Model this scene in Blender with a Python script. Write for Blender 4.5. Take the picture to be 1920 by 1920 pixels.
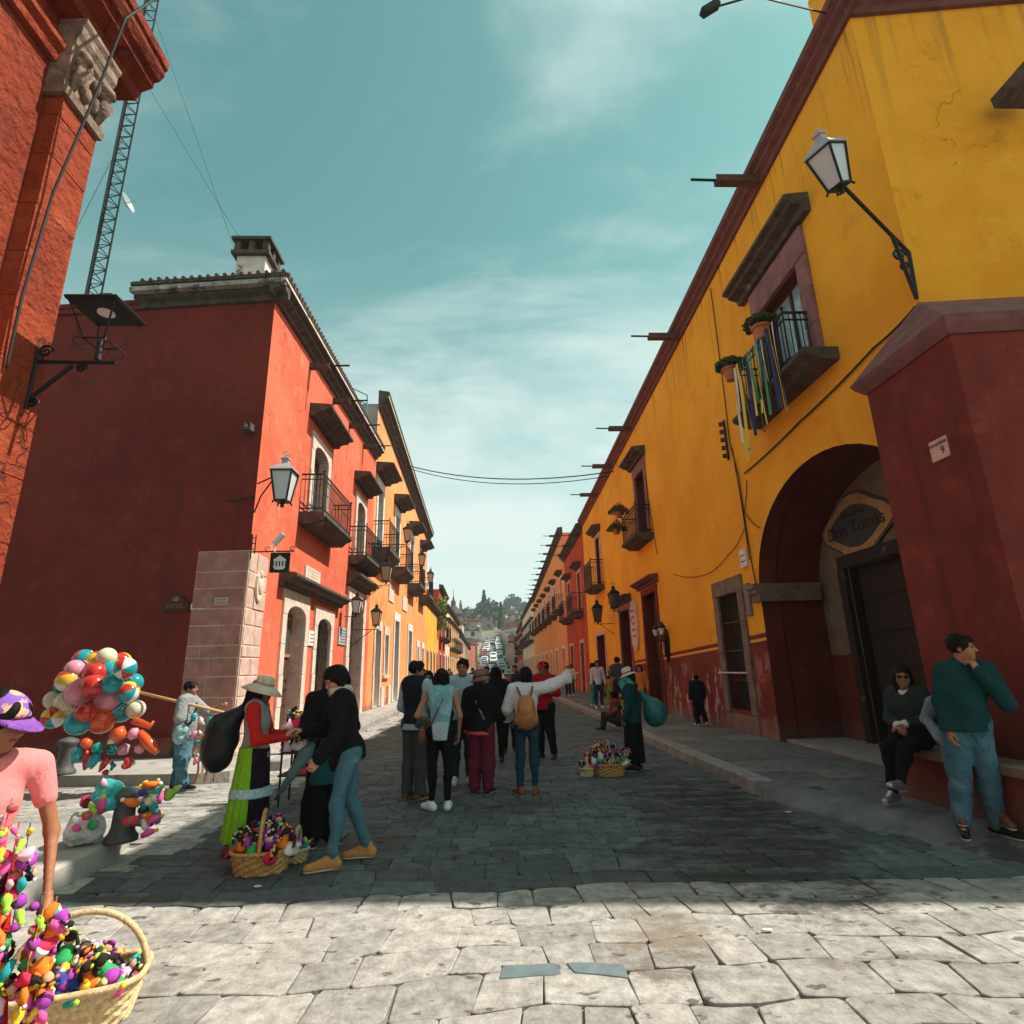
import bpy, bmesh, math, random
import numpy as np
from mathutils import Matrix, Vector
from mathutils.geometry import tessellate_polygon
PI = math.pi
R = math.radians
random.seed(7)
rng = np.random.default_rng(7)

for o in list(bpy.data.objects):
    bpy.data.objects.remove(o)
scene = bpy.context.scene
COL = scene.collection

# ------------------------------------------------------------------ camera
CAM_H = 1.62
FPX = 1073.99                      # focal length in pixels of a 1920 px wide frame
CM = np.array([[0.99923187, -0.01282946, 0.03702804],
               [-0.03229953, 0.26542014, 0.96359166],
               [-0.02219035, -0.96404749, 0.26480187]])
cd = bpy.data.cameras.new('camera')
cd.sensor_width = 36.0
cd.lens = FPX / 1920.0 * 36.0
cd.clip_start = 0.05
cd.clip_end = 6000
cam = bpy.data.objects.new('camera', cd)
COL.objects.link(cam)
m = Matrix.Identity(4)
for i in range(3):
    m[i][0] = CM[i][0]; m[i][1] = -CM[i][1]; m[i][2] = -CM[i][2]
m[0][3], m[1][3], m[2][3] = 0, 0, CAM_H
cam.matrix_world = m
scene.camera = cam

# ------------------------------------------------------------------ sky, sun, exposure
SUN_DIR = Vector((8.6, 0.95, 11.2)).normalized()
SUN_EL = math.asin(SUN_DIR.z)
SUN_AZ = math.atan2(SUN_DIR.x, SUN_DIR.y)        # clockwise from +Y
world = bpy.data.worlds.new('World')
scene.world = world
world.use_nodes = True
wn = world.node_tree.nodes; wl = world.node_tree.links
wn.clear()
def wnode(t, **k):
    n = wn.new(t)
    for a, b in k.items(): setattr(n, a, b)
    return n
wout = wnode('ShaderNodeOutputWorld')
wbg = wnode('ShaderNodeBackground')
wbg.inputs['Strength'].default_value = 0.134
sky = wnode('ShaderNodeTexSky', sky_type='NISHITA', sun_disc=False)
sky.sun_elevation = SUN_EL
sky.sun_rotation = SUN_AZ
sky.air_density = 1.0; sky.dust_density = 0.6; sky.ozone_density = 1.0
tint = wnode('ShaderNodeMix', data_type='RGBA', blend_type='MULTIPLY')
tint.inputs[0].default_value = 1.0
tint.inputs[7].default_value = (0.62, 1.02, 0.60, 1)
wl.new(sky.outputs[0], tint.inputs[6])
tc = wnode('ShaderNodeTexCoord')
sep = wnode('ShaderNodeSeparateXYZ'); wl.new(tc.outputs['Generated'], sep.inputs[0])
zc = wnode('ShaderNodeMath', operation='MAXIMUM'); wl.new(sep.outputs[2], zc.inputs[0]); zc.inputs[1].default_value = 0.0
za = wnode('ShaderNodeMath', operation='ADD'); wl.new(zc.outputs[0], za.inputs[0]); za.inputs[1].default_value = 0.16
dx = wnode('ShaderNodeMath', operation='DIVIDE'); wl.new(sep.outputs[0], dx.inputs[0]); wl.new(za.outputs[0], dx.inputs[1])
dy = wnode('ShaderNodeMath', operation='DIVIDE'); wl.new(sep.outputs[1], dy.inputs[0]); wl.new(za.outputs[0], dy.inputs[1])
cmb = wnode('ShaderNodeCombineXYZ'); wl.new(dx.outputs[0], cmb.inputs[0]); wl.new(dy.outputs[0], cmb.inputs[1])
mapn = wnode('ShaderNodeMapping'); wl.new(cmb.outputs[0], mapn.inputs[0])
mapn.inputs['Rotation'].default_value = (0, 0, R(-28))
mapn.inputs['Scale'].default_value = (0.62, 1.0, 1)
mapn.inputs['Location'].default_value = (0.7, 0.35, 0)
cn = wnode('ShaderNodeTexNoise'); wl.new(mapn.outputs[0], cn.inputs['Vector'])
cn.inputs['Scale'].default_value = 1.15; cn.inputs['Detail'].default_value = 9; cn.inputs['Roughness'].default_value = 0.56
cn.inputs['Distortion'].default_value = 0.55
cn2 = wnode('ShaderNodeTexNoise'); wl.new(mapn.outputs[0], cn2.inputs['Vector'])
cn2.inputs['Scale'].default_value = 3.4; cn2.inputs['Detail'].default_value = 10; cn2.inputs['Roughness'].default_value = 0.62; cn2.inputs['Distortion'].default_value = 1.1
cm1 = wnode('ShaderNodeMath', operation='MULTIPLY'); wl.new(cn.outputs[0], cm1.inputs[0]); cm1.inputs[1].default_value = 0.82
cm2 = wnode('ShaderNodeMath', operation='MULTIPLY_ADD'); wl.new(cn2.outputs[0], cm2.inputs[0]); cm2.inputs[1].default_value = 0.18; wl.new(cm1.outputs[0], cm2.inputs[2])
cr = wnode('ShaderNodeValToRGB'); wl.new(cm2.outputs[0], cr.inputs[0])
cr.color_ramp.interpolation = 'EASE'
cr.color_ramp.elements[0].position = 0.41; cr.color_ramp.elements[0].color = (0, 0, 0, 1)
cr.color_ramp.elements[1].position = 0.60; cr.color_ramp.elements[1].color = (0.80, 0.80, 0.80, 1)
cmix = wnode('ShaderNodeMix', data_type='RGBA')
wl.new(cr.outputs[0], cmix.inputs[0]); wl.new(tint.outputs[2], cmix.inputs[6])
cmix.inputs[7].default_value = (3.7, 4.45, 4.25, 1)
# thicker veil of high cloud towards the horizon
hz = wnode('ShaderNodeMapRange'); wl.new(zc.outputs[0], hz.inputs[0])
hz.inputs[1].default_value = 0.02; hz.inputs[2].default_value = 0.66; hz.inputs[3].default_value = 0.85; hz.inputs[4].default_value = 0.0
hz.interpolation_type = 'SMOOTHSTEP'
hmix = wnode('ShaderNodeMix', data_type='RGBA')
wl.new(hz.outputs[0], hmix.inputs[0]); wl.new(cmix.outputs[2], hmix.inputs[6])
hmix.inputs[7].default_value = (4.55, 4.95, 4.85, 1)
wl.new(hmix.outputs[2], wbg.inputs['Color'])
wl.new(wbg.outputs[0], wout.inputs[0])

sd = bpy.data.lights.new('sun', 'SUN')
sd.energy = 4.5
sd.angle = R(0.53)
sd.color = (1.0, 0.93, 0.83)
sun = bpy.data.objects.new('sun', sd)
COL.objects.link(sun)
sun.rotation_euler = (-SUN_DIR).to_track_quat('-Z', 'Y').to_euler()
sun.location = (30, 5, 40)

scene.view_settings.view_transform = 'Standard'
scene.view_settings.look = 'None'
scene.view_settings.exposure = 0.62
scene.view_settings.gamma = 1.0
scene.render.engine = 'CYCLES'
scene.cycles.max_bounces = 8
scene.cycles.diffuse_bounces = 5

# ------------------------------------------------------------------ helpers
def ray(px, py):
    return CM @ np.array([px - 960.0, py - 960.0, FPX])
def onx(px, py, x):            # point of a wall plane X = x
    r = ray(px, py); t = x / r[0]
    return Vector((x, t * r[1], CAM_H + t * r[2]))
def ony(px, py, y):
    r = ray(px, py); t = y / r[1]
    return Vector((t * r[0], y, CAM_H + t * r[2]))
def onz(px, py, z=0.0):
    r = ray(px, py); t = (z - CAM_H) / r[2]
    return Vector((t * r[0], t * r[1], z))

MATS = {}
def mat(name, col, rough=0.85, var=0.0, scale=6.0, bump=0.0, bscale=40.0, col2=None, metal=0.0, streak=0.0,
        patch=None, pscale=1.2, pthr=0.6, spec=0.3, trans=0.0, stretch=None, bdist=0.02, coat=0.0, pw=0.06):
    if name in MATS: return MATS[name]
    M = bpy.data.materials.new(name); M.use_nodes = True
    nt = M.node_tree; n = nt.nodes; l = nt.links
    b = n['Principled BSDF']
    b.inputs['Roughness'].default_value = rough
    b.inputs['Metallic'].default_value = metal
    b.inputs['Specular IOR Level'].default_value = spec
    if coat: b.inputs['Coat Weight'].default_value = coat
    if trans: b.inputs['Transmission Weight'].default_value = trans
    c = (*col, 1)
    b.inputs['Base Color'].default_value = c
    geo = None
    def coord():
        nonlocal geo
        if geo is None:
            geo = n.new('ShaderNodeNewGeometry')
        return geo.outputs['Position']
    out = None
    if var > 0 or col2:
        nz = n.new('ShaderNodeTexNoise'); nz.inputs['Scale'].default_value = scale
        nz.inputs['Detail'].default_value = 7; nz.inputs['Roughness'].default_value = 0.62
        if stretch:
            mp = n.new('ShaderNodeMapping'); mp.inputs['Scale'].default_value = stretch
            l.new(coord(), mp.inputs[0]); l.new(mp.outputs[0], nz.inputs['Vector'])
        else:
            l.new(coord(), nz.inputs['Vector'])
        rp = n.new('ShaderNodeValToRGB'); l.new(nz.outputs[0], rp.inputs[0])
        a = [max(0, x * (1 - var)) for x in col]
        z = col2 if col2 else [min(1, x * (1 + var)) for x in col]
        rp.color_ramp.elements[0].position = 0.3; rp.color_ramp.elements[1].position = 0.7
        rp.color_ramp.elements[0].color = (*a, 1); rp.color_ramp.elements[1].color = (*z, 1)
        out = rp.outputs[0]
    if streak > 0:
        mp = n.new('ShaderNodeMapping'); mp.inputs['Scale'].default_value = (5, 5, 0.22)
        l.new(coord(), mp.inputs[0])
        nz = n.new('ShaderNodeTexNoise'); nz.inputs['Scale'].default_value = 1.0; nz.inputs['Detail'].default_value = 6
        l.new(mp.outputs[0], nz.inputs['Vector'])
        rp = n.new('ShaderNodeValToRGB'); l.new(nz.outputs[0], rp.inputs[0])
        rp.color_ramp.elements[0].position = 0.55; rp.color_ramp.elements[0].color = (0, 0, 0, 1)
        rp.color_ramp.elements[1].position = 0.78; rp.color_ramp.elements[1].color = (streak, streak, streak, 1)
        mx = n.new('ShaderNodeMix'); mx.data_type = 'RGBA'; mx.blend_type = 'MULTIPLY'
        l.new(rp.outputs[0], mx.inputs[0])
        if out: l.new(out, mx.inputs[6])
        else: mx.inputs[6].default_value = c
        mx.inputs[7].default_value = (0.42, 0.36, 0.34, 1)
        out = mx.outputs[2]
    if patch:
        nz = n.new('ShaderNodeTexNoise'); nz.inputs['Scale'].default_value = pscale; nz.inputs['Detail'].default_value = 9
        nz.inputs['Roughness'].default_value = 0.66
        l.new(coord(), nz.inputs['Vector'])
        rp = n.new('ShaderNodeValToRGB'); l.new(nz.outputs[0], rp.inputs[0])
        rp.color_ramp.elements[0].position = pthr; rp.color_ramp.elements[0].color = (0, 0, 0, 1)
        rp.color_ramp.elements[1].position = pthr + pw; rp.color_ramp.elements[1].color = (1, 1, 1, 1)
        mx = n.new('ShaderNodeMix'); mx.data_type = 'RGBA'
        l.new(rp.outputs[0], mx.inputs[0])
        if out: l.new(out, mx.inputs[6])
        else: mx.inputs[6].default_value = c
        mx.inputs[7].default_value = (*patch, 1)
        out = mx.outputs[2]
    if out: l.new(out, b.inputs['Base Color'])
    if bump > 0:
        nz = n.new('ShaderNodeTexNoise'); nz.inputs['Scale'].default_value = bscale; nz.inputs['Detail'].default_value = 6
        l.new(coord(), nz.inputs['Vector'])
        bp = n.new('ShaderNodeBump'); bp.inputs['Strength'].default_value = bump; bp.inputs['Distance'].default_value = bdist
        l.new(nz.outputs[0], bp.inputs['Height']); l.new(bp.outputs[0], b.inputs['Normal'])
    MATS[name] = M
    return M

class MB:
    """collects shapes into one mesh; T = transform applied to points as they are added"""
    def __init__(s, T=None):
        s.v = []; s.f = []; s.mi = []; s.T = T; s.cur = 0; s.sm = []; s.smooth = False
    def add(s, vs, fs):
        b = len(s.v)
        if s.T is not None: vs = [s.T @ Vector(v) for v in vs]
        s.v += [tuple(v) for v in vs]
        for f in fs:
            s.f.append(tuple(b + i for i in f)); s.mi.append(s.cur); s.sm.append(s.smooth)
        return s
    def box(s, a, b):
        x0, y0, z0 = a; x1, y1, z1 = b
        return s.add([(x0,y0,z0),(x1,y0,z0),(x1,y1,z0),(x0,y1,z0),(x0,y0,z1),(x1,y0,z1),(x1,y1,z1),(x0,y1,z1)],
              [(0,3,2,1),(4,5,6,7),(0,1,5,4),(1,2,6,5),(2,3,7,6),(3,0,4,7)])
    def cbox(s, a, b, c=0.01):          # box with chamfered edges (three nested rings)
        x0, y0, z0 = a; x1, y1, z1 = b
        def ring(i, z): return [(x0+i,y0+i,z),(x1-i,y0+i,z),(x1-i,y1-i,z),(x0+i,y1-i,z)]
        vs = ring(c, z0) + ring(0, z0+c) + ring(0, z1-c) + ring(c, z1)
        fs = [(3,2,1,0), (12,13,14,15)]
        for k in range(3):
            for i in range(4):
                j = (i+1) % 4
                fs.append((k*4+i, k*4+j, k*4+4+j, k*4+4+i))
        return s.add(vs, fs)
    def tube(s, pts, r, n=8, cap=True, closed=False):
        pts = [Vector(p) for p in pts]
        m_ = len(pts)
        rs = r if isinstance(r, (list, tuple)) else [r] * m_
        vs = []; prev = None
        for i, p in enumerate(pts):
            if closed: d = pts[(i+1) % m_] - pts[i-1]
            else: d = (pts[min(i+1, m_-1)] - pts[max(i-1, 0)])
            if d.length < 1e-9: d = Vector((0,0,1))
            d.normalize()
            if prev is None:
                a = Vector((0,0,1)) if abs(d.z) < 0.9 else Vector((1,0,0))
                u = d.cross(a).normalized()
            else:
                u = (prev - d * prev.dot(d))
                u = u.normalized() if u.length > 1e-6 else d.orthogonal().normalized()
            prev = u; w = d.cross(u)
            for k in range(n):
                t = 2*PI*k/n
                vs.append(p + (u*math.cos(t) + w*math.sin(t)) * rs[i])
        fs = []
        for i in range(m_ if closed else m_-1):
            i2 = (i+1) % m_
            for k in range(n):
                k2 = (k+1) % n
                fs.append((i*n+k, i*n+k2, i2*n+k2, i2*n+k))
        if cap and not closed:
            fs.append(tuple(range(n-1, -1, -1))); fs.append(tuple((m_-1)*n + k for k in range(n)))
        return s.add(vs, fs)
    def lathe(s, prof, n=16, c=(0,0,0), axis=None, sx=1, sy=1, rot=0):
        vs = []; fs = []
        for (r, z) in prof:
            for k in range(n):
                t = 2*PI*k/n + rot
                vs.append((c[0] + r*math.cos(t)*sx, c[1] + r*math.sin(t)*sy, c[2] + z))
        for i in range(len(prof)-1):
            for k in range(n):
                k2 = (k+1) % n
                fs.append((i*n+k, i*n+k2, (i+1)*n+k2, (i+1)*n+k))
        fs.append(tuple(range(n-1, -1, -1))); fs.append(tuple((len(prof)-1)*n+k for k in range(n)))
        return s.add(vs, fs)
    def ball(s, c, r, n=12, h=8, rz=None):
        if not isinstance(r, (tuple, list)): r = (r, r, r)
        vs = [(c[0], c[1], c[2]-r[2])]; fs = []
        for i in range(1, h):
            p = -PI/2 + PI*i/h
            for k in range(n):
                t = 2*PI*k/n
                vs.append((c[0]+r[0]*math.cos(p)*math.cos(t), c[1]+r[1]*math.cos(p)*math.sin(t), c[2]+r[2]*math.sin(p)))
        vs.append((c[0], c[1], c[2]+r[2]))
        for k in range(n): fs.append((0, 1+(k+1) % n, 1+k))
        for i in range(h-2):
            for k in range(n):
                k2 = (k+1) % n
                fs.append((1+i*n+k, 1+i*n+k2, 1+(i+1)*n+k2, 1+(i+1)*n+k))
        L = len(vs)-1; b = 1+(h-2)*n
        for k in range(n): fs.append((L, b+k, b+(k+1) % n))
        return s.add(vs, fs)
    def prism(s, poly, d0, d1, ax='y'):  # poly in 2D (a,b), extruded along the third axis
        def P(a, b, d): return {'y': (a, d, b), 'x': (d, a, b), 'z': (a, b, d)}[ax]
        n = len(poly)
        vs = [P(a, b, d0) for a, b in poly] + [P(a, b, d1) for a, b in poly]
        fs = [(i, (i+1) % n, n+(i+1) % n, n+i) for i in range(n)]
        tri = tessellate_polygon([[Vector((a, b, 0)) for a, b in poly]])
        for t in tri:
            fs.append(tuple(t)); fs.append(tuple(n+i for i in reversed(t)))
        return s.add(vs, fs)
    def obj(s, name, mats, parent=None, smooth=False, fix=True, loc=None):
        me = bpy.data.meshes.new(name)
        vs = s.v
        if loc is not None: vs = [(v[0]-loc[0], v[1]-loc[1], v[2]-loc[2]) for v in vs]
        me.from_pydata(vs, [], s.f)
        if not isinstance(mats, (list, tuple)): mats = [mats]
        for q in mats: me.materials.append(q)
        if len(mats) > 1: me.polygons.foreach_set('material_index', s.mi)
        if smooth or any(s.sm):
            me.polygons.foreach_set('use_smooth', [bool(smooth or q) for q in s.sm])
        if fix:
            bm = bmesh.new(); bm.from_mesh(me)
            bmesh.ops.recalc_face_normals(bm, faces=bm.faces)
            bm.to_mesh(me); bm.free()
        o = bpy.data.objects.new(name, me)
        COL.objects.link(o)
        if parent is not None: o.parent = parent
        if loc is not None: o.location = loc
        return o

def empty(name, loc=(0,0,0), rz=0.0, parent=None):
    o = bpy.data.objects.new(name, None); COL.objects.link(o)
    o.location = loc; o.rotation_euler = (0, 0, rz); o.empty_display_size = 0.1
    if parent is not None: o.parent = parent
    return o
def tag(o, label=None, cat=None, group=None, kind=None):
    if label: o['label'] = label
    if cat: o['category'] = cat
    if group: o['group'] = group
    if kind: o['kind'] = kind
    return o
def inst(name, me, parent=None, loc=(0,0,0), rot=(0,0,0), sc=(1,1,1)):
    o = bpy.data.objects.new(name, me); COL.objects.link(o)
    o.location = loc; o.rotation_euler = rot; o.scale = sc
    if parent is not None: o.parent = parent
    return o
def copy_tree(o, parent=None):
    c = o.copy(); COL.objects.link(c); c.parent = parent
    for ch in list(o.children): copy_tree(ch, c)
    return c
def wall_frame(kind, x):
    """local (u, w, v): u along the wall, w out of the wall, v up"""
    if kind == 'R':   # faces -X, u = Y
        return Matrix(((0,-1,0,x),(1,0,0,0),(0,0,1,0),(0,0,0,1)))
    if kind == 'L':   # faces +X, u = Y
        return Matrix(((0,1,0,x),(1,0,0,0),(0,0,1,0),(0,0,0,1)))
def holed_wall(name, outer, holes, T, mt, parent, depth=0.35, revmat=None, thick=0.0):
    """flat wall with real openings and reveals; outer/holes are polygons in (u, v)"""
    polys = [[Vector((a, b, 0)) for a, b in outer]] + [[Vector((a, b, 0)) for a, b in h] for h in holes]
    flat = [p for q in polys for p in q]
    tri = tessellate_polygon(polys)
    mb = MB(T)
    mb.add([(p.x, 0, p.y) for p in flat], [tuple(t) for t in tri])
    mb.cur = 1 if revmat else 0
    for h in holes:
        n = len(h)
        vs = [(a, 0, b) for a, b in h] + [(a, -depth, b) for a, b in h]
        mb.add(vs, [(i, (i+1) % n, n+(i+1) % n, n+i) for i in range(n)])
    mb.cur = 0
    if thick:
        n = len(outer)
        vs = [(a, 0, b) for a, b in outer] + [(a, -thick, b) for a, b in outer]
        mb.add(vs, [(i, (i+1) % n, n+(i+1) % n, n+i) for i in range(n)])
    return mb.obj(name, [mt, revmat] if revmat else mt, parent, fix=False)
def rect(u0, u1, v0, v1): return [(u0, v0), (u1, v0), (u1, v1), (u0, v1)]
def archpoly(u0, u1, v0, vs, rise, n=12):
    c = (u0+u1)/2; h = (u1-u0)/2
    return [(u0, v0), (u1, v0)] + [(c + h*math.cos(PI*k/n), vs + rise*math.sin(PI*k/n)) for k in range(0, n+1)]
# ------------------------------------------------------------------ materials of the place
def island_mat(name, c1, c2, stain, rough=0.8, bump=0.85, bscale=34, sthr=0.58, spec=0.35):
    """stone material: every stone its own tint, plus grain and dark stains"""
    M = bpy.data.materials.new(name); M.use_nodes = True
    nt = M.node_tree; n = nt.nodes; l = nt.links; b = n['Principled BSDF']
    b.inputs['Specular IOR Level'].default_value = spec
    g = n.new('ShaderNodeNewGeometry'); oi = n.new('ShaderNodeObjectInfo')
    ad = n.new('ShaderNodeMath'); ad.operation = 'ADD'
    l.new(g.outputs['Random Per Island'], ad.inputs[0]); l.new(oi.outputs['Random'], ad.inputs[1])
    fr = n.new('ShaderNodeMath'); fr.operation = 'FRACT'; l.new(ad.outputs[0], fr.inputs[0])
    mx = n.new('ShaderNodeMix'); mx.data_type = 'RGBA'
    l.new(fr.outputs[0], mx.inputs[0]); mx.inputs[6].default_value = (*c1, 1); mx.inputs[7].default_value = (*c2, 1)
    nz = n.new('ShaderNodeTexNoise'); nz.inputs['Scale'].default_value = 9; nz.inputs['Detail'].default_value = 8; nz.inputs['Roughness'].default_value = 0.7
    l.new(g.outputs['Position'], nz.inputs['Vector'])
    rp = n.new('ShaderNodeValToRGB'); l.new(nz.outputs[0], rp.inputs[0])
    rp.color_ramp.elements[0].position = 0.32; rp.color_ramp.elements[0].color = (0.50, 0.48, 0.46, 1)
    rp.color_ramp.elements[1].position = 0.68; rp.color_ramp.elements[1].color = (1.16, 1.15, 1.13, 1)
    m2 = n.new('ShaderNodeMix'); m2.data_type = 'RGBA'; m2.blend_type = 'MULTIPLY'; m2.inputs[0].default_value = 1
    l.new(mx.outputs[2], m2.inputs[6]); l.new(rp.outputs[0], m2.inputs[7])
    # broad dirt stains
    mp = n.new('ShaderNodeMapping'); mp.inputs['Scale'].default_value = (0.55, 0.9, 1); mp.inputs['Location'].default_value = (0.2, 1.7, 0)
    l.new(g.outputs['Position'], mp.inputs[0])
    s = n.new('ShaderNodeTexNoise'); s.inputs['Scale'].default_value = 0.9; s.inputs['Detail'].default_value = 10; s.inputs['Roughness'].default_value = 0.68
    l.new(mp.outputs[0], s.inputs['Vector'])
    r2 = n.new('ShaderNodeValToRGB'); l.new(s.outputs[0], r2.inputs[0])
    r2.color_ramp.elements[0].position = sthr; r2.color_ramp.elements[0].color = (0, 0, 0, 1)
    r2.color_ramp.elements[1].position = sthr + 0.09; r2.color_ramp.elements[1].color = (0.85, 0.85, 0.85, 1)
    m3 = n.new('ShaderNodeMix'); m3.data_type = 'RGBA'
    l.new(r2.outputs[0], m3.inputs[0]); l.new(m2.outputs[2], m3.inputs[6]); m3.inputs[7].default_value = (*stain, 1)
    # small dark pits and gum spots
    v = n.new('ShaderNodeTexNoise'); v.inputs['Scale'].default_value = 7.5; v.inputs['Detail'].default_value = 3
    mp2 = n.new('ShaderNodeMapping'); mp2.inputs['Scale'].default_value = (0.8, 1.3, 1); mp2.inputs['Location'].default_value = (5, 3, 0)
    l.new(g.outputs['Position'], mp2.inputs[0]); l.new(mp2.outputs[0], v.inputs['Vector'])
    r3 = n.new('ShaderNodeValToRGB'); l.new(v.outputs[0], r3.inputs[0])
    r3.color_ramp.elements[0].position = 0.635; r3.color_ramp.elements[0].color = (0, 0, 0, 1)
    r3.color_ramp.elements[1].position = 0.675; r3.color_ramp.elements[1].color = (0.8, 0.8, 0.8, 1)
    m4 = n.new('ShaderNodeMix'); m4.data_type = 'RGBA'
    l.new(r3.outputs[0], m4.inputs[0]); l.new(m3.outputs[2], m4.inputs[6]); m4.inputs[7].default_value = (0.075, 0.06, 0.045, 1)
    # the big damp stain right of centre and the brown one in the foreground: shapes of their own
    sx = n.new('ShaderNodeSeparateXYZ'); l.new(g.outputs['Position'], sx.inputs[0])
    wob = n.new('ShaderNodeTexNoise'); wob.inputs['Scale'].default_value = 3.2; wob.inputs['Detail'].default_value = 9; wob.inputs['Roughness'].default_value = 0.7
    l.new(g.outputs['Position'], wob.inputs['Vector'])
    def mth(op, a_, b_):
        q = n.new('ShaderNodeMath'); q.operation = op
        for i_, v_ in enumerate((a_, b_)):
            if isinstance(v_, (int, float)): q.inputs[i_].default_value = v_
            else: l.new(v_, q.inputs[i_])
        return q.outputs[0]
    wb2 = n.new('ShaderNodeTexNoise'); wb2.inputs['Scale'].default_value = 3.0; wb2.inputs['Detail'].default_value = 10; wb2.inputs['Roughness'].default_value = 0.72
    mp3 = n.new('ShaderNodeMapping'); mp3.inputs['Scale'].default_value = (0.55, 1.5, 1); mp3.inputs['Rotation'].default_value = (0, 0, R(20)); l.new(g.outputs['Position'], mp3.inputs[0]); l.new(mp3.outputs[0], wb2.inputs['Vector'])
    last = m4.outputs[2]; wet = None
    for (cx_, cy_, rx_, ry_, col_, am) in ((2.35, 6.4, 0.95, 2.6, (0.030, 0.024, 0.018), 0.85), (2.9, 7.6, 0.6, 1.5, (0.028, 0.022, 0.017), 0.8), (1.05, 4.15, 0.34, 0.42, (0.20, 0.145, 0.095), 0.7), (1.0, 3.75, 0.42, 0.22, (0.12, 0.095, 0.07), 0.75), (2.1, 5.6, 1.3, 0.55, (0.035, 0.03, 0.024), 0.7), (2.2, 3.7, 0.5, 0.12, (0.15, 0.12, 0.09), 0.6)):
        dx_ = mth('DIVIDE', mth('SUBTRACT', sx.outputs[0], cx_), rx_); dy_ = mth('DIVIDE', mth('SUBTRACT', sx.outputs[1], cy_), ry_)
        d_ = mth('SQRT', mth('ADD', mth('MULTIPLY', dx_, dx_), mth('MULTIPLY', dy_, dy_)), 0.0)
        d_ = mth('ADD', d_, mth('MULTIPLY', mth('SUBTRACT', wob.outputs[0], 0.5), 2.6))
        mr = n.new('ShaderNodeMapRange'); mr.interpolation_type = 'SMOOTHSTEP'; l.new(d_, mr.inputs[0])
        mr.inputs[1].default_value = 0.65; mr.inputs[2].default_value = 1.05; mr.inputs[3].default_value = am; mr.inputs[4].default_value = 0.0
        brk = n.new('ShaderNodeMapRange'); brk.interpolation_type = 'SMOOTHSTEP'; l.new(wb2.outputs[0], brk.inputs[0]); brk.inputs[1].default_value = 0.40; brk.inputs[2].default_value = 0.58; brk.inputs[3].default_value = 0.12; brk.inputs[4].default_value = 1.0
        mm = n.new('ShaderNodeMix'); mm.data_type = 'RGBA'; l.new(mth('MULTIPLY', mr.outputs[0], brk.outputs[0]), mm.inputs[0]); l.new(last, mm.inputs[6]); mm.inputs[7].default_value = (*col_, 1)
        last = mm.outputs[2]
    l.new(last, b.inputs['Base Color'])
    rr = n.new('ShaderNodeMapRange'); l.new(r2.outputs[0], rr.inputs[0])
    rr.inputs[3].default_value = rough; rr.inputs[4].default_value = rough - 0.25
    l.new(rr.outputs[0], b.inputs['Roughness'])
    nb = n.new('ShaderNodeTexNoise'); nb.inputs['Scale'].default_value = bscale; nb.inputs['Detail'].default_value = 8; nb.inputs['Roughness'].default_value = 0.65
    l.new(g.outputs['Position'], nb.inputs['Vector'])
    bp = n.new('ShaderNodeBump'); bp.inputs['Strength'].default_value = bump; bp.inputs['Distance'].default_value = 0.012
    l.new(nb.outputs[0], bp.inputs['Height']); l.new(bp.outputs[0], b.inputs['Normal'])
    MATS[name] = M
    return M
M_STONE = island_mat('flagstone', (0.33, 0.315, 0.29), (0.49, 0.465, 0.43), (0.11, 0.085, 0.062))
M_SETT_SHADED = island_mat('sett_shaded', (0.084, 0.102, 0.104), (0.150, 0.174, 0.174), (0.038, 0.034, 0.030), sthr=0.56)  # dark, cool copy of the paving: street shade painted into the stone colour
M_WALKSTONE = island_mat('pavement_slab', (0.33, 0.31, 0.28), (0.46, 0.43, 0.40), (0.14, 0.115, 0.095), sthr=0.6)
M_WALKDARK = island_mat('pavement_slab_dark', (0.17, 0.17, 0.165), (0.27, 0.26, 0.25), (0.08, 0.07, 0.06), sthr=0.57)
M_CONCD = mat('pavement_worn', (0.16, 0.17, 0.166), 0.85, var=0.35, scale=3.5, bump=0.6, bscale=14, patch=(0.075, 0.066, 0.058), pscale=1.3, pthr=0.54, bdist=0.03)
M_MORTAR = mat('road_bed', (0.17, 0.155, 0.135), 0.95, var=0.4, scale=3, bump=0.5, bscale=30)
M_EARTH = mat('earth', (0.21, 0.18, 0.14), 0.95, var=0.3, scale=0.05)
M_CONC = mat('pavement_concrete', (0.36, 0.335, 0.30), 0.9, var=0.22, scale=2.5, bump=0.4, bscale=22, patch=(0.17, 0.14, 0.12), pscale=1.1, pthr=0.6)
M_KERB = mat('kerb_stone', (0.30, 0.285, 0.265), 0.9, var=0.3, scale=5, bump=0.5, bscale=18)

def ss(a, b, x):
    t = np.clip((np.asarray(x, float) - a) / (b - a), 0, 1)
    return t * t * (3 - 2 * t)
def gz(x, y):
    """height of the walking surface"""
    if x > 3.0:
        if y > 8.0 and x > 3.38: return 0.15
        if y <= 8.0:
            d = 8.0 - y; xk = 3.37 + 0.10*d*d; w = 0.03 + 0.35*d
            return float(0.15 * ss(xk, xk + w, x) * ss(4.0, 5.2, y))
    if x < -3.78 and y > 12.0: return 0.16
    if x < -4.2 and 9.95 < y < 12.2: return 0.14
    if x < -3.55 and 3.3 < y < 6.6: return 0.17
    return 0.0

# the wide ground under everything, out to the horizon
tag(MB().add([(-4000,-3000,-0.12),(4000,-3000,-0.12),(4000,5000,-0.12),(-4000,5000,-0.12)], [(0,1,2,3)]).obj('ground', M_EARTH), kind='structure')
road = tag(MB().box((-30,-12,-0.10),(30,112,-0.022)).obj('road', M_MORTAR), kind='structure')

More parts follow.
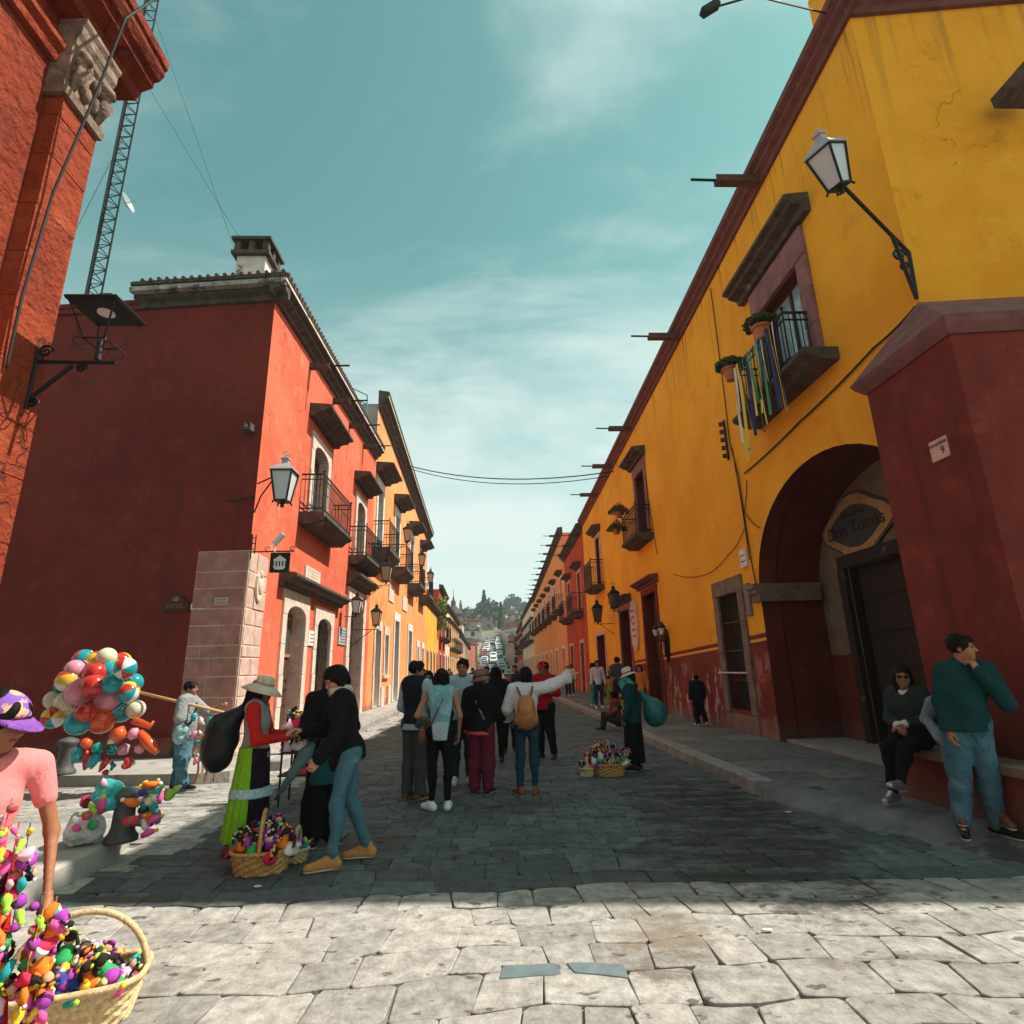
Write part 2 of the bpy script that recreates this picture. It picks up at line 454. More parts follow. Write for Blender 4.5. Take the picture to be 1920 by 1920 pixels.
# paving stones: irregular courses running across the street
stones = []
def stone_poly(x0, x1, y0, y1, j):
    c = min(x1-x0, y1-y0) * random.uniform(0.04, 0.12)
    P = [(x0+c,y0),((x0+x1)/2,y0),(x1-c,y0),(x1,y0+c),(x1,y1-c),(x1-c,y1),((x0+x1)/2,y1),(x0+c,y1),(x0,y1-c),(x0,y0+c)]
    def warp(a, b):
        w = 0.045*math.sin(1.9*b+0.8*math.sin(2.3*a)) + 0.03*math.sin(5.1*a+3.7*b)
        v = 0.06*math.sin(1.1*a+0.6) + 0.035*math.sin(3.3*a+2.2*b) + 0.018*math.sin(9.7*a-4*b)
        return a + w + random.uniform(-j, j)*0.6, b + v + random.uniform(-j, j)*0.6
    return [warp(a, b) for a, b in P]
def stone_mesh(P, top, mb, cx, cy):
    n = len(P)
    tilt = (random.uniform(-.008, .008), random.uniform(-.008, .008))
    def zz(x, y): return top + (x-cx)*tilt[0] + (y-cy)*tilt[1]
    ring0 = [(x, y, -0.05) for x, y in P]
    ring1 = [(x, y, zz(x, y) - 0.005) for x, y in P]
    k = 0.975
    ring2 = [(cx+(x-cx)*k, cy+(y-cy)*k, zz(x, y) - 0.001) for x, y in P]
    vs = ring0 + ring1 + ring2
    fs = []
    for a in (0, 1):
        for i in range(n):
            j = (i+1) % n
            fs.append((a*n+i, a*n+j, a*n+n+j, a*n+n+i))
    fs.append(tuple(2*n+i for i in range(n)))
    mb.smooth = False
    mb.add(vs, fs)
y = 1.6
lots = []
while y < 30:
    near = y < 5.4
    d = random.uniform(0.24, 0.38) if near else random.uniform(0.15, 0.22)
    if y > 12: d = random.uniform(0.22, 0.3)
    gap = random.uniform(0.002, 0.010) if near else random.uniform(0.002, 0.008)
    xl, xr = (-5.0, 6.0) if y < 3.2 else ((-3.5, 6.6) if y < 5.4 else (-3.6, 3.9))
    if 6.7 < y < 9.8: xl = -7.5
    if 9.8 <= y < 12: xl = -4.3
    if y >= 12: xl, xr = -3.75, 3.32
    x = xl + random.uniform(-0.3, 0)
    while x < xr:
        w = random.uniform(0.24, 0.56) if near else random.uniform(0.17, 0.36)
        lots.append((x, x+w-gap, y, y+d-gap, near))
        x += w
    y += d
vis = []
for q in lots:
    cx, cy = (q[0]+q[1])/2, (q[2]+q[3])/2
    vis.append((cy > 2.9 and abs(cx) < cy*0.93 + 0.3 and gz(cx, cy) < 0.03, (q[1]-q[0])*(q[3]-q[2])/(cy**3), q, cx, cy))
order = sorted([v for v in vis if v[0]], key=lambda v: -v[1])
single = set(id(v[2]) for v in order[:300])
rest = [MB(), MB()]
for _, _, q, cx, cy in vis:
    if gz(cx, cy) > 0.03: continue
    P = stone_poly(q[0], q[1], q[2], q[3], 0.016 if q[4] else 0.010)
    cx = sum(p[0] for p in P)/len(P); cy = sum(p[1] for p in P)/len(P)
    top = random.uniform(-0.005, 0.003)
    dark = q[2] > 4.88 and cx > -3.15 + 0.2*math.sin(cy*2)  # stones inside the yellow house's shadow get the shade-painted material
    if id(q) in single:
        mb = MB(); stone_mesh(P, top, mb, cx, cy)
        mb.obj('paving_stone', M_SETT_SHADED if dark else M_STONE, road, fix=False, loc=(cx, cy, 0))
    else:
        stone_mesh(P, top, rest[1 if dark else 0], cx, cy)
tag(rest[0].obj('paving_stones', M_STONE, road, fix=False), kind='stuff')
tag(rest[1].obj('paving_setts_shaded', M_SETT_SHADED, road, fix=False), kind='stuff')
# far carriageway, worn smooth: one sheet in the shade-toned sett colour
MB().add([(-3.75,29.8,-0.004),(3.36,29.8,-0.004),(3.36,112,-0.004),(-3.75,112,-0.004)], [(0,1,2,3)]).obj('carriageway', M_SETT_SHADED, road)

# two damp blue-grey slabs in the foreground
M_WATER = mat('damp_slate', (0.14, 0.18, 0.185), 0.35, spec=0.5, var=0.35, scale=8, bump=0.05, bscale=20)
def blob(c, rx, ry, n=26, seed=1, j=0.10):
    r_ = random.Random(seed)
    return [(c[0] + rx*math.cos(2*PI*k/n)*(1+r_.uniform(-j, j)), c[1] + ry*math.sin(2*PI*k/n)*(1+r_.uniform(-j, j))) for k in range(n)]
for (px, py, rx, ry, sd_) in ((975, 1832, 0.16, 0.065, 3), (1112, 1826, 0.17, 0.07, 5)):
    c = onz(px, py, 0)
    random.seed(sd_); sp_ = stone_poly(c.x-rx, c.x+rx, c.y-ry, c.y+ry, 0.02); mbs = MB(); stone_mesh(sp_, 0.006, mbs, sum(p[0] for p in sp_)/len(sp_), sum(p[1] for p in sp_)/len(sp_)); mbs.obj('paving_stone', M_WATER, road, fix=False)

# ---- right pavement: kerbed far part, and the apron that dips to the street at the corner
def sheet(name, xs, ys, zf, mt, parent=None):
    vs = []; fs = []
    for yy in ys:
        for xx in xs: vs.append((xx, yy, zf(xx, yy)))
    nx = len(xs)
    for a in range(len(ys)-1):
        for b in range(nx-1):
            fs.append((a*nx+b, a*nx+b+1, a*nx+nx+b+1, a*nx+nx+b))
    o = MB().add(vs, fs).obj(name, mt, parent, smooth=True, fix=False)
    return o
noise2 = lambda x, y: 0.5*math.sin(3.1*x+1.3*y) + 0.5*math.sin(1.7*x-2.9*y+1) + 0.35*math.sin(7.3*x+4.1*y)
pave_r = tag(sheet('pavement_corner', np.concatenate([np.linspace(3.0, 5.0, 90), np.linspace(5.1, 10.5, 30)]), np.linspace(3.6, 8.0, 80),
      lambda x, y: gz(x, y) - 0.035*(1-float(ss(0.002, 0.03, gz(x, y)))) + 0.004*noise2(x*2, y*2) - 0.004, M_CONCD), kind='structure')
mbp = MB(); mbp.box((3.40, 8.0, -0.05), (7.2, 112, 0.132))
pav = tag(mbp.obj('pavement_right', M_MORTAR), kind='structure')
# its slabs and kerb stones
def slab_rows(parent, x0, x1, y0, y1, z, wy=(0.6, 1.0), wx=(0.55, 0.95), mt=None, jit=0.006):
    yy = y0; k = 0
    while yy < y1 - 0.1:
        d = min(random.uniform(*wy), y1 - yy)
        xx = x0
        while xx < x1 - 0.05:
            w = min(random.uniform(*wx), x1 - xx)
            if x1 - xx - w < 0.25: w = x1 - xx
            zt = z + random.uniform(-jit, jit)
            MB().cbox((xx+0.006, yy+0.006, z-0.06), (xx+w-0.006, yy+d-0.006, zt), 0.007).obj('pavement_slab', mt or M_WALKSTONE, parent, fix=False)
            xx += w
        yy += d
slab_rows(pav, 3.64, 5.6, 8.0, 20.0, 0.152, mt=M_WALKDARK)
mbf = MB().box((3.64, 20.0, 0.10), (5.6, 112, 0.150)); mbf.obj('far_pavement', M_CONCD, pav)
yy = 8.0
while yy < 34:
    d = random.uniform(0.7, 1.1)
    MB().cbox((3.36+random.uniform(-.012, .012), yy+0.006, -0.05), (3.635, yy+d-0.006, 0.155+random.uniform(-.006, .006)), 0.018).obj('kerb_stone', M_KERB, pav, fix=False)
    yy += d
MB().box((3.37, yy, -0.05), (3.635, 112, 0.153)).obj('kerb', M_KERB, pav)
# ---- left pavement in front of the red and orange houses
mbp = MB(); mbp.box((-5.3, 12.0, -0.05), (-3.78, 112, 0.142))
pal = tag(mbp.obj('pavement_left', M_MORTAR), kind='structure')
slab_rows(pal, -5.04, -4.02, 12.0, 22.0, 0.165, wx=(0.4, 0.7))
MB().box((-5.04, 22, 0.1), (-4.02, 112, 0.163)).obj('far_pavement', M_CONC, pal)
yy = 11.0
while yy < 34:
    d = random.uniform(0.7, 1.1)
    MB().cbox((-4.015, yy+0.006, -0.05), (-3.76+random.uniform(-.012, .012), yy+d-0.006, 0.165), 0.018).obj('kerb_stone', M_KERB, pal, fix=False)
    yy += d
MB().box((-4.015, yy, -0.05), (-3.77, 112, 0.166)).obj('kerb', M_KERB, pal)
# pavement of the side street along the red house
mbp = MB().prism([(-30, 9.62+2.4), (-30, 14.6), (-5.06, 12.1), (-4.03, 11.9), (-4.03, 10.6), (-4.25, 10.15), (-4.7, 9.98)], -0.05, 0.142, 'z')
pas = tag(mbp.obj('pavement_side_street', M_CONC), kind='structure')
# raised pavement at the foot of the near left house
pln = [(-3.42, 2.4), (-3.46, 4.6), (-3.52, 6.1), (-3.66, 6.55), (-3.95, 6.78), (-9, 7.3), (-9, 2.4)]
mbp = MB()
n_ = len(pln)
vs = [(x, y, -0.05) for x, y in pln] + [(x-0.02, y, 0.15 if y > 3.5 else 0.02) for x, y in pln] + [(x-0.06 if x > -5 else x, y-0.03, 0.17 if y > 3.5 else 0.03) for x, y in pln]
fs = []
for a in (0, 1):
    for i in range(n_): fs.append((a*n_+i, a*n_+(i+1) % n_, a*n_+n_+(i+1) % n_, a*n_+n_+i))
tri = tessellate_polygon([[Vector((x, y, 0)) for x, y in pln]])
fs += [tuple(2*n_+i for i in t) for t in tri]
tag(mbp.add(vs, fs).obj('pavement_near_left', M_CONC), kind='structure')
# ------------------------------------------------------------------ wall paint materials
class NT:
    def __init__(s, name):
        s.M = bpy.data.materials.new(name); s.M.use_nodes = True
        s.n = s.M.node_tree.nodes; s.l = s.M.node_tree.links; s.b = s.n['Principled BSDF']
        s.b.inputs['Specular IOR Level'].default_value = 0.2
        s.g = s.n.new('ShaderNodeNewGeometry')
        s.sep = s.n.new('ShaderNodeSeparateXYZ'); s.l.new(s.g.outputs['Position'], s.sep.inputs[0])
        s.P = s.g.outputs['Position']; s.X, s.Y, s.Z = s.sep.outputs
        MATS[name] = s.M
    def _set(s, sock, v):
        if isinstance(v, (int, float)): sock.default_value = v
        elif isinstance(v, tuple): sock.default_value = (*v, 1) if len(v) == 3 else v
        else: s.l.new(v, sock)
    def math(s, op, a, b=0.0, clamp=False):
        m_ = s.n.new('ShaderNodeMath'); m_.operation = op; m_.use_clamp = clamp
        s._set(m_.inputs[0], a); s._set(m_.inputs[1], b); return m_.outputs[0]
    def noise(s, scale, detail=7, rough=0.6, stretch=None, off=(0,0,0), dist=0.0):
        t = s.n.new('ShaderNodeTexNoise'); t.inputs['Scale'].default_value = scale; t.inputs['Detail'].default_value = detail
        t.inputs['Roughness'].default_value = rough; t.inputs['Distortion'].default_value = dist
        mp = s.n.new('ShaderNodeMapping'); mp.inputs['Scale'].default_value = stretch or (1,1,1); mp.inputs['Location'].default_value = off
        s.l.new(s.P, mp.inputs[0]); s.l.new(mp.outputs[0], t.inputs['Vector']); return t.outputs[0]
    def step(s, v, a, b, lo=0.0, hi=1.0):
        m_ = s.n.new('ShaderNodeMapRange'); m_.interpolation_type = 'SMOOTHSTEP'
        s._set(m_.inputs[0], v); m_.inputs[1].default_value = a; m_.inputs[2].default_value = b
        m_.inputs[3].default_value = lo; m_.inputs[4].default_value = hi; return m_.outputs[0]
    def mix(s, f, a, b, mode='MIX'):
        m_ = s.n.new('ShaderNodeMix'); m_.data_type = 'RGBA'; m_.blend_type = mode
        s._set(m_.inputs[0], f); s._set(m_.inputs[6], a); s._set(m_.inputs[7], b); return m_.outputs[2]
    def done(s, col, rough=0.9, bump=None, strength=0.4, dist=0.02):
        s.l.new(col, s.b.inputs['Base Color'])
        s._set(s.b.inputs['Roughness'], rough)
        if bump is not None:
            bp = s.n.new('ShaderNodeBump'); bp.inputs['Strength'].default_value = strength; bp.inputs['Distance'].default_value = dist
            s.l.new(bump, bp.inputs['Height']); s.l.new(bp.outputs[0], s.b.inputs['Normal'])
        return s.M
def limewash(name, c, c_dark, c_light, bump=0.4, bscale=24, streak=None, rooftop=None, flakes=None, fthr=0.70, dist=0.02):
    t = NT(name)
    a = t.step(t.noise(0.55, 8, 0.62), 0.36, 0.66)
    col = t.mix(a, c_dark, c)
    b_ = t.step(t.noise(2.6, 8, 0.66, off=(3,1,7)), 0.5, 0.72)
    col = t.mix(t.math('MULTIPLY', b_, 0.55), col, c_light)
    gr = t.noise(38, 4, 0.7)
    col = t.mix(0.30, col, t.mix(gr, (0.55,0.55,0.55), (1.3,1.3,1.3)), 'MULTIPLY')
    if streak:
        s_ = t.step(t.noise(1.0, 6, 0.6, stretch=(4.5, 4.5, 0.16)), 0.52, 0.72)
        if rooftop:
            s_ = t.math('MULTIPLY', s_, t.step(t.math('SUBTRACT', rooftop, t.Z), 0.0, 2.2, 1.0, 0.12))
        col = t.mix(t.math('MULTIPLY', s_, 0.7), col, streak)
    if flakes:
        f_ = t.step(t.noise(3.2, 9, 0.7, off=(1,9,2)), fthr, fthr + 0.03)
        col = t.mix(f_, col, flakes)
    # hairline cracks and a grimy foot
    vt = t.n.new('ShaderNodeTexVoronoi'); vt.feature = 'DISTANCE_TO_EDGE'; vt.inputs['Scale'].default_value = 0.55
    vm = t.n.new('ShaderNodeVectorMath'); vm.operation = 'ADD'
    nv = t.n.new('ShaderNodeTexNoise'); nv.inputs['Scale'].default_value = 1.6; nv.inputs['Detail'].default_value = 8; t.l.new(t.P, nv.inputs['Vector'])
    t.l.new(t.P, vm.inputs[0]); t.l.new(nv.outputs['Color'], vm.inputs[1]); t.l.new(vm.outputs[0], vt.inputs['Vector'])
    ck = t.math('MULTIPLY', t.step(vt.outputs['Distance'], 0.002, 0.007, 1, 0), t.step(t.noise(0.6, 3, off=(8,2,5)), 0.52, 0.62))
    col = t.mix(t.math('MULTIPLY', ck, 0.65), col, (0.05, 0.03, 0.025))
    ft = t.step(t.math('ADD', t.Z, t.math('MULTIPLY', t.noise(1.8, 8, 0.7), 1.3)), 0.75, 1.25, 0.7, 0.0)
    col = t.mix(ft, col, (0.14, 0.105, 0.085))
    pl = t.step(t.noise(0.85, 9, 0.72, off=(4,4,9)), 0.60, 0.64)
    col = t.mix(t.math('MULTIPLY', pl, 0.35), col, c_light)
    pd = t.step(t.noise(1.3, 9, 0.72, off=(14,3,2)), 0.58, 0.66)
    col = t.mix(t.math('MULTIPLY', pd, 0.45), col, tuple(q*0.55 for q in c_dark))
    h = t.math('ADD', t.math('MULTIPLY', t.noise(bscale, 5, 0.6), 0.6), t.math('MULTIPLY', t.noise(bscale*0.22, 4, 0.6), 1.2))
    h = t.math('SUBTRACT', h, t.math('MULTIPLY', ck, 0.5))
    return t.done(col, 0.92, h, bump, dist)

# yellow house: ochre wash above, oxblood dado with painted lines below
def yellow_material():
    t = NT('ochre_limewash')
    a = t.step(t.noise(0.5, 8, 0.62), 0.35, 0.68)
    col = t.mix(a, (0.87, 0.355, 0.018), (0.97, 0.455, 0.026))
    b_ = t.step(t.noise(1.7, 8, 0.66, off=(3,1,7)), 0.48, 0.75)
    col = t.mix(t.math('MULTIPLY', b_, 0.5), col, (0.98, 0.49, 0.04))
    col = t.mix(0.26, col, t.mix(t.noise(42, 4, 0.7), (0.55,0.55,0.55), (1.3,1.3,1.3)), 'MULTIPLY')
    pd = t.step(t.noise(1.1, 9, 0.72, off=(14,3,2)), 0.56, 0.68)
    col = t.mix(t.math('MULTIPLY', pd, 0.30), col, (0.62, 0.21, 0.012))
    s_ = t.step(t.noise(1.0, 8, 0.68, stretch=(9, 9, 0.30)), 0.52, 0.68)
    line = t.math('SUBTRACT', 11.4, t.math('MULTIPLY', t.Y, 0.043))
    s_ = t.math('MULTIPLY', s_, t.step(t.math('SUBTRACT', line, t.Z), 0.0, 2.4, 0.85, 0.05))
    col = t.mix(s_, col, (0.24, 0.10, 0.03))
    # dado height falls slightly along the street
    e = t.math('SUBTRACT', t.Z, t.math('SUBTRACT', 2.53, t.math('MULTIPLY', t.Y, 0.035)))
    e = t.math('ADD', e, t.math('MULTIPLY', t.noise(6, 2), 0.02))
    red = t.mix(t.step(t.noise(0.9, 8), 0.35, 0.7), (0.16, 0.030, 0.018), (0.27, 0.055, 0.03))
    pe = t.step(t.noise(2.4, 9, 0.68, stretch=(1, 1, 0.55), off=(2,4,1)), 0.53, 0.57)
    zone = t.math('MULTIPLY', t.step(t.math('ABSOLUTE', t.math('SUBTRACT', t.Y, 16.4)), 1.0, 2.8, 1.0, 0.28), t.step(e, -0.45, -0.15, 1.0, 0.0))
    red = t.mix(t.math('MULTIPLY', pe, zone), red, (0.56, 0.40, 0.34))
    grime = t.step(t.math('ADD', t.Z, t.math('MULTIPLY', t.noise(3, 6), 0.5)), 0.45, 0.85, 1.0, 0.0)
    red = t.mix(t.math('MULTIPLY', grime, 0.6), red, (0.23, 0.17, 0.14))
    col = t.mix(t.step(e, 0.115, 0.135, 1, 0), col, red)
    yl = t.math('MULTIPLY', t.step(e, -0.035, -0.02), t.step(e, 0.025, 0.04, 1, 0))
    col = t.mix(yl, col, (0.90, 0.42, 0.06))
    h = t.math('ADD', t.math('MULTIPLY', t.noise(26, 5), 0.5), t.math('MULTIPLY', t.noise(4.5, 4), 1.3))
    return t.done(col, 0.92, h, 0.35, 0.02)
M_YEL = yellow_material()
M_YEL2 = limewash('ochre_front', (0.98, 0.43, 0.024), (0.90, 0.36, 0.018), (0.98, 0.50, 0.045), streak=(0.3, 0.13, 0.04), rooftop=11.2)
M_OXBLOOD = limewash('oxblood_wash', (0.235, 0.040, 0.027), (0.165, 0.027, 0.019), (0.33, 0.066, 0.042), bump=0.35, streak=(0.10, 0.025, 0.018))
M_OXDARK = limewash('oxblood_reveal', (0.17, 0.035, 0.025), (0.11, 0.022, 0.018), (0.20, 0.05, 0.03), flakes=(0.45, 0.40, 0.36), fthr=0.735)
M_RED = limewash('vermilion_wash', (0.76, 0.165, 0.088), (0.63, 0.12, 0.06), (0.86, 0.27, 0.165), streak=(0.42, 0.08, 0.045), bump=0.5, flakes=(0.52, 0.10, 0.055), fthr=0.66)
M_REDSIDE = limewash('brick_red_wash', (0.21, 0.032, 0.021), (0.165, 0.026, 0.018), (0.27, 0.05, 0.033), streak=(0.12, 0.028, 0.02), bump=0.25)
M_ORANGE = limewash('orange_wash', (0.88, 0.35, 0.125), (0.80, 0.28, 0.09), (0.90, 0.45, 0.21), streak=(0.80, 0.52, 0.38), bump=0.35, rooftop=13)
M_ROUGH = limewash('rough_render', (0.31, 0.047, 0.018), (0.18, 0.026, 0.011), (0.42, 0.085, 0.034), bump=1.0, bscale=11, dist=0.09, streak=(0.16, 0.03, 0.014), flakes=(0.72, 0.42, 0.30), fthr=0.73)
M_BLOCKR = limewash('painted_block', (0.36, 0.058, 0.021), (0.24, 0.038, 0.015), (0.48, 0.11, 0.05), bump=1.0, bscale=15, dist=0.06, flakes=(0.72, 0.45, 0.33), fthr=0.69)
M_CANTERA = mat('cantera_stone', (0.60, 0.40, 0.33), 0.9, var=0.25, scale=4, bump=0.5, bscale=35, patch=(0.36, 0.24, 0.21), pscale=2.2, pthr=0.6)
M_CARVED = mat('carved_stone', (0.25, 0.175, 0.13), 0.95, var=0.5, scale=6, bump=0.7, bscale=30, patch=(0.13, 0.085, 0.065), pscale=4, pthr=0.5, pw=0.15)
M_CANTERA2 = mat('cantera_pale', (0.66, 0.53, 0.44), 0.9, var=0.2, scale=4, bump=0.4, bscale=35, patch=(0.42, 0.31, 0.25), pscale=2.5, pthr=0.62)
M_PINKSTONE = mat('pink_stone', (0.27, 0.13, 0.12), 0.9, var=0.35, scale=2.5, bump=0.5, bscale=25, patch=(0.50, 0.36, 0.33), pscale=5, pthr=0.68, streak=0.6)
M_QUOIN = mat('quoin_stone', (0.42, 0.19, 0.15), 0.9, var=0.3, scale=3.5, bump=0.6, bscale=22, patch=(0.26, 0.14, 0.115), pscale=1.8, pthr=0.55, pw=0.15)
M_JOINT = mat('lime_mortar', (0.60, 0.45, 0.38), 0.95, var=0.2, scale=8, bump=0.4, bscale=40)
M_CANTERAD = mat('cantera_dark', (0.21, 0.145, 0.115), 0.9, var=0.35, scale=4, bump=0.5, bscale=35, patch=(0.40, 0.28, 0.24), pscale=3, pthr=0.64)
M_DARKSTONE = mat('weathered_stone', (0.085, 0.072, 0.06), 0.95, var=0.5, scale=5, bump=0.6, bscale=28, patch=(0.26, 0.22, 0.18), pscale=3, pthr=0.63)
M_MOULD = mat('brown_moulding', (0.16, 0.055, 0.042), 0.85, var=0.3, scale=5, bump=0.3, bscale=30, patch=(0.33, 0.15, 0.10), pscale=3, pthr=0.66)
M_WHITESTONE = mat('white_stone', (0.62, 0.56, 0.49), 0.9, var=0.3, scale=3, bump=0.4, bscale=30, patch=(0.2, 0.17, 0.14), pscale=2.5, pthr=0.6)
M_IRON = mat('wrought_iron', (0.018, 0.020, 0.020), 0.5, metal=0.4, bump=0.1, bscale=80)
M_WOOD = mat('dark_wood', (0.075, 0.040, 0.022), 0.7, var=0.5, scale=9, stretch=(6,6,0.5), bump=0.3, bscale=50)
M_WOODY = mat('honey_wood', (0.42, 0.20, 0.065), 0.6, var=0.35, scale=9, stretch=(6,6,0.5), bump=0.2, bscale=50)
M_OLDWOOD = mat('old_door_wood', (0.030, 0.021, 0.016), 0.8, var=0.5, scale=5, stretch=(7,7,0.4), bump=0.4, bscale=40, patch=(0.17, 0.15, 0.13), pscale=1.6, pthr=0.64)
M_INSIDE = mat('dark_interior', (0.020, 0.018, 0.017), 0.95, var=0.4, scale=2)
M_GLASS = mat('window_glass', (0.05, 0.075, 0.08), 0.05, spec=0.9)
M_PANE = mat('curtained_pane', (0.30, 0.44, 0.45), 0.08, spec=0.9, var=0.2, scale=3)
M_FROST = mat('frosted_glass', (0.62, 0.66, 0.66), 0.35, spec=0.6)
M_WHITE = mat('white_paint', (0.74, 0.71, 0.67), 0.7, var=0.12, scale=6)
M_TILE = mat('roof_tile', (0.13, 0.075, 0.055), 0.9, var=0.4, scale=6)
M_BLACK = mat('black_paint', (0.014, 0.014, 0.014), 0.6)
M_CABLE = mat('cable_rubber', (0.025, 0.023, 0.02), 0.7)
M_BEIGE = limewash('beige_plaster', (0.24, 0.18, 0.12), (0.17, 0.125, 0.085), (0.30, 0.24, 0.175), bump=0.3)
M_TERRA = mat('terracotta', (0.50, 0.17, 0.075), 0.85, var=0.25, scale=14, bump=0.2)
M_LEAF = mat('leaf', (0.055, 0.095, 0.03), 0.6, var=0.5, scale=14)
M_LEAFY = mat('leaf_yellowgreen', (0.16, 0.20, 0.03), 0.6, var=0.5, scale=9)
M_ROOFTOP = mat('flat_roof', (0.25, 0.16, 0.12), 0.95, var=0.3, scale=1)

XR, XL = 5.6, -5.05
TR, TL = wall_frame('R', XR), wall_frame('L', XL)
PRr = lambda px, py: (lambda p: (p.y, p.z))(onx(px, py, XR))
PLl = lambda px, py: (lambda p: (p.y, p.z))(onx(px, py, XL))

# ------------------------------------------------------------------ facade pieces
def run(T, parent, name, u0, u1, v0, v1, prof, mt, loc=None):
    """moulding: profile (w, dv) swept along u, base height v0 -> v1"""
    n = len(prof)
    vs = [(u0, w, v0+d) for w, d in prof] + [(u1, w, v1+d) for w, d in prof]
    fs = [(i, (i+1) % n, n+(i+1) % n, n+i) for i in range(n)]
    tri = tessellate_polygon([[Vector((w, d, 0)) for w, d in prof]])
    fs += [tuple(t) for t in tri] + [tuple(n+i for i in reversed(t)) for t in tri]
    return MB(T).add(vs, fs).obj(name, mt, parent)
def frame_piece(T, parent, u0, u1, v0, v1, fw, proud, mt, top=None, arch=0.0, sill=False, name='frame'):
    """stone surround in separate blocks joined as one frame"""
    mb = MB(T); top = top or fw
    n = max(2, int((v1-v0)/0.62)); h = (v1-v0)/n
    for k in range(n):
        for (a, b) in ((u0-fw, u0), (u1, u1+fw)):
            e = random.uniform(-.008, .008)
            mb.cbox((a+0.003, -0.2, v0+k*h+0.004), (b-0.003, proud+e, v0+(k+1)*h-0.004), 0.008)
    if arch > 0:
        N = 10
        for k in range(N):
            t0, t1 = PI*k/N, PI*(k+1)/N; c = (u0+u1)/2; hw = (u1-u0)/2
            a0 = (c+hw*math.cos(t0), v1+arch*math.sin(t0)); a1 = (c+hw*math.cos(t1), v1+arch*math.sin(t1))
            zt = v1+arch+top
            poly = [a0, a1, (a1[0] if 0 < k < N-1 else a1[0], zt), (a0[0], zt)]
            pts = [(x_, -0.2, z_) for x_, z_ in poly] + [(x_, proud, z_) for x_, z_ in poly]
            mb.add(pts, [(0,1,2,3),(7,6,5,4),(0,4,5,1),(1,5,6,2),(2,6,7,3),(3,7,4,0)])
        for (a, b) in ((u0-fw, u0), (u1, u1+fw)):
            mb.box((a+0.003, -0.2, v1+0.002), (b-0.0005, proud, v1+arch+top))
    else:
        w3 = (u1-u0+2*fw)/3
        for k in range(3):
            a = u0-fw+k*w3
            mb.cbox((a+0.003, -0.2, v1+0.003), (a+w3-0.003, proud+random.uniform(-.006, .010), v1+top), 0.008)
    if sill: mb.cbox((u0-fw-0.06, -0.2, v0-0.16), (u1+fw+0.06, proud+0.07, v0-0.004), 0.012)
    return mb.obj(name, mt, parent, fix=False)
def casement(T, parent, u0, u1, v0, v1, d=0.28, mt=None, pane=None, rows=3, arch=0.0, name='window', leaf=2, ww=0.06):
    """double-leaf glazed window or balcony door; panes are children"""
    mt = mt or M_WOOD; pane = pane or M_GLASS
    mb = MB(T)
    W = (u1-u0)/leaf
    vt = v1 + arch
    mb.box((u0, -d-0.05, v0), (u0+ww, -d, vt)); mb.box((u1-ww, -d-0.05, v0), (u1, -d, vt))
    mb.box((u0+ww, -d-0.05, v1-ww), (u1-ww, -d, v1)); mb.box((u0+ww, -d-0.05, v0), (u1-ww, -d, v0+ww*1.4))
    for k in range(1, leaf): mb.box((u0+k*W-ww/2, -d-0.05, v0+ww*1.4), (u0+k*W+ww/2, -d+0.012, v1-ww))
    for r_ in range(1, rows):
        zz = v0+(v1-v0)*r_/rows
        mb.box((u0+ww, -d-0.04, zz-0.018), (u1-ww, -d-0.006, zz+0.018))
    o = mb.obj(name, mt, parent, fix=False)
    for k in range(leaf):
        for r_ in range(rows):
            a0 = u0+k*W+ww*0.7; a1 = u0+(k+1)*W-ww*0.7
            z0 = v0+(v1-v0)*r_/rows+0.014; z1 = v0+(v1-v0)*(r_+1)/rows-0.014
            MB(T).box((a0, -d-0.032, z0), (a1, -d-0.022, z1)).obj('pane', pane, o, fix=False)
    if arch > 0: MB(T).box((u0+ww, -d-0.03, v1+0.002), (u1-ww, -d-0.02, vt)).obj('pane', pane, o, fix=False)
    return o
def plank_door(T, parent, u0, u1, v0, v1, d=0.3, mt=None, leaf=2, rows=4, name='door', arch=0):
    mt = mt or M_WOOD
    mb = MB(T); mb.box((u0, -d-0.07, v0), (u1, -d-0.03, v1+arch))
    o = mb.obj(name, mt, parent, fix=False)
    W = (u1-u0)/leaf
    for k in range(leaf):
        for r_ in range(rows):
            z0 = v0+(v1-v0)*r_/rows; z1 = v0+(v1-v0)*(r_+1)/rows
            MB(T).cbox((u0+k*W+0.06, -d-0.028, z0+0.05), (u0+(k+1)*W-0.06, -d-0.004, z1-0.05), 0.012).obj('panel', mt, o, fix=False)
    c = u0+W*(leaf-1) if leaf > 1 else u1-0.15
    MB(T).ball((c-0.07, -d+0.03, v0+1.05), 0.03, 8, 6).obj('handle', M_IRON, o)
    return o
def grille(T, parent, u0, u1, v0, v1, w=0.02, gap=0.13, name='grille'):
    mb = MB(T)
    n = max(3, int((u1-u0)/gap))
    for k in range(n+1):
        u = u0+(u1-u0)*k/n
        mb.box((u-0.009, w-0.009, v0), (u+0.009, w+0.009, v1))
    nr = max(2, int((v1-v0)/0.55))
    for k in range(nr+1):
        z = v0+(v1-v0)*k/nr
        mb.box((u0-0.02, w+0.010, z-0.014), (u1+0.02, w+0.022, z+0.014))
    return mb.obj(name, M_IRON, parent, fix=False)
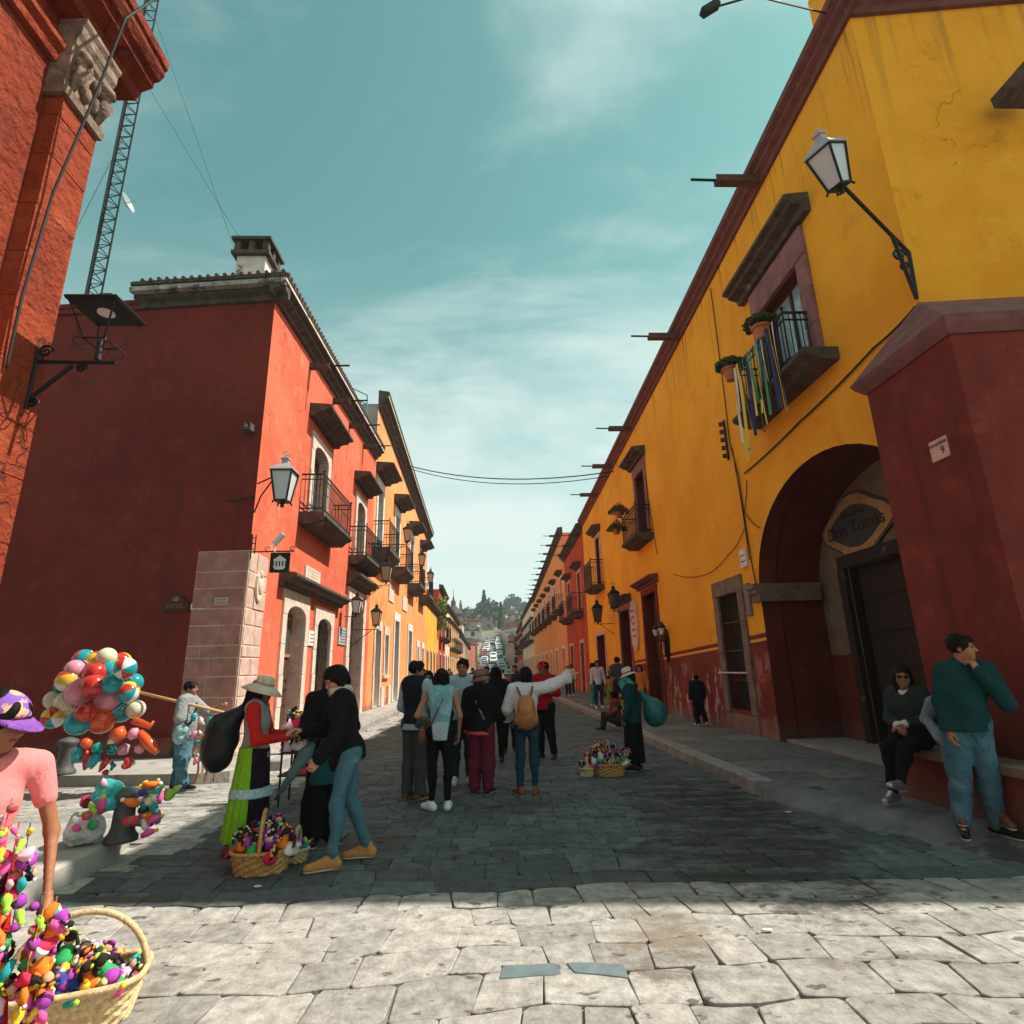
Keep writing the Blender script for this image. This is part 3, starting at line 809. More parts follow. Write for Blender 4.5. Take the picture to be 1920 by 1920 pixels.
def hood(T, parent, u0, u1, v, proj, h, mt, corbels=3, name='hood'):
    prof = [(0.0, -0.0), (proj*0.30, 0.0), (proj*0.36, h*0.30), (proj*0.72, h*0.45), (proj*0.78, h*0.62), (proj, h*0.70), (proj, h*0.92), (proj*0.85, h), (0.0, h*1.12)]
    o = run(T, parent, name, u0, u1, v, v, prof, mt)
    for k in range(corbels):
        u = u0+0.14+(u1-u0-0.28)*(k+0.5)/corbels
        mb = MB(T)
        for sgn in (0,):
            mb.prism([(0.002, -h*0.75), (proj*0.28, -h*0.70), (proj*0.45, -h*0.35), (proj*0.62, h*0.05), (proj*0.74, h*0.40), (0.002, h*0.28)], u-0.09, u+0.09, 'x')
        mb.obj('corbel', mt, o)
    return o
def balcony(T, parent, u0, u1, v, proj, rh=0.98, mt=None, ru=None, gap=0.105, thick=0.24, brackets=2, curl=True):
    """stone slab with moulded edge, iron railing on three sides"""
    mt = mt or M_DARKSTONE
    prof = [(0.0, -thick), (proj*0.55, -thick*1.0), (proj*0.74, -thick*0.62), (proj*0.90, -thick*0.50), (proj, -thick*0.32), (proj, 0.0), (0.0, 0.0)]
    o = run(T, parent, 'balcony', u0, u1, v, v, prof, mt)
    ru = ru or (u0+0.06, u1-0.06); a, b = ru; w1 = proj-0.07
    mb = MB(T)
    zt = v+rh
    for zz, hh in ((zt, 0.022), (v+0.10, 0.016), (zt-0.14, 0.012)):
        mb.box((a, w1-0.012, zz-hh), (b, w1+0.012, zz+hh))
        mb.box((a-0.010, 0.0, zz-hh), (a+0.012, w1-0.012, zz+hh)); mb.box((b-0.012, 0.0, zz-hh), (b+0.010, w1-0.012, zz+hh))
    n = max(4, int((b-a)/gap))
    for k in range(n+1):
        u = a+(b-a)*k/n
        mb.box((u-0.007, w1-0.007, v), (u+0.007, w1+0.007, zt))
        if curl and k % 2 == 0:
            mb.ball((u, w1, v+rh*0.52), (0.024, 0.016, 0.05), 6, 4)
    for uu in (a, b):
        for k in range(1, int(w1/gap)+1):
            w = w1*k/(int(w1/gap)+1)
            mb.box((uu-0.007, w-0.007, v), (uu+0.007, w+0.007, zt))
        mb.tube([(uu, w1, v), (uu, w1, zt+0.05)], 0.016, 6); mb.ball((uu, w1, zt+0.08), 0.034, 8, 6)
    mb.obj('railing', M_IRON, o, fix=False)
    for k in range(brackets):
        u = u0+(u1-u0)*(k+0.5)/brackets + (0.0)
        MB(T).prism([(0.001, -thick*2.6), (proj*0.18, -thick*2.3), (proj*0.5, -thick*1.5), (proj*0.62, -thick*0.98), (0.001, -thick*0.98)], u-0.11, u+0.11, 'x').obj('bracket', mt, o)
    return o
def spout(T, parent, u, v, L=1.0, pipe=0.45, mt=None):
    mb = MB(T)
    mb.prism([(u-0.085, v-0.09), (u+0.085, v-0.09), (u+0.085, v+0.07), (u+0.05, v+0.07), (u+0.05, v-0.03), (u-0.05, v-0.03), (u-0.05, v+0.07), (u-0.085, v+0.07)], -0.1, L, 'y')
    o = mb.obj('waterspout', mt or M_DARKSTONE, parent)
    if pipe: MB(T).tube([(u, L-0.06, v), (u, L+pipe, v+0.01)], 0.028, 8).obj('pipe', M_IRON, o)
    return o
def text_part(parent, body, T, u, v, w, size, mt, flip=1, name='lettering'):
    cu = bpy.data.curves.new(name, 'FONT'); cu.body = body; cu.size = size; cu.align_x = 'CENTER'; cu.align_y = 'CENTER'; cu.extrude = 0.003
    tmp = bpy.data.objects.new('tmp_text', cu); COL.objects.link(tmp)
    dg = bpy.context.evaluated_depsgraph_get()
    me = bpy.data.meshes.new_from_object(tmp.evaluated_get(dg))
    bpy.data.objects.remove(tmp)
    me.name = name
    me.materials.clear(); me.materials.append(mt)
    o = bpy.data.objects.new(name, me); COL.objects.link(o); o.parent = parent
    B = Matrix(((flip,0,0,u),(0,0,1,w),(0,1,0,v),(0,0,0,1)))
    o.matrix_local = T @ B if T is not None else B
    return o
# ================================================================== YELLOW HOUSE (right)
CROSS = R(5.6)                       # the side streets leave at a slight angle
yel = empty('yellow_house', (XR, 6.28, 0)); yel.matrix_world = Matrix.Translation((XR, 6.28, 0))
def under(o, root):                  # keep world placement while parenting to a moved empty
    return o
yel.location = (0, 0, 0)
tag(yel, 'long two-storey ochre yellow house with oxblood dado and big arched doorway on the right', 'house')
Y0, Y1 = 6.28, 34.0
roof = lambda y: 11.25 - (y-6.28)*0.043
holes = [archpoly(6.62, 11.8, 0.05, 3.07, 2.0, 24),
         rect(8.62, 10.05, 6.52, 8.55), rect(12.86, 14.02, 0.62, 3.22), rect(19.40, 21.15, 0.16, 4.1),
         rect(19.55, 20.85, 6.2, 8.6), rect(28.8, 29.9, 5.75, 8.2), rect(23.4, 25.2, 0.16, 3.9), rect(28.9, 31.2, 0.16, 3.2)]
holed_wall('wall', [(Y0, -0.05), (Y1, -0.05), (Y1, roof(Y1)), (Y0, roof(Y0))], holes, TR, M_YEL, yel, depth=0.4, revmat=M_OXDARK)
# side-street front
TF = Matrix.Translation((XR, Y0, 0)) @ Matrix.Rotation(-CROSS, 4, 'Z') @ Matrix(((1,0,0,0),(0,-1,0,0),(0,0,1,0),(0,0,0,1)))
holed_wall('front_wall', rect(0, 22, -0.05, roof(Y0)), [rect(4.2, 5.4, 6.4, 8.8)], TF, M_YEL2, yel, depth=0.4)
casement(TF, yel, 4.2, 5.4, 6.4, 8.8)
# bulk behind the facades: roof slab, end wall and rear
mb = MB()
fx = XR+22*math.cos(CROSS); fy = Y0-22*math.sin(CROSS)
mb.add([(XR,Y0,roof(Y0)-0.02),(fx,fy,roof(Y0)-0.02),(fx,Y1,roof(Y1)-0.02),(XR,Y1,roof(Y1)-0.02)], [(0,1,2,3)])
mb.add([(XR,Y1-0.01,-0.05),(fx,Y1-0.01,-0.05),(fx,Y1-0.01,roof(Y1)-0.02),(XR,Y1-0.01,roof(Y1)-0.02)], [(0,1,2,3)])
mb.add([(fx,fy,-0.05),(fx,Y1,-0.05),(fx,Y1,roof(Y1)),(fx,fy,roof(Y0))], [(0,1,2,3)])
mb.obj('roof', M_ROOFTOP, yel, fix=False)
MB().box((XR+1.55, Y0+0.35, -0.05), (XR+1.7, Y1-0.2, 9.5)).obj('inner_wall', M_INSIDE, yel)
prof = [(0.0, -0.12), (0.06, -0.12), (0.08, -0.02), (0.17, 0.05), (0.17, 0.13), (0.27, 0.20), (0.27, 0.33), (0.0, 0.42)]
run(TR, yel, 'cornice', Y0-0.27, Y1, roof(Y0-0.27), roof(Y1), prof, M_MOULD)
run(TF, yel, 'cornice', -0.02, 22, roof(Y0)-0.006, roof(Y0)-0.006, prof, M_MOULD)
# parapet stub on the corner above the cornice
MB().box((XR-0.02, Y0+0.22, 11.3), (XR+0.4, Y0+0.75, 12.6)).obj('parapet', M_YEL2, yel)
# arch recess
rec = MB()
XB = XR+1.3
rec.box((XR+0.38, 11.8, -0.05), (XB, 11.95, 6.0)); rec.obj('porch_wall', M_OXDARK, yel)
MB().box((XR+0.38, 6.45, -0.05), (XB, 6.62, 6.0)).obj('porch_wall', M_OXDARK, yel)
# vaulted soffit of the porch
N = 24; mb = MB()
pp = [(9.21+2.59*math.cos(PI*k/N), 3.07+2.0*math.sin(PI*k/N)) for k in range(N+1)]
vs = [(XR+0.35, a, b) for a, b in pp] + [(XB, a, b) for a, b in pp]
mb.add(vs, [(k, k+1, N+2+k, N+1+k) for k in range(N)])
mb.obj('vault', M_OXDARK, yel, smooth=True, fix=False)
TB = wall_frame('R', XB)
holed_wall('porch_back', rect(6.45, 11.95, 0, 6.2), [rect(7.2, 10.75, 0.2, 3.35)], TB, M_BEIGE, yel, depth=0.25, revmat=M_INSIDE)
MB(TB).box((10.77, 0.0, 0.14), (11.79, 0.016, 1.75)).obj('dado', M_OXDARK, yel)
MB(TB).box((7.15, 0.003, 3.36), (10.95, 0.10, 3.60)).obj('lintel', M_OLDWOOD, yel)
for a, b in ((10.77, 10.97),): MB(TB).box((a, 0.018, 0.14), (b, 0.11, 3.355)).obj('post', M_OLDWOOD, yel)
dr = plank_door(TB, yel, 7.2, 10.75, 0.2, 3.35, d=0.15, mt=M_OLDWOOD, leaf=2, rows=5)
MB().box((XR+0.12, 6.62, -0.05), (XB+0.2, 11.8, 0.19)).obj('door_step', M_KERB, yel)
# impost of the arch
run(TR, yel, 'impost', 11.64, 12.02, 2.86, 2.86, [(-1.2,0.0),(0.10,0.0),(0.10,0.14),(0.15,0.16),(0.15,0.24),(0.20,0.27),(0.20,0.36),(-1.2,0.36)], M_CANTERAD)
# upper window over the arch
w = casement(TR, yel, 8.62, 10.05, 6.52, 8.55, d=0.2, pane=M_PANE, rows=1)
frame_piece(TR, w, 8.62, 10.05, 6.52, 8.55, 0.33, 0.07, M_PINKSTONE, top=0.58)
hood(TR, yel, 7.98, 10.72, 9.16, 0.46, 0.34, M_DARKSTONE, corbels=9)
B1 = balcony(TR, yel, 7.98, 10.78, 6.50, 0.58, rh=0.98, ru=(8.50, 10.45), thick=0.22, brackets=2, curl=True)
# grille window
frame_piece(TR, grille(TR, yel, 12.86, 14.02, 0.62, 3.22, w=-0.03), 12.86, 14.02, 0.55, 3.22, 0.28, 0.05, M_CANTERAD, top=0.36)
casement(TR, yel, 12.86, 14.02, 0.62, 3.22, d=0.3, rows=4)
MB(TR).box((12.6, -0.1, 0.14), (14.28, 0.04, 0.53)).obj('sill_block', M_CANTERAD, yel)
MB(TR).tube([(12.72, 0.09, 1.43), (14.35, 0.09, 1.43)], 0.022, 8).obj('rail', M_CANTERA2, yel)
# tall door
d_ = plank_door(TR, yel, 19.40, 21.15, 0.16, 4.1, d=0.33, rows=5)
frame_piece(TR, d_, 19.40, 21.15, 0.16, 4.1, 0.18, 0.04, M_OXBLOOD, top=0.22)
hood(TR, yel, 19.0, 21.6, 4.36, 0.35, 0.26, M_MOULD, corbels=0)
# second upper window with balcony
w = casement(TR, yel, 19.55, 20.85, 6.2, 8.6, d=0.25, rows=3)
frame_piece(TR, w, 19.55, 20.85, 6.2, 8.6, 0.24, 0.06, M_PINKSTONE, top=0.4)
hood(TR, yel, 19.2, 21.3, 9.02, 0.5, 0.3, M_DARKSTONE, corbels=4)
balcony(TR, yel, 19.1, 21.3, 6.1, 0.62, rh=1.0)
w = casement(TR, yel, 28.8, 29.9, 5.75, 8.2, d=0.22, pane=M_FROST, rows=2)
frame_piece(TR, w, 28.8, 29.9, 5.75, 8.2, 0.2, 0.05, M_CANTERA)
hood(TR, yel, 28.4, 30.3, 8.42, 0.45, 0.3, M_DARKSTONE, corbels=3)
balcony(TR, yel, 28.2, 30.5, 5.6, 0.7, rh=1.25)
# two open shop fronts
for (a, b, z) in ((23.4, 25.2, 3.9), (28.9, 31.2, 3.2)):
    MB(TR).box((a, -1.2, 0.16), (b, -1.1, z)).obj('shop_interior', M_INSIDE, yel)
    o = MB(TR).box((a, -0.3, 0.16), (a+0.5, -0.25, z)).obj('door', M_WOOD, yel, fix=False)
    frame_piece(TR, o, a, b, 0.16, z, 0.2, 0.05, M_PINKSTONE if a < 25 else M_CANTERA)
hood(TR, yel, 23.0, 25.6, 4.15, 0.4, 0.3, M_DARKSTONE, corbels=0)
for (px, py) in ((1425, 325), (1275, 625), (1187, 815), (1150, 883), (1122, 935)):
    u = PRr(px, py)[0]
    spout(TR, yel, u, roof(u)+0.0, L=0.95, pipe=0.5, mt=mat('spout_wood', (0.12, 0.065, 0.045), 0.9, var=0.4, scale=12))
MB().box((XR+0.6, 33.0, 9.8), (XR+1.5, 33.9, 11.9)).obj('chimney', M_CANTERA, yel)

# corner buttress in oxblood with its stone cap and bench
but = empty('corner_buttress'); tag(but, 'oxblood red corner buttress with sloped stone cap against the yellow house', 'buttress')
bx0, by0, by1 = 5.0, 5.33, 6.74
ez = 5.12
fyv = lambda x: by0-(x-bx0)*math.tan(CROSS)
mb = MB()
mb.add([(bx0,by0,-0.05),(bx0,by1,-0.05),(XR+0.01,by1,-0.05),(12,by1,-0.05),(12,fyv(12),-0.05),
        (bx0,by0,ez),(bx0,by1,ez),(XR+0.01,by1,ez),(12,by1,ez),(12,fyv(12),ez)],
       [(0,1,6,5),(1,2,7,6),(4,0,5,9)])
mb.obj('wall', M_OXBLOOD, but, fix=False)
e = 0.10
def ring(k, z): return [(bx0-k, by0-k, z), (bx0-k, by1+k, z), (XR-0.004, by1+k, z), (12, fyv(12)-k, z)]
r0, r1, r2 = ring(0.02, ez-0.10), ring(0.10, ez), ring(0.13, ez+0.07)
ap = [(XR-0.012, Y0+0.0, 6.1), (12, Y0-6.4*math.tan(CROSS), 6.1)]
mb = MB()
V = r0 + r1 + r2 + ap
mb.add(V, [(0,1,5,4),(1,2,6,5),(3,0,4,7),(4,5,9,8),(5,6,10,9),(7,4,8,11),(8,9,12),(9,10,12),(11,8,12,13)])
mb.obj('cap', M_PINKSTONE if False else mat('cap_stone', (0.20, 0.085, 0.078), 0.85, var=0.3, scale=4, bump=0.4, bscale=25, patch=(0.50, 0.38, 0.36), pscale=6, pthr=0.70), but, fix=False)
MB().prism([(4.62, 4.92), (12, 4.92-7.4*math.tan(CROSS)), (12, 5.5), (5.01, 5.36), (5.01, 6.95), (4.62, 6.95)], 0.0, 0.60, 'z').obj('bench', M_OXBLOOD, but)
MB().prism([(4.58, 4.88), (12, 4.88-7.4*math.tan(CROSS)), (12, 5.5), (5.012, 5.36), (5.012, 6.98), (4.58, 6.98)], 0.602, 0.68, 'z').obj('bench_top', M_CANTERAD, but)

# ================================================================== RED CORNER HOUSE (left)
red = empty('red_house'); tag(red, 'two-storey vermilion corner house with stone quoins and iron balconies on the left', 'house')
ry0, ry1 = 11.95, 24.0
rroof = lambda y: 10.25 + (y-11.95)*0.045
redholes = [rect(15.55, 16.9, 5.85, 8.05), rect(20.95, 22.2, 5.75, 7.95),
            rect(14.35, 15.75, 0.2, 3.3), rect(16.9, 18.3, 0.95, 3.2), archpoly(20.6, 22.6, 0.2, 3.5, 0.7)]
redholes[0] = archpoly(15.55, 16.9, 5.85, 7.8, 0.25); redholes[1] = archpoly(20.95, 22.2, 5.75, 7.7, 0.25)
redholes[2] = archpoly(14.35, 15.75, 0.2, 3.05, 0.25); redholes[3] = archpoly(16.9, 18.3, 0.95, 2.95, 0.25)
holed_wall('wall', [(ry0, -0.05), (ry1, -0.05), (ry1, rroof(ry1)), (ry0, rroof(ry0))], redholes, TL, M_RED, red, depth=0.35, revmat=M_CANTERA)
TS = Matrix.Translation((XL, ry0, 0)) @ Matrix.Rotation(-CROSS, 4, 'Z') @ Matrix(((-1,0,0,0),(0,-1,0,0),(0,0,1,0),(0,0,0,1)))
SL = 26.0
holed_wall('side_wall', rect(0, SL, -0.05, rroof(ry0)), [], TS, M_REDSIDE, red)
mb = MB()
bxx = XL-SL*math.cos(CROSS); byy = ry0+SL*math.sin(CROSS)
mb.add([(XL,ry0,rroof(ry0)-0.02),(bxx,byy,rroof(ry0)-0.02),(bxx,ry1+3,rroof(ry1)-0.02),(XL,ry1,rroof(ry1)-0.02)], [(0,1,2,3)])
mb.add([(XL,ry1-0.005,-0.05),(bxx,ry1-0.005,-0.05),(bxx,ry1-0.005,rroof(ry1)),(XL,ry1-0.005,rroof(ry1))], [(0,1,2,3)])
mb.obj('roof', M_ROOFTOP, red, fix=False)
MB().box((XL-1.2, ry0+1.4, 0), (XL-1.05, ry1-0.1, 9.5)).obj('inner_wall', M_INSIDE, red)
cprof = [(0.0, -0.10), (0.08, -0.10), (0.10, 0.0), (0.24, 0.07), (0.24, 0.16), (0.36, 0.20), (0.36, 0.30), (0.40, 0.31), (0.40, 0.40), (0.0, 0.46)]
run(TL, red, 'cornice', ry0-0.40, ry1, rroof(ry0-0.40), rroof(ry1), cprof, M_DARKSTONE)
run(TL, red, 'cornice_lip', ry0-0.42, ry1, rroof(ry0-0.42)+0.215, rroof(ry1)+0.215, [(0.352, 0.0), (0.382, 0.0), (0.382, 0.065), (0.352, 0.065)], M_WHITESTONE)
run(TS, red, 'cornice', -0.36, 3.35, rroof(ry0)-0.004, rroof(ry0)-0.004, cprof, M_DARKSTONE)
run(TS, red, 'cornice_lip', -0.38, 3.36, rroof(ry0)+0.14, rroof(ry0)+0.14, [(0.25, 0.0), (0.40, 0.0), (0.405, 0.11), (0.25, 0.11)], mat('pale_lip', (0.36, 0.32, 0.28), 0.95, var=0.4, scale=4, patch=(0.12, 0.10, 0.085), pscale=3, pthr=0.52))
run(TS, red, 'parapet_moulding', 3.37, SL, rroof(ry0)-0.02, rroof(ry0)-0.02, [(0,-0.1),(0.06,-0.1),(0.06,0.02),(0.10,0.04),(0.10,0.14),(0,0.2)], M_REDSIDE)
# roof tiles along the cornice edge
tl = MB(TL)
for k in range(62):
    u = ry0-0.35+k*0.2
    tl.tube([(u, 0.43, rroof(u)+0.40+random.uniform(-.012,.012)), (u, 0.05, rroof(u)+0.46)], 0.05, 6)
tl.obj('edge_tiles', M_TILE, red, fix=False)['kind'] = 'stuff'
tl = MB(TS)
for k in range(18):
    u = -0.35+k*0.2
    tl.tube([(u, 0.43, rroof(ry0)+0.40+random.uniform(-.012,.012)), (u, 0.05, rroof(ry0)+0.46)], 0.05, 6)
tl.obj('edge_tiles', M_TILE, red, fix=False)['kind'] = 'stuff'
# quoin stones at the corner, on both faces
MB(TS).box((0.0, 0.003, -0.05), (1.1, 0.018, 4.15)).obj('quoin_bed', M_JOINT, red)
MB(TL).box((ry0-0.02, 0.003, -0.05), (ry0+0.95, 0.018, 4.15)).obj('quoin_bed', M_JOINT, red)
z = 0.15; k = 0
hs = [0.34, 0.42, 0.30, 0.40, 0.36, 0.24, 0.40, 0.34, 0.42, 0.34, 0.44]
for h in hs:
    if z > 4.1: break
    cut = [0.42, 0.66, 0.30, 0.58, 0.48, 0.75, 0.36][k % 7]*1.1
    for a, b in ((0.0, cut), (cut, 1.1)):
        MB(TS).cbox((a+0.014, 0.0, z+0.013), (b-0.014, 0.034+random.uniform(-.006, .01), z+h-0.013), 0.012).obj('quoin_stone', M_QUOIN, red, fix=False)
    cut = [0.55, 0.36, 0.60, 0.40, 0.5, 0.3, 0.62][k % 7]*0.95
    for a, b in ((0.0, cut), (cut, 0.95)):
        MB(TL).cbox((ry0+a+0.012, 0.0, z+0.012), (ry0+b-0.012, 0.034+random.uniform(-.006, .01), z+h-0.012), 0.012).obj('quoin_stone', M_CANTERA, red, fix=False)
    z += h; k += 1
# balcony doors of the upper floor
for (a, b, v0, v1) in ((15.55, 16.9, 5.85, 7.8), (20.95, 22.2, 5.75, 7.7)):
    w = casement(TL, red, a, b, v0, v1, d=0.25, rows=3, arch=0.25)
    frame_piece(TL, w, a, b, v0, v1, 0.28, 0.06, M_CANTERA2, top=0.25, arch=0.25)
    hood(TL, red, a-0.62, b+0.62, v1+0.82, 0.62, 0.34, M_DARKSTONE, corbels=4)
    balcony(TL, red, a-0.85, b+0.95, v0-0.1, 0.66, rh=1.05, thick=0.32)
# ground floor: glazed door, grille window, arched portal
w = casement(TL, red, 14.35, 15.75, 2.05, 3.05, d=0.28, mt=M_WOODY, rows=1, arch=0.25, name='fanlight')
frame_piece(TL, w, 14.35, 15.75, 0.16, 3.05, 0.30, 0.06, M_CANTERA2, top=0.34, arch=0.25)
plank_door(TL, red, 15.05, 15.75, 0.2, 2.03, d=0.3, mt=M_WOOD, leaf=1, rows=3)
mb = MB(TL); mb.box((14.36, -0.75, 0.2), (14.41, -0.28, 2.03)); mb.obj('open_door_leaf', M_WOODY, red)
MB(TL).box((15.0, -0.30, 0.2), (15.05, -0.24, 2.03)).obj('door_post', M_WOODY, red)
w = grille(TL, red, 16.9, 18.3, 0.95, 3.2, w=-0.05)
frame_piece(TL, w, 16.9, 18.3, 0.95, 2.95, 0.30, 0.06, M_CANTERA2, top=0.30, arch=0.25, sill=True)
casement(TL, red, 16.9, 18.3, 0.95, 2.95, d=0.28, rows=4, arch=0.25)
hood(TL, red, 13.7, 19.2, 3.68, 0.42, 0.30, M_DARKSTONE, corbels=0)
d_ = plank_door(TL, red, 20.6, 22.6, 0.2, 3.5, d=0.3, mt=M_OLDWOOD, rows=4, arch=0.65)
frame_piece(TL, d_, 20.6, 22.6, 0.16, 3.5, 0.42, 0.09, M_CANTERA2, top=0.35, arch=0.7)
hood(TL, red, 20.0, 23.3, 4.62, 0.5, 0.4, M_DARKSTONE, corbels=3)
for px, py in ((582, 685), (625, 752), (655, 802), (680, 857)):
    u = PLl(px, py)[0]
    spout(TL, red, u, rroof(u)-0.35, L=0.55, pipe=0.55)
spout(TS, red, 0.25, 6.9, L=0.2, pipe=0)
# chimney
ch = MB(); cx, cy = -6.05, 13.0
ch.box((cx-0.36, cy-0.36, 10.2), (cx+0.36, cy+0.36, 12.0)); o = ch.obj('chimney', M_WHITESTONE, red)
c2 = MB(); c2.box((cx-0.48, cy-0.48, 12.002), (cx+0.48, cy+0.48, 12.10))
for sx in (-1, 0, 1):
    for sy in (-1, 0, 1):
        if sx or sy: c2.box((cx+sx*0.36-0.07, cy+sy*0.36-0.07, 12.10), (cx+sx*0.36+0.07, cy+sy*0.36+0.07, 12.42))
c2.box((cx-0.50, cy-0.50, 12.42), (cx+0.50, cy+0.50, 12.50)); c2.lathe([(0.6, 0), (0.2, 0.2), (0.06, 0.22), (0.08, 0.32), (0.01, 0.36)], 4, (cx, cy, 12.50), rot=PI/4)
c2.obj('chimney_pot', M_DARKSTONE, o)
run(TS, red, 'plinth', 1.12, SL, -0.05, -0.05, [(0, 0), (0.14, 0), (0.14, 0.55), (0.0, 0.62)], M_REDSIDE)
# carved shield and blind plaques on the walls
sh = MB(TL); u, v = PLl(481, 1100)
sh.prism([(u-0.16, v+0.2), (u-0.2, v-0.05), (u-0.12, v-0.25), (u, v-0.34), (u+0.12, v-0.25), (u+0.2, v-0.05), (u+0.16, v+0.2), (u+0.06, v+0.3), (u-0.06, v+0.3)], 0.02, 0.09, 'y')
sh.ball((u, 0.10, v), (0.12, 0.04, 0.17), 10, 6); sh.ball((u, 0.08, v+0.26), (0.08, 0.05, 0.09), 8, 6)
sh.obj('carved_shield', M_CANTERA2, red)

# ================================================================== ORANGE HOUSE (left, beyond)
ora = empty('orange_house'); tag(ora, 'tall orange house with white window surrounds beyond the red corner house', 'house')
oy0, oy1 = 24.0, 44.5
oroof = lambda y: 13.4 - (y-24)*0.083
ups = [(24.7, 25.9), (29.5, 30.8), (35.2, 36.5), (40.5, 41.8)]
lows = [(25.3, 26.5, 3.4, 0.2), (27.6, 28.4, 3.3, 1.5), (30.2, 31.6, 4.2, 0.2), (35.2, 36.6, 4.0, 0.2), (39.4, 40.2, 3.2, 1.2), (42.0, 43.0, 3.2, 0.2)]
oh = [rect(a, b, 6.9, 9.7) for a, b in ups] + [rect(a, b, z0, z1) for a, b, z1, z0 in lows]
holed_wall('wall', [(oy0, -0.05), (oy1, -0.05), (oy1, oroof(oy1)), (oy0, oroof(oy0))], oh, TL, M_ORANGE, ora, depth=0.3, revmat=M_WHITE)
mb = MB()
mb.add([(XL,oy0,oroof(oy0)-0.02),(XL-14,oy0,oroof(oy0)-0.02),(XL-14,oy1,oroof(oy1)-0.02),(XL,oy1,oroof(oy1)-0.02)], [(0,1,2,3)])
mb.add([(XL,oy0+0.005,-0.05),(XL-14,oy0+0.005,-0.05),(XL-14,oy0+0.005,oroof(oy0)),(XL,oy0+0.005,oroof(oy0))], [(0,1,2,3)])
mb.add([(XL,oy1-0.005,-0.05),(XL-14,oy1-0.005,-0.05),(XL-14,oy1-0.005,oroof(oy1)),(XL,oy1-0.005,oroof(oy1))], [(0,1,2,3)])
mb.obj('roof', mat('grey_render', (0.30, 0.29, 0.27), 0.9, var=0.3, scale=1.5), ora, fix=False)
run(TL, ora, 'cornice', oy0, oy1+0.3, oroof(oy0), oroof(oy1+0.3), [(a*1.25, b*1.5) for a, b in cprof], M_DARKSTONE)
run(TL, ora, 'cornice_lip', oy0, oy1+0.31, oroof(oy0)+0.32, oroof(oy1+0.31)+0.32, [(0.44, 0), (0.475, 0), (0.475, 0.09), (0.44, 0.09)], M_WHITESTONE)
for i, (a, b) in enumerate(ups):
    w = casement(TL, ora, a, b, 6.9, 9.7, d=0.25, rows=3)
    frame_piece(TL, w, a, b, 6.9, 9.7, 0.26, 0.05, M_WHITE, top=0.4)
    hood(TL, ora, a-0.6, b+0.6, 10.25, 0.8, 0.36, M_DARKSTONE, corbels=0)
    balcony(TL, ora, a-0.75, b+0.75, 6.75, 0.78, rh=1.15, gap=0.13, thick=0.5, curl=False, brackets=0)
for (a, b, z1, z0) in lows:
    if z0 < 1: o = plank_door(TL, ora, a, b, z0, z1, d=0.25)
    else: o = casement(TL, ora, a, b, z0, z1, d=0.25)
    frame_piece(TL, o, a, b, z0, z1, 0.26, 0.06, M_WHITE if a > 29 else M_CANTERA2, top=0.42, sill=z0 > 1)
MB(TL).box((26.75, 0, 0.1), (27.4, 0.12, 1.0)).obj('pilaster_base', M_CANTERA2, ora)
MB(TL).box((28.6, 0, 0.1), (29.3, 0.10, 1.0)).obj('pilaster_base', M_CANTERA2, ora)
for u0, u1, z0, z1 in ((28.2, 29.6, 5.0, 5.8), (32.6, 34.4, 5.0, 5.8)): MB(TL).box((u0, 0.0, z0), (u1, 0.05, z1)).obj('panel', M_CANTERA2, ora)

# ================================================================== NEAR LEFT HOUSE
XN = -4.3
TN = wall_frame('L', XN)
near = empty('near_left_house'); tag(near, 'rough orange-red rendered house with blockwork pilaster and carved capital at left edge', 'house')
MB(TN).box((-14, -8, -0.05), (4.64, -0.17, 9.2)).obj('wall', M_ROUGH, near)
MB(TN).box((4.66, -8, -0.05), (5.12, -0.004, 9.2)).obj('pilaster_core', M_ROUGH, near)
z = 0.15; k = 0
while z < 7.3:
    h = 0.48+0.06*(k % 3)
    if z + h > 7.35: h = 7.35-z
    for a, b in ((4.64, 5.15),):
        e_ = random.uniform(-0.006, 0.008)
        MB(TN).cbox((a+0.004, -0.30, z+0.002), (b-0.004, e_, z+h-0.002), 0.007).obj('block', M_BLOCKR, near, fix=False)
    z += h; k += 1
# capital with mouldings and scrolls
cap = run(TN, near, 'capital', 4.60, 5.17, 7.36, 7.36, [(-0.3, 0), (0.05, 0), (0.07, 0.08), (0.02, 0.10), (0.02, 0.62), (0.05, 0.66), (0.05, 0.74), (0.08, 0.80), (0.08, 0.9), (0.11, 0.95), (0.11, 1.0), (-0.3, 1.0)], M_CARVED)
for u in (4.68, 5.06):
    sc = MB(TN)
    pts = []
    for q in range(26):
        t = q/25*2.1*2*PI; r_ = 0.155*(1-q/30)
        pts.append((u, 0.05+r_*math.cos(t)*0.6, 7.83+r_*math.sin(t)*.9))
    sc.tube(pts, [0.05*(1-q/45) for q in range(26)], 8); sc.ball((u, 0.08, 7.83), (0.06, 0.06, 0.06), 8, 6)
    sc.tube([(u, 0.14, 7.72), (u, 0.07, 7.6), (u, 0.05, 7.46)], [0.07, 0.05, 0.02], 8)
    sc.obj('scroll', M_CARVED, cap, smooth=True)
lf = MB(TN)
for q in range(7):
    u = 4.72+q*0.045; lf.ball((u, 0.06+0.03*math.sin(q*2), 7.72+0.12*math.sin(q*1.7)), (0.05, 0.05, 0.10), 8, 6)
lf.obj('carved_leaves', M_CARVED, cap, smooth=True)
nprof = [(-0.5, 0), (0.06, 0), (0.09, 0.06), (0.09, 0.12), (0.24, 0.20), (0.24, 0.28), (0.30, 0.30), (0.35, 0.38), (0.35, 0.46), (0.38, 0.48), (0.38, 0.6), (-0.5, 0.66)]
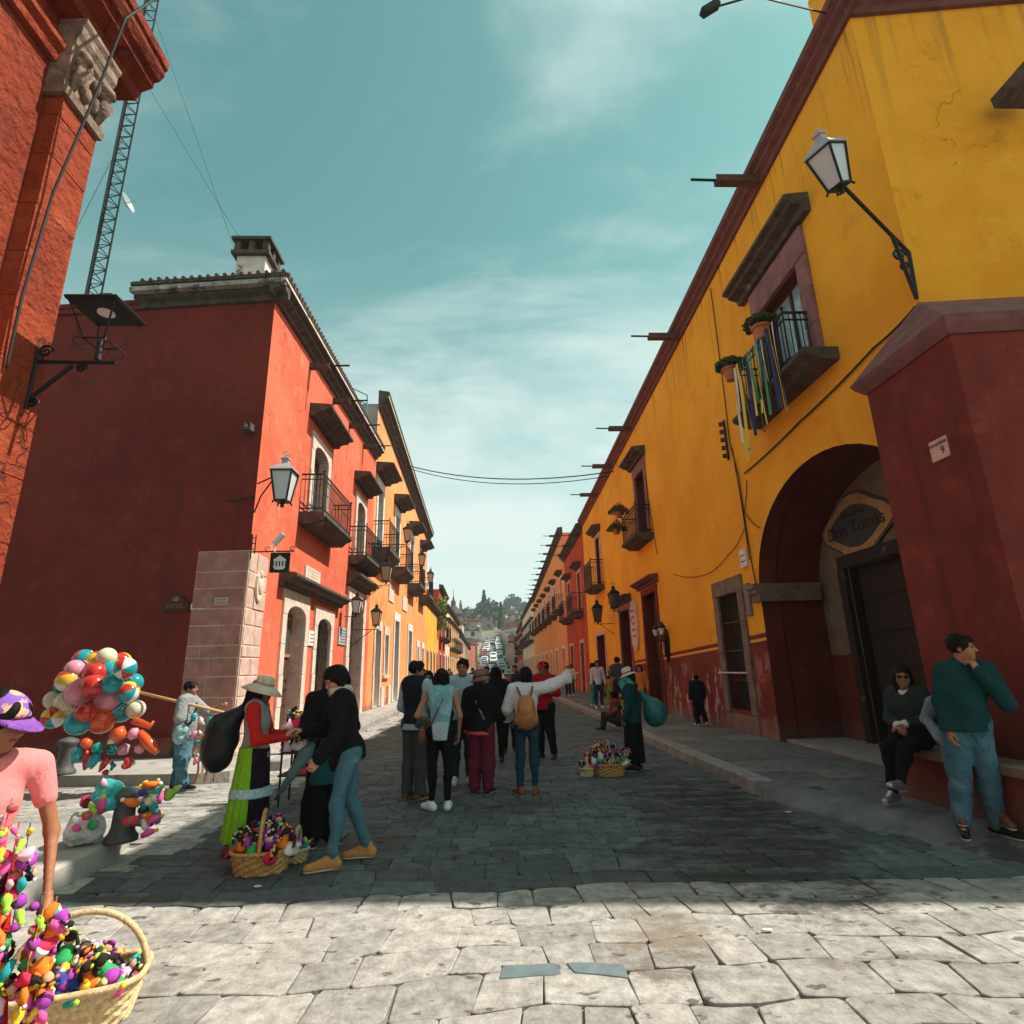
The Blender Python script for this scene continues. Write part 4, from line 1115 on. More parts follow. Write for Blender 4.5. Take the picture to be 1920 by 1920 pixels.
run(TN, near, 'cornice', -14, 5.52, 8.37, 8.37, nprof, M_ROUGH)
run(TN, near, 'string_moulding', -14, 4.60, 7.75, 7.75, [(-0.16, 0), (-0.10, 0.0), (-0.08, 0.07), (-0.12, 0.10), (-0.04, 0.16), (-0.04, 0.22), (-0.16, 0.26)], M_BLOCKR)
MB(TN).box((-14, -8, 9.2), (5.1, -0.1, 9.3)).obj('roof', M_ROOFTOP, near)

# ================================================================== FARTHER HOUSES ON BOTH SIDES
def plain_house(name, label, T, x, side, y0, y1, z0, z1, wallm, trim, n, two=True, balc=True, roofm=None, rail=True):
    h = empty(name); tag(h, label, 'house')
    W = (y1-y0)/n; hs = []; spec = []
    for k in range(n):
        c = y0+W*(k+0.5); ww = min(1.3, W*0.34)
        if two:
            hs.append(rect(c-ww/2, c+ww/2, z0*0.52, z0*0.52+2.4)); spec.append((c, ww, z0*0.52, 2.4, 'u'))
        hs.append(rect(c-ww*0.55, c+ww*0.55, 0.2, 3.1)); spec.append((c, ww*1.1, 0.2, 2.9, 'd'))
    zr = lambda y: z0+(z1-z0)*(y-y0)/(y1-y0)
    holed_wall('wall', [(y0, -0.05), (y1, -0.05), (y1, z1), (y0, z0)], hs, T, wallm, h, depth=0.3)
    s = 1 if side == 'R' else -1
    mb = MB()
    mb.add([(x,y0,z0-0.02),(x+s*14,y0,z0-0.02),(x+s*14,y1,z1-0.02),(x,y1,z1-0.02)], [(0,1,2,3)])
    for yy_, zz_ in ((y0+0.01, z0-0.02), (y1-0.01, z1-0.02)):
        mb.add([(x,yy_,-0.05),(x+s*14,yy_,-0.05),(x+s*14,yy_,zz_),(x,yy_,zz_)], [(0,1,2,3)])
    mb.obj('side_walls', roofm or wallm, h, fix=False)
    run(T, h, 'cornice', y0+0.01, y1-0.01, zr(y0), zr(y1), cprof, M_DARKSTONE if trim is not M_MOULD else M_MOULD)
    for (c, ww, v, hh, t) in spec:
        if t == 'u':
            w = casement(T, h, c-ww/2, c+ww/2, v, v+hh, d=0.22, rows=2)
            frame_piece(T, w, c-ww/2, c+ww/2, v, v+hh, 0.2, 0.05, trim)
            hood(T, h, c-ww/2-0.4, c+ww/2+0.4, v+hh+0.3, 0.5, 0.28, M_DARKSTONE, corbels=0)
            if balc: balcony(T, h, c-ww/2-0.55, c+ww/2+0.55, v-0.1, 0.75, rh=1.1, gap=0.16, curl=False, brackets=0, thick=0.35)
        else:
            w = plank_door(T, h, c-ww/2, c+ww/2, v, v+hh, d=0.22, rows=3)
            frame_piece(T, w, c-ww/2, c+ww/2, v, v+hh, 0.2, 0.05, trim)
    return h
M_RED2 = limewash('deep_red_wash', (0.52, 0.075, 0.04), (0.42, 0.055, 0.03), (0.6, 0.13, 0.08), streak=(0.3, 0.06, 0.04))
M_SALMON = limewash('salmon_wash', (0.80, 0.30, 0.16), (0.70, 0.24, 0.12), (0.85, 0.42, 0.27), streak=(0.4, 0.18, 0.1))
M_CREAM = limewash('cream_wash', (0.80, 0.66, 0.47), (0.70, 0.56, 0.40), (0.84, 0.74, 0.58), streak=(0.45, 0.36, 0.26))
M_AMBER = limewash('amber_wash', (0.88, 0.45, 0.06), (0.80, 0.36, 0.04), (0.9, 0.55, 0.13), streak=(0.4, 0.2, 0.05))
M_PINK = limewash('pink_wash', (0.82, 0.48, 0.38), (0.72, 0.40, 0.31), (0.86, 0.60, 0.5), streak=(0.45, 0.25, 0.2))
hr = plain_house('red_house', 'deep red house with large dark balcony beyond the yellow house', TR, XR, 'R', 34.0, 43.6, 9.8, 9.6, M_RED2, M_CANTERA, 2)
ho = plain_house('orange_house', 'long orange house with a row of waterspouts far along the right side', TR, XR, 'R', 43.6, 78, 11.9, 10.3, M_ORANGE, M_WHITE, 7)
for k in range(11):
    u = 45+k*3.0; spout(TR, ho, u, 11.9-(u-43.6)*0.0465+0.1, L=0.9, pipe=0.5)
for k in range(3):
    u = 35.2+k*3.2; spout(TR, hr, u, 9.7, L=0.7, pipe=0.5)
plain_house('cream_house', 'cream house with small balconies far along the right side', TR, XR, 'R', 78, 108, 10.6, 10.4, M_CREAM, M_CANTERA, 7)
plain_house('red_house', 'small dark red house at the far end of the right side', TR, XR, 'R', 108, 132, 9.6, 9.2, M_RED2, M_CREAM, 5)
plain_house('yellow_house', 'low amber yellow one-storey house beyond the orange house on the left', TL, XL, 'L', 44.5, 55, 6.7, 6.5, M_AMBER, M_CANTERA, 4, two=False)
hl = plain_house('red_house', 'narrow red house with a planted roof edge far along the left', TL, XL, 'L', 55, 63, 9.2, 8.9, M_RED2, M_CANTERA, 2)
plain_house('cream_house', 'narrow cream house wedged between red and amber ones on the left', TL, XL, 'L', 63, 69, 8.2, 8.2, M_CREAM, M_CANTERA, 2, balc=False)
plain_house('amber_house', 'amber house far along the left side of the street', TL, XL, 'L', 69, 87, 8.3, 8.0, M_AMBER, M_WHITE, 5)
plain_house('pink_house', 'long low pink house at the far end of the left side', TL, XL, 'L', 87, 128, 7.2, 5.8, M_PINK, M_CREAM, 10, balc=False)
# ================================================================== implicit-surface modelling
class SDF:
    """smooth union / cut of simple shapes on a grid, meshed with surface nets"""
    def __init__(s, lo, hi, res):
        s.lo = np.array(lo, float); s.res = res
        s.n = np.maximum(4, np.ceil((np.array(hi, float)-s.lo)/res).astype(int)+1)
        s.D = np.full(s.n, 1.0, np.float32)
        s.ax = [s.lo[i]+res*np.arange(s.n[i]) for i in range(3)]
    def box(s, a, b, m_):
        a = np.asarray(a)-m_; b = np.asarray(b)+m_
        i0 = np.clip(np.floor((a-s.lo)/s.res).astype(int), 0, s.n); i1 = np.clip(np.ceil((b-s.lo)/s.res).astype(int)+1, 0, s.n)
        sl = tuple(slice(i0[k], i1[k]) for k in range(3))
        return sl, np.meshgrid(s.ax[0][sl[0]], s.ax[1][sl[1]], s.ax[2][sl[2]], indexing='ij')
    def put(s, sl, d, k):
        A = s.D[sl]
        if k > 0:
            h = np.clip(0.5+0.5*(A-d)/k, 0, 1)
            s.D[sl] = A*(1-h)+d*h-k*h*(1-h)
        else: s.D[sl] = np.minimum(A, d)
    def cone(s, a, b, ra, rb, k=0.02, fl=None):
        """rounded cone a->b; fl = (axis vector, factor) flattens it along that axis"""
        a = np.asarray(a, float); b = np.asarray(b, float); r = max(ra, rb)
        mm = r*1.35+k+2*s.res
        sl, (X, Y, Z) = s.box(np.minimum(a, b), np.maximum(a, b), mm)
        if X.size == 0: return s
        ba = b-a; L = max(ba@ba, 1e-9)
        px, py, pz = X-a[0], Y-a[1], Z-a[2]
        t = np.clip((px*ba[0]+py*ba[1]+pz*ba[2])/L, 0, 1)
        qx, qy, qz = px-t*ba[0], py-t*ba[1], pz-t*ba[2]
        if fl is not None:
            ax = np.asarray(fl[0], float); ax = ax/np.linalg.norm(ax)
            dt = (qx*ax[0]+qy*ax[1]+qz*ax[2])*(fl[1]-1)
            qx, qy, qz = qx+dt*ax[0], qy+dt*ax[1], qz+dt*ax[2]
        d = np.sqrt(qx*qx+qy*qy+qz*qz)-(ra+t*(rb-ra))
        s.put(sl, d, k); return s
    def ell(s, c, r, k=0.02, rot=None, sub=False):
        c = np.asarray(c, float); r = np.asarray(r, float)
        sl, (X, Y, Z) = s.box(c-r.max(), c+r.max(), k+2*s.res)
        if X.size == 0: return s
        P = np.stack([X-c[0], Y-c[1], Z-c[2]], -1)
        if rot is not None: P = P@np.asarray(rot)
        q = P/r; k0 = np.sqrt((q*q).sum(-1)); k1 = np.sqrt(((q/r)**2).sum(-1))+1e-9
        d = k0*(k0-1)/k1
        if sub:
            A = s.D[sl]; h = np.clip(0.5-0.5*(A+d)/max(k, 1e-4), 0, 1)
            s.D[sl] = A*(1-h)-d*h+k*h*(1-h)
        else: s.put(sl, d, k)
        return s
    def grid(s): return np.meshgrid(*s.ax, indexing='ij', sparse=True)
    def cut(s, p, nrm):      # keep the side the normal points away from
        X, Y, Z = s.grid(); nrm = np.asarray(nrm, float); nrm = nrm/np.linalg.norm(nrm)
        s.D = np.maximum(s.D, (X-p[0])*nrm[0]+(Y-p[1])*nrm[1]+(Z-p[2])*nrm[2]); return s
    def folds(s, amp, f=9.0, seed=0, vert=1.0):
        X, Y, Z = s.grid(); r_ = np.random.default_rng(seed); o = 0
        for i in range(5):
            d = r_.normal(size=3); d[2] *= vert; d = d/np.linalg.norm(d)*f*(0.7+0.4*i); ph = r_.uniform(0, 6.28)
            w = 0.6*np.sin(2.1*X*f*0.4+ph)+0.6*np.sin(Z*f*0.55+1.3*ph)
            o = o+(1.0-1.6*np.abs(np.sin((X*d[0]+Y*d[1]+Z*d[2]+ph+w)*.6)))/(1+0.5*i)
        s.D = s.D+np.clip(amp*0.5*o, -amp, amp*.7).astype(np.float32); return s
    def mesh(s):
        D = s.D; nx, ny, nz = D.shape
        D[0], D[-1], D[:, 0], D[:, -1], D[:, :, 0], D[:, :, -1] = [np.maximum(q, 1e-3) for q in (D[0], D[-1], D[:, 0], D[:, -1], D[:, :, 0], D[:, :, -1])]
        ins = D < 0
        c = [ins[i:nx-1+i, j:ny-1+j, k:nz-1+k] for i in (0, 1) for j in (0, 1) for k in (0, 1)]
        allin = c[0].copy(); anyin = c[0].copy()
        for q in c[1:]: allin &= q; anyin |= q
        act = anyin & ~allin
        idx = np.argwhere(act)
        if len(idx) == 0: return np.zeros((0, 3)), np.zeros((0, 4), int)
        num = np.full(act.shape, -1, np.int64); num[act] = np.arange(len(idx))
        cs = np.array([(i, j, k) for i in (0, 1) for j in (0, 1) for k in (0, 1)])
        vals = np.stack([D[idx[:, 0]+o[0], idx[:, 1]+o[1], idx[:, 2]+o[2]] for o in cs], 1)
        edges = [(a, b) for a in range(8) for b in range(a+1, 8) if np.abs(cs[a]-cs[b]).sum() == 1]
        acc = np.zeros((len(idx), 3)); cnt = np.zeros(len(idx))
        for a, b in edges:
            va, vb = vals[:, a], vals[:, b]; cr_ = (va < 0) != (vb < 0)
            t = np.where(cr_, va/np.where(cr_, va-vb, 1), 0)
            acc += np.where(cr_[:, None], cs[a]+t[:, None]*(cs[b]-cs[a]), 0); cnt += cr_
        V = s.lo+(idx+acc/cnt[:, None])*s.res
        F = []
        for ax_ in range(3):
            o1, o2 = (ax_+1) % 3, (ax_+2) % 3
            sa = [slice(None)]*3; sb = [slice(None)]*3
            sa[ax_] = slice(0, -1); sb[ax_] = slice(1, None)
            A, B = ins[tuple(sa)], ins[tuple(sb)]
            ch = A != B
            e_ = np.argwhere(ch)
            e_ = e_[(e_[:, o1] > 0) & (e_[:, o2] > 0) & (e_[:, o1] < s.n[o1]-1) & (e_[:, o2] < s.n[o2]-1)]
            fl = A[e_[:, 0], e_[:, 1], e_[:, 2]]
            q = []
            for da, db in ((0, 0), (-1, 0), (-1, -1), (0, -1)):
                w = e_.copy(); w[:, o1] += da; w[:, o2] += db
                q.append(num[w[:, 0], w[:, 1], w[:, 2]])
            q = np.stack(q, 1); q[~fl] = q[~fl][:, ::-1]
            F.append(q)
        F = np.concatenate(F); F = F[(F >= 0).all(1)]
        return V, F
def mesh_obj(name, parts, mats, parent=None, T=None):
    """parts: list of (V, F, material index) joined into one smooth mesh"""
    vs = []; fs = []; mi = []; b = 0
    for V, F, q in parts:
        vs.append(np.asarray(V)); fs.append(np.asarray(F)+b); mi += [q]*len(F); b += len(V)
    V = np.concatenate(vs); F = np.concatenate(fs)
    me = bpy.data.meshes.new(name)
    me.vertices.add(len(V)); me.vertices.foreach_set('co', V.astype(np.float32).ravel())
    me.loops.add(F.size); me.loops.foreach_set('vertex_index', F.astype(np.int32).ravel())
    me.polygons.add(len(F)); me.polygons.foreach_set('loop_start', np.arange(0, F.size, 4, dtype=np.int32))
    me.update(calc_edges=True)
    for q in mats: me.materials.append(q)
    me.polygons.foreach_set('material_index', np.array(mi, np.int32))
    me.polygons.foreach_set('use_smooth', np.ones(len(F), bool))
    me.validate()
    o = bpy.data.objects.new(name, me); COL.objects.link(o)
    if parent is not None: o.parent = parent
    if T is not None: o.matrix_local = T
    return o

# ================================================================== people
def cloth(name, c, wr=0.75, var=0.08, scale=30, rough=0.9, bump=0.25, bscale=160, patch=None, pscale=3, pthr=0.6):
    nm = 'cloth_'+name
    if nm in MATS: return MATS[nm]
    t = NT(nm); t.b.inputs['Specular IOR Level'].default_value = 0.1
    col = t.mix(t.noise(scale, 6, 0.6), tuple(q*(1-var*1.6) for q in c), tuple(min(1, q*(1+var)) for q in c))
    if patch: col = t.mix(t.math('MULTIPLY', t.step(t.noise(pscale*1.6, 5, 0.6), pthr-.08, pthr+.12), 0.8), col, patch)
    # creases: ridged, warped noise
    r1 = t.math('ABSOLUTE', t.math('SUBTRACT', t.noise(7.5, 3, 0.55, stretch=(1, 1, 0.75), dist=1.2), 0.5))
    r2 = t.math('ABSOLUTE', t.math('SUBTRACT', t.noise(15, 3, 0.55, off=(3, 7, 1), dist=1.0), 0.5))
    h = t.math('ADD', t.math('MULTIPLY', r1, 2.2), t.math('MULTIPLY', r2, 0.9))
    h = t.math('ADD', h, t.math('MULTIPLY', t.noise(bscale, 3), 0.10))
    return t.done(col, rough, h, wr, 0.035)
def skin(c=(0.40, 0.19, 0.11)):
    nm = 'skin_%02d%02d' % (int(c[0]*100), int(c[1]*100))
    return mat(nm, c, 0.55, var=0.12, scale=25, spec=0.3)
M_HAIR = mat('hair', (0.008, 0.006, 0.005), 0.6, var=0.4, scale=60, stretch=(1, 1, 0.2), bump=0.5, bscale=120, bdist=0.006, spec=0.12)
M_HAIRB = mat('hair_brown', (0.03, 0.018, 0.012), 0.5, var=0.4, scale=60, stretch=(1, 1, 0.2), bump=0.5, bscale=120, bdist=0.006)
M_EYE = mat('eye_dark', (0.015, 0.010, 0.008), 0.3)
M_EYEW = mat('eye_white', (0.6, 0.56, 0.52), 0.4)
M_LIP = mat('lip', (0.30, 0.10, 0.075), 0.5)
M_SOLE = mat('shoe_sole', (0.5, 0.47, 0.42), 0.8)
def rotm(yaw=0, pitch=0, roll=0):
    return np.array(Matrix.Rotation(yaw, 3, 'Z') @ Matrix.Rotation(pitch, 3, 'X') @ Matrix.Rotation(roll, 3, 'Y'))
def head_mesh(c, Rm, s, res, female=False):
    """c = head centre, Rm = rotation; returns parts (skin 0, eye 1, lip 2, white 3)"""
    S = SDF((-.115, -.135, -.20), (.115, .15, .14), res/s)
    S.ell((0, -.012, .03), (.076, .096, .088), 0)
    S.ell((0, .022, -.035), (.060, .066, .082), .03)
    S.ell((0, .058, -.085), (.030, .030, .024), .03)              # chin
    S.ell((-.036, .05, -.03), (.026, .03, .03), .03); S.ell((.036, .05, -.03), (.026, .03, .03), .03)
    S.cone((-.05, .068, .034), (.05, .068, .034), .014, .014, .02)   # brow
    for q in (-1, 1): S.ell((q*.031, .096, .012), (.019, .016, .012), .012, sub=True)
    S.cone((0, .084, .018), (0, .104, -.016), .009, .014, .012); S.ell((0, .103, -.020), (.018, .014, .011), .01)
    S.cone((-.018, .083, -.052), (.018, .083, -.052), .008, .008, .008)
    for q in (-1, 1): S.ell((q*.077, -.008, -.004), (.012, .020, .031), .008)
    S.cone((0, -.015, -.06), (0, -.03, -.19), .052, .056, .03)         # neck
    out = []
    V, F = S.mesh(); out.append((V, F, 0))
    def small(c_, r_, mi, rs):
        E_ = SDF(np.array(c_)-np.array(r_)*1.5, np.array(c_)+np.array(r_)*1.5, rs); E_.ell(c_, r_, 0)
        v, f = E_.mesh()
        if len(v): out.append((v, f, mi))
    for q in (-1, 1):
        small((q*.031, .083, .012), (.014, .008, .0085), 1, .004)
        small((q*.034, .084, .035), (.022, .008, .0045), 1, .003)
    small((0, .091, -.053), (.022, .006, .007), 2, .003)
    res_ = []
    for V, F, mi in out: res_.append(((V*s)@Rm.T+c, F, mi))
    return res_
def hand_mesh(w, d, up, s, curl=0.5, side=1, grip=False):
    """w = wrist, d = direction of the hand, up = back of the hand"""
    d = np.asarray(d, float); d = d/np.linalg.norm(d)
    up = np.asarray(up, float); up = up-d*(up@d); up = up/np.linalg.norm(up)
    x = np.cross(d, up)*side                                        # towards the thumb side
    S = SDF((-.075, -.03, -.085), (.075, .20, .055), 0.0055)
    S.cone((0, -.02, 0), (0, .015, 0), .026, .027, .01, fl=((0,0,1), 1.25))
    for q in range(4):
        xo = .027-.018*q
        S.cone((xo*.7, .01, 0), (xo, .085, 0), .016, .013, .012, fl=((0,0,1), 1.15))
        L = (.072, .080, .074, .058)[q]
        a = curl*1.1; p1 = np.array([xo*1.05, .085+L*.55*math.cos(a), -L*.55*math.sin(a)])
        a2 = curl*2.2; p2 = p1+np.array([0, L*.5*math.cos(a2), -L*.5*math.sin(a2)])
        S.cone((xo, .085, 0), p1, .0095, .0088, .004); S.cone(p1, p2, .0088, .0072, .003)
    t1 = np.array([.047, .055, -.016]); t2 = t1+np.array([.010-.02*curl, .034, -.010-.02*curl])
    S.cone((.018, .012, -.004), t1, .017, .0115, .012); S.cone(t1, t2, .0108, .0085, .004)
    V, F = S.mesh()
    B = np.stack([x, d, up], 1)
    return (V*s)@B.T+np.asarray(w), F
def person(label, loc, face, H=1.65, skinc=(0.38, 0.18, 0.10), pose=None, garments=(), hair='short', build=1.0, res=0.014,
           head=(0, 0, 0), hands=(None, None), hcol=None, female=False, group=None, lean=0.0, root_z=None, bust=0.0, extra=None, belly=0.0):
    """face: heading in degrees, 0 = looking along the street away from the camera, 90 = to the left.
       pose: joint overrides in a 1.70 m figure, x right, y forward, z up"""
    k = H/1.70
    J = dict(pel=(0, 0, .93), waist=(0, .0, 1.06), chest=(0, .0, 1.27), neck=(0, -.015, 1.44), head=(0, .015, 1.585),
             shR=(.175, -.01, 1.40), shL=(-.175, -.01, 1.40), elR=(.235, -.03, 1.12), elL=(-.235, -.03, 1.12), wrR=(.245, .06, .88), wrL=(-.245, .06, .88),
             hiR=(.085, 0, .91), hiL=(-.085, 0, .91), knR=(.10, .015, .50), knL=(-.10, .015, .50), anR=(.105, -.02, .085), anL=(-.105, -.02, .085),
             toR=(.125, .14, .035), toL=(-.125, .14, .035))
    if pose: J.update(pose)
    J = {a: np.array(b, float) for a, b in J.items()}
    if lean:
        c0 = J['pel'].copy()
        Rl = rotm(0, -lean, 0)
        for a in ('waist', 'chest', 'neck', 'head', 'shR', 'shL') + (() if pose and 'elR' in pose else ('elR', 'wrR')) + (() if pose and 'elL' in pose else ('elL', 'wrL')):
            J[a] = Rl@(J[a]-c0)+c0
    for a in J: J[a] = J[a]*k
    b_ = build*k
    x, y = loc[0], loc[1]; z = gz(x, y) if len(loc) < 3 else loc[2]
    root = empty('person', (x, y, z), R(face))
    tag(root, label, 'person', group)
    P = np.array(list(J.values()))
    mt = skin(skinc)
    Rm = rotm(R(head[0]), R(head[1]), R(head[2]))
    FL = ((0, 1, 0), 1.32)
    def lims(names, m_):
        Q = np.array([J[a] for a in names]); return Q.min(0)-m_, Q.max(0)+m_
    def torso(S, inf, kk=.05):
        S.cone(J['pel'], J['waist'], .128*b_+inf, .120*b_+inf, kk, FL)
        S.cone(J['waist'], J['chest'], .120*b_+inf, .142*b_+inf, kk, FL)
        S.cone((J['shR']*.8+J['shL']*.2), (J['shL']*.8+J['shR']*.2), .078*b_+inf, .078*b_+inf, kk)
        S.cone(J['chest'], J['neck'], .135*b_+inf, .062*b_+inf, kk, FL)
        if belly: S.ell(J['waist']+np.array([0, .035*b_, .0]), np.array([.125, .095+belly, .14])*b_+inf, kk)
        if bust:
            for q in (-1, 1): S.ell(J['chest']+np.array([q*.07*b_, .085*b_, -.01]), np.array([.062, .055, .06])*(b_+bust)+inf, .04)
    def arm(S, sd, inf, t0=0, t1=2.0, kk=.02):
        sh, el, wr = J['sh'+sd], J['el'+sd], J['wr'+sd]
        if t1 <= 1: S.cone(sh, sh+(el-sh)*t1, .056*b_+inf, .048*b_+inf, .03)
        else:
            S.cone(sh, el, .056*b_+inf, .043*b_+inf, .03); S.cone(el, el+(wr-el)*(t1-1), .043*b_+inf, (.043-.015*(t1-1))*b_+inf, kk)
    def leg(S, sd, inf, t1=2.0, flare=0.0, kk=.03):
        h, n_, a = J['hi'+sd], J['kn'+sd], J['an'+sd]
        if t1 <= 1: S.cone(h, h+(n_-h)*t1, .090*b_+inf, .068*b_+inf+flare, kk)
        else:
            S.cone(h, n_, .090*b_+inf, .058*b_+inf+flare*.4, kk)
            e = n_+(a-n_)*(t1-1); mid = n_+(a-n_)*.3*(t1-1)+np.array([0, -.012, 0])
            S.cone(n_, mid, .056*b_+inf+flare*.4, .057*b_+inf+flare*.6, kk); S.cone(mid, e, .057*b_+inf+flare*.6, .036*b_+inf+flare, kk)
    # --- the body: one continuous surface, with finer head and hands
    lo, hi = P.min(0)-.2*k, P.max(0)+.2*k
    S = SDF(lo, hi, res*1.25)
    torso(S, -.030)
    for sd in 'RL':
        arm(S, sd, -.006); leg(S, sd, -.020)
        S.cone(J['an'+sd], J['to'+sd]+np.array([0, 0, .01]), .036*k, .030*k, .03)
    S.cone(J['neck']+np.array([0, 0, -.03]), J['head']+Rm@np.array([0, -.03, -.10])*k, .056*k, .052*k, .03)
    V, F = S.mesh()
    parts = [(V, F, 0)] + head_mesh(J['head'], Rm, k*1.0, max(.007, res*.62), female)
    for i, sd in enumerate('RL'):
        hd = hands[i] or {}
        d = hd.get('d', J['wr'+sd]-J['el'+sd]); up = hd.get('up', (1 if sd == 'R' else -1, .0, .1) if abs(d[2]) > .6*np.linalg.norm(d) else (0, 0, 1))
        V, F = hand_mesh(J['wr'+sd], d, up, k*1.0, hd.get('curl', .45), 1 if sd == 'L' else -1)
        if sd == 'R' and abs(np.asarray(d)[2]) > .6*np.linalg.norm(d) and 'up' not in hd: pass
        parts.append((V, F, 0))
    body = mesh_obj('body', parts, [mt, M_EYE, M_LIP, M_EYEW], root)
    # --- clothing
    for gi, g in enumerate(garments):
        t = g['t']; m_ = g['m']; inf = g.get('inf', .012); fo = g.get('folds', .010)*1.5; seed = int(abs(x*97+y*31))+(gi if g['t'] != 'top' else 0)
        if t == 'top':
            lo, hi = lims(('pel', 'waist', 'chest', 'neck', 'shR', 'shL', 'elR', 'elL', 'wrR', 'wrL', 'hiR', 'hiL'), .24*k)
            S = SDF(lo, hi, res)
            torso(S, inf)
            hem = g.get('hem', .90)*k
            if hem < .93*k: S.cone(J['pel'], J['pel']+np.array([0, 0, hem-J['pel'][2]-.04]), .140*b_+inf, .150*b_+inf+g.get('flare', 0), .05, ((0, 1, 0), 1.06))
            sl = g.get('sleeve', 2.0)
            for sd in 'RL':
                if sl > 0: arm(S, sd, inf+g.get('loose', .006), t1=sl)
            if g.get('collar'): S.cone(J['neck']+np.array([0, 0, -.01]), J['neck']+np.array([0, .01, .05*k]), .068*k, .064*k, .02)
            if g.get('hood'): S.ell(J['neck']+np.array([0, -.07, -.0])*k, np.array([.11, .07, .06])*k, .03)
            S.folds(fo, 16, seed, .55)
            if not lean or g.get('flathem'): S.cut((0, 0, hem), (0, 0, -1))
            else:
                nn = -(J['chest']-J['pel']); S.cut(J['pel']+(-nn/np.linalg.norm(nn))*(hem-.93*k), nn)
            nk = J['neck']; S.ell(nk+np.array([0, .045, .055 if not g.get('collar') else .09])*k, np.array([.062, .085, .055 if not g.get('v') else .13])*k, .01, sub=True)
            if sl <= 0:   # sleeveless: open the armholes
                for sd, q in (('R', 1), ('L', -1)): S.cut(J['sh'+sd]+np.array([-q*.005, 0, 0]), (q, 0, -.15))
            V, F = S.mesh(); o = mesh_obj(g.get('n', 'shirt'), [(V, F, 0)], [m_], root)
            if g.get('split'):      # a different sleeve cloth
                pass
        elif t == 'sleeves':
            lo, hi = lims(('shR', 'shL', 'elR', 'elL', 'wrR', 'wrL'), .16*k)
            S = SDF(lo, hi, res)
            for sd in 'RL': arm(S, sd, inf, t1=g.get('sleeve', 1.95))
            S.folds(fo, 20, seed); V, F = S.mesh(); mesh_obj(g.get('n', 'sleeves'), [(V, F, 0)], [m_], root)
        elif t == 'pants':
            lo, hi = lims(('pel', 'waist', 'hiR', 'hiL', 'knR', 'knL', 'anR', 'anL'), .2*k)
            S = SDF(lo, hi, res)
            S.cone(J['pel'], J['pel']*.4+J['waist']*.6, .134*b_+inf*.6, .122*b_+inf*.6, .04, FL)
            ln = g.get('len', 1.95)
            for sd in 'RL': leg(S, sd, inf, t1=ln, flare=g.get('flare', 0))
            for sd in 'RL': S.ell(J['hi'+sd]+np.array([0, -.055, .01])*k, np.array([.080, .072, .095])*b_+inf*.4, .05)
            S.folds(fo, 18, seed, .8)
            V, F = S.mesh(); mesh_obj(g.get('n', 'trousers'), [(V, F, 0)], [m_], root)
        elif t == 'skirt':
            z0, z1 = g.get('top', 1.04)*k, g.get('bot', .25)*k; r0, r1 = .125*b_, g.get('r', .25)*k
            S = SDF((-r1*1.5, -r1*1.5, z1-.03), (r1*1.5, r1*1.5, z0+.05), res)
            cx_ = (J['pel'][0], J['pel'][1])
            S.cone((cx_[0], cx_[1], z0), (cx_[0], cx_[1], z1-.02), r0+.045, r1, .02, ((0, 1, 0), 1.15))
            X, Y, Z = S.grid(); an = np.arctan2(Y-cx_[1], X-cx_[0])
            S.D = S.D+(.018*np.sin(an*g.get('pleat', 13)+2*np.sin(an*3))*np.clip((z0-Z)/(z0-z1), 0, 1)).astype(np.float32)
            S.cut((0, 0, z1), (0, 0, -1)); S.cut((0, 0, z0), (0, 0, 1))
            if 'half' in g: S.cut((cx_[0]+g['half'][0], cx_[1]+g['half'][1], 0), (g['half'][2], g['half'][3], 0))
            V, F = S.mesh(); mesh_obj(g.get('n', 'skirt'), [(V, F, 0)], [m_], root)
        elif t == 'shoes':
            ps = []
            for sd in 'RL':
                a, e = J['an'+sd], J['to'+sd]
                f = e-a; f[2] = 0; L = np.linalg.norm(f); f = f/max(L, 1e-6)
                g0 = min(e[2]-.035*k, a[2]-.085*k)
                hl = a-f*.035*k; hl[2] = a[2]-.045*k
                tip = e+f*.02*k; tip[2] = e[2]+.004
                S = SDF(np.minimum(np.minimum(hl, tip), a)-.09, np.maximum(np.maximum(hl, tip), a)+.11, .009)
                S.cone(hl, tip, .040*k, .036*k, .02, ((0, 0, 1), 1.1)); S.cone(hl+np.array([0, 0, .01]), a+np.array([0, 0, g.get('high', 0.0)]), .042*k, .040*k, .03)
                S.cone(a+f*.03, tip-f*.03*k, .038*k, .030*k, .02)
                S.cut((0, 0, g0+.003), (0, 0, -1)) if sd else None
                V, F = S.mesh(); ps.append((V, F, 0))
                S2 = SDF(np.minimum(hl, tip)-.07, np.maximum(hl, tip)+.07, .009)
                S2.cone(hl, tip, .046*k, .043*k, 0); S2.cut((0, 0, g0+.022), (0, 0, 1)); S2.cut((0, 0, g0+.001), (0, 0, -1))
                V, F = S2.mesh()
                if len(V): ps.append((V, F, 1))
                mesh_obj('shoe', ps, [m_, g.get('sole', M_SOLE)], root); ps = []
    # --- hair
    hm = hcol or M_HAIR
    if hair:
        S = SDF((-.2, -.25, -.5), (.2, .16, .15), max(.008, res*.7))
        S.ell((0, -.016, .038), (.093, .112, .098), 0)
        if hair in ('bob', 'long', 'tail', 'bun'): S.ell((0, -.035, -.02), (.092, .085, .11), .03)
        if hair == 'long':
            S.cone((0, -.06, -.02), (0, -.085, -.34), .088, .075, .04, ((0, 1, 0), 1.7))
            for q in (-1, 1): S.cone((q*.07, -.02, .0), (q*.085, -.03, -.24), .04, .03, .03)
        if hair == 'tail': S.cone((0, -.11, .0), (0, -.13, -.30), .038, .022, .03)
        if hair == 'bun': S.ell((0, -.12, .02), (.05, .045, .045), .02)
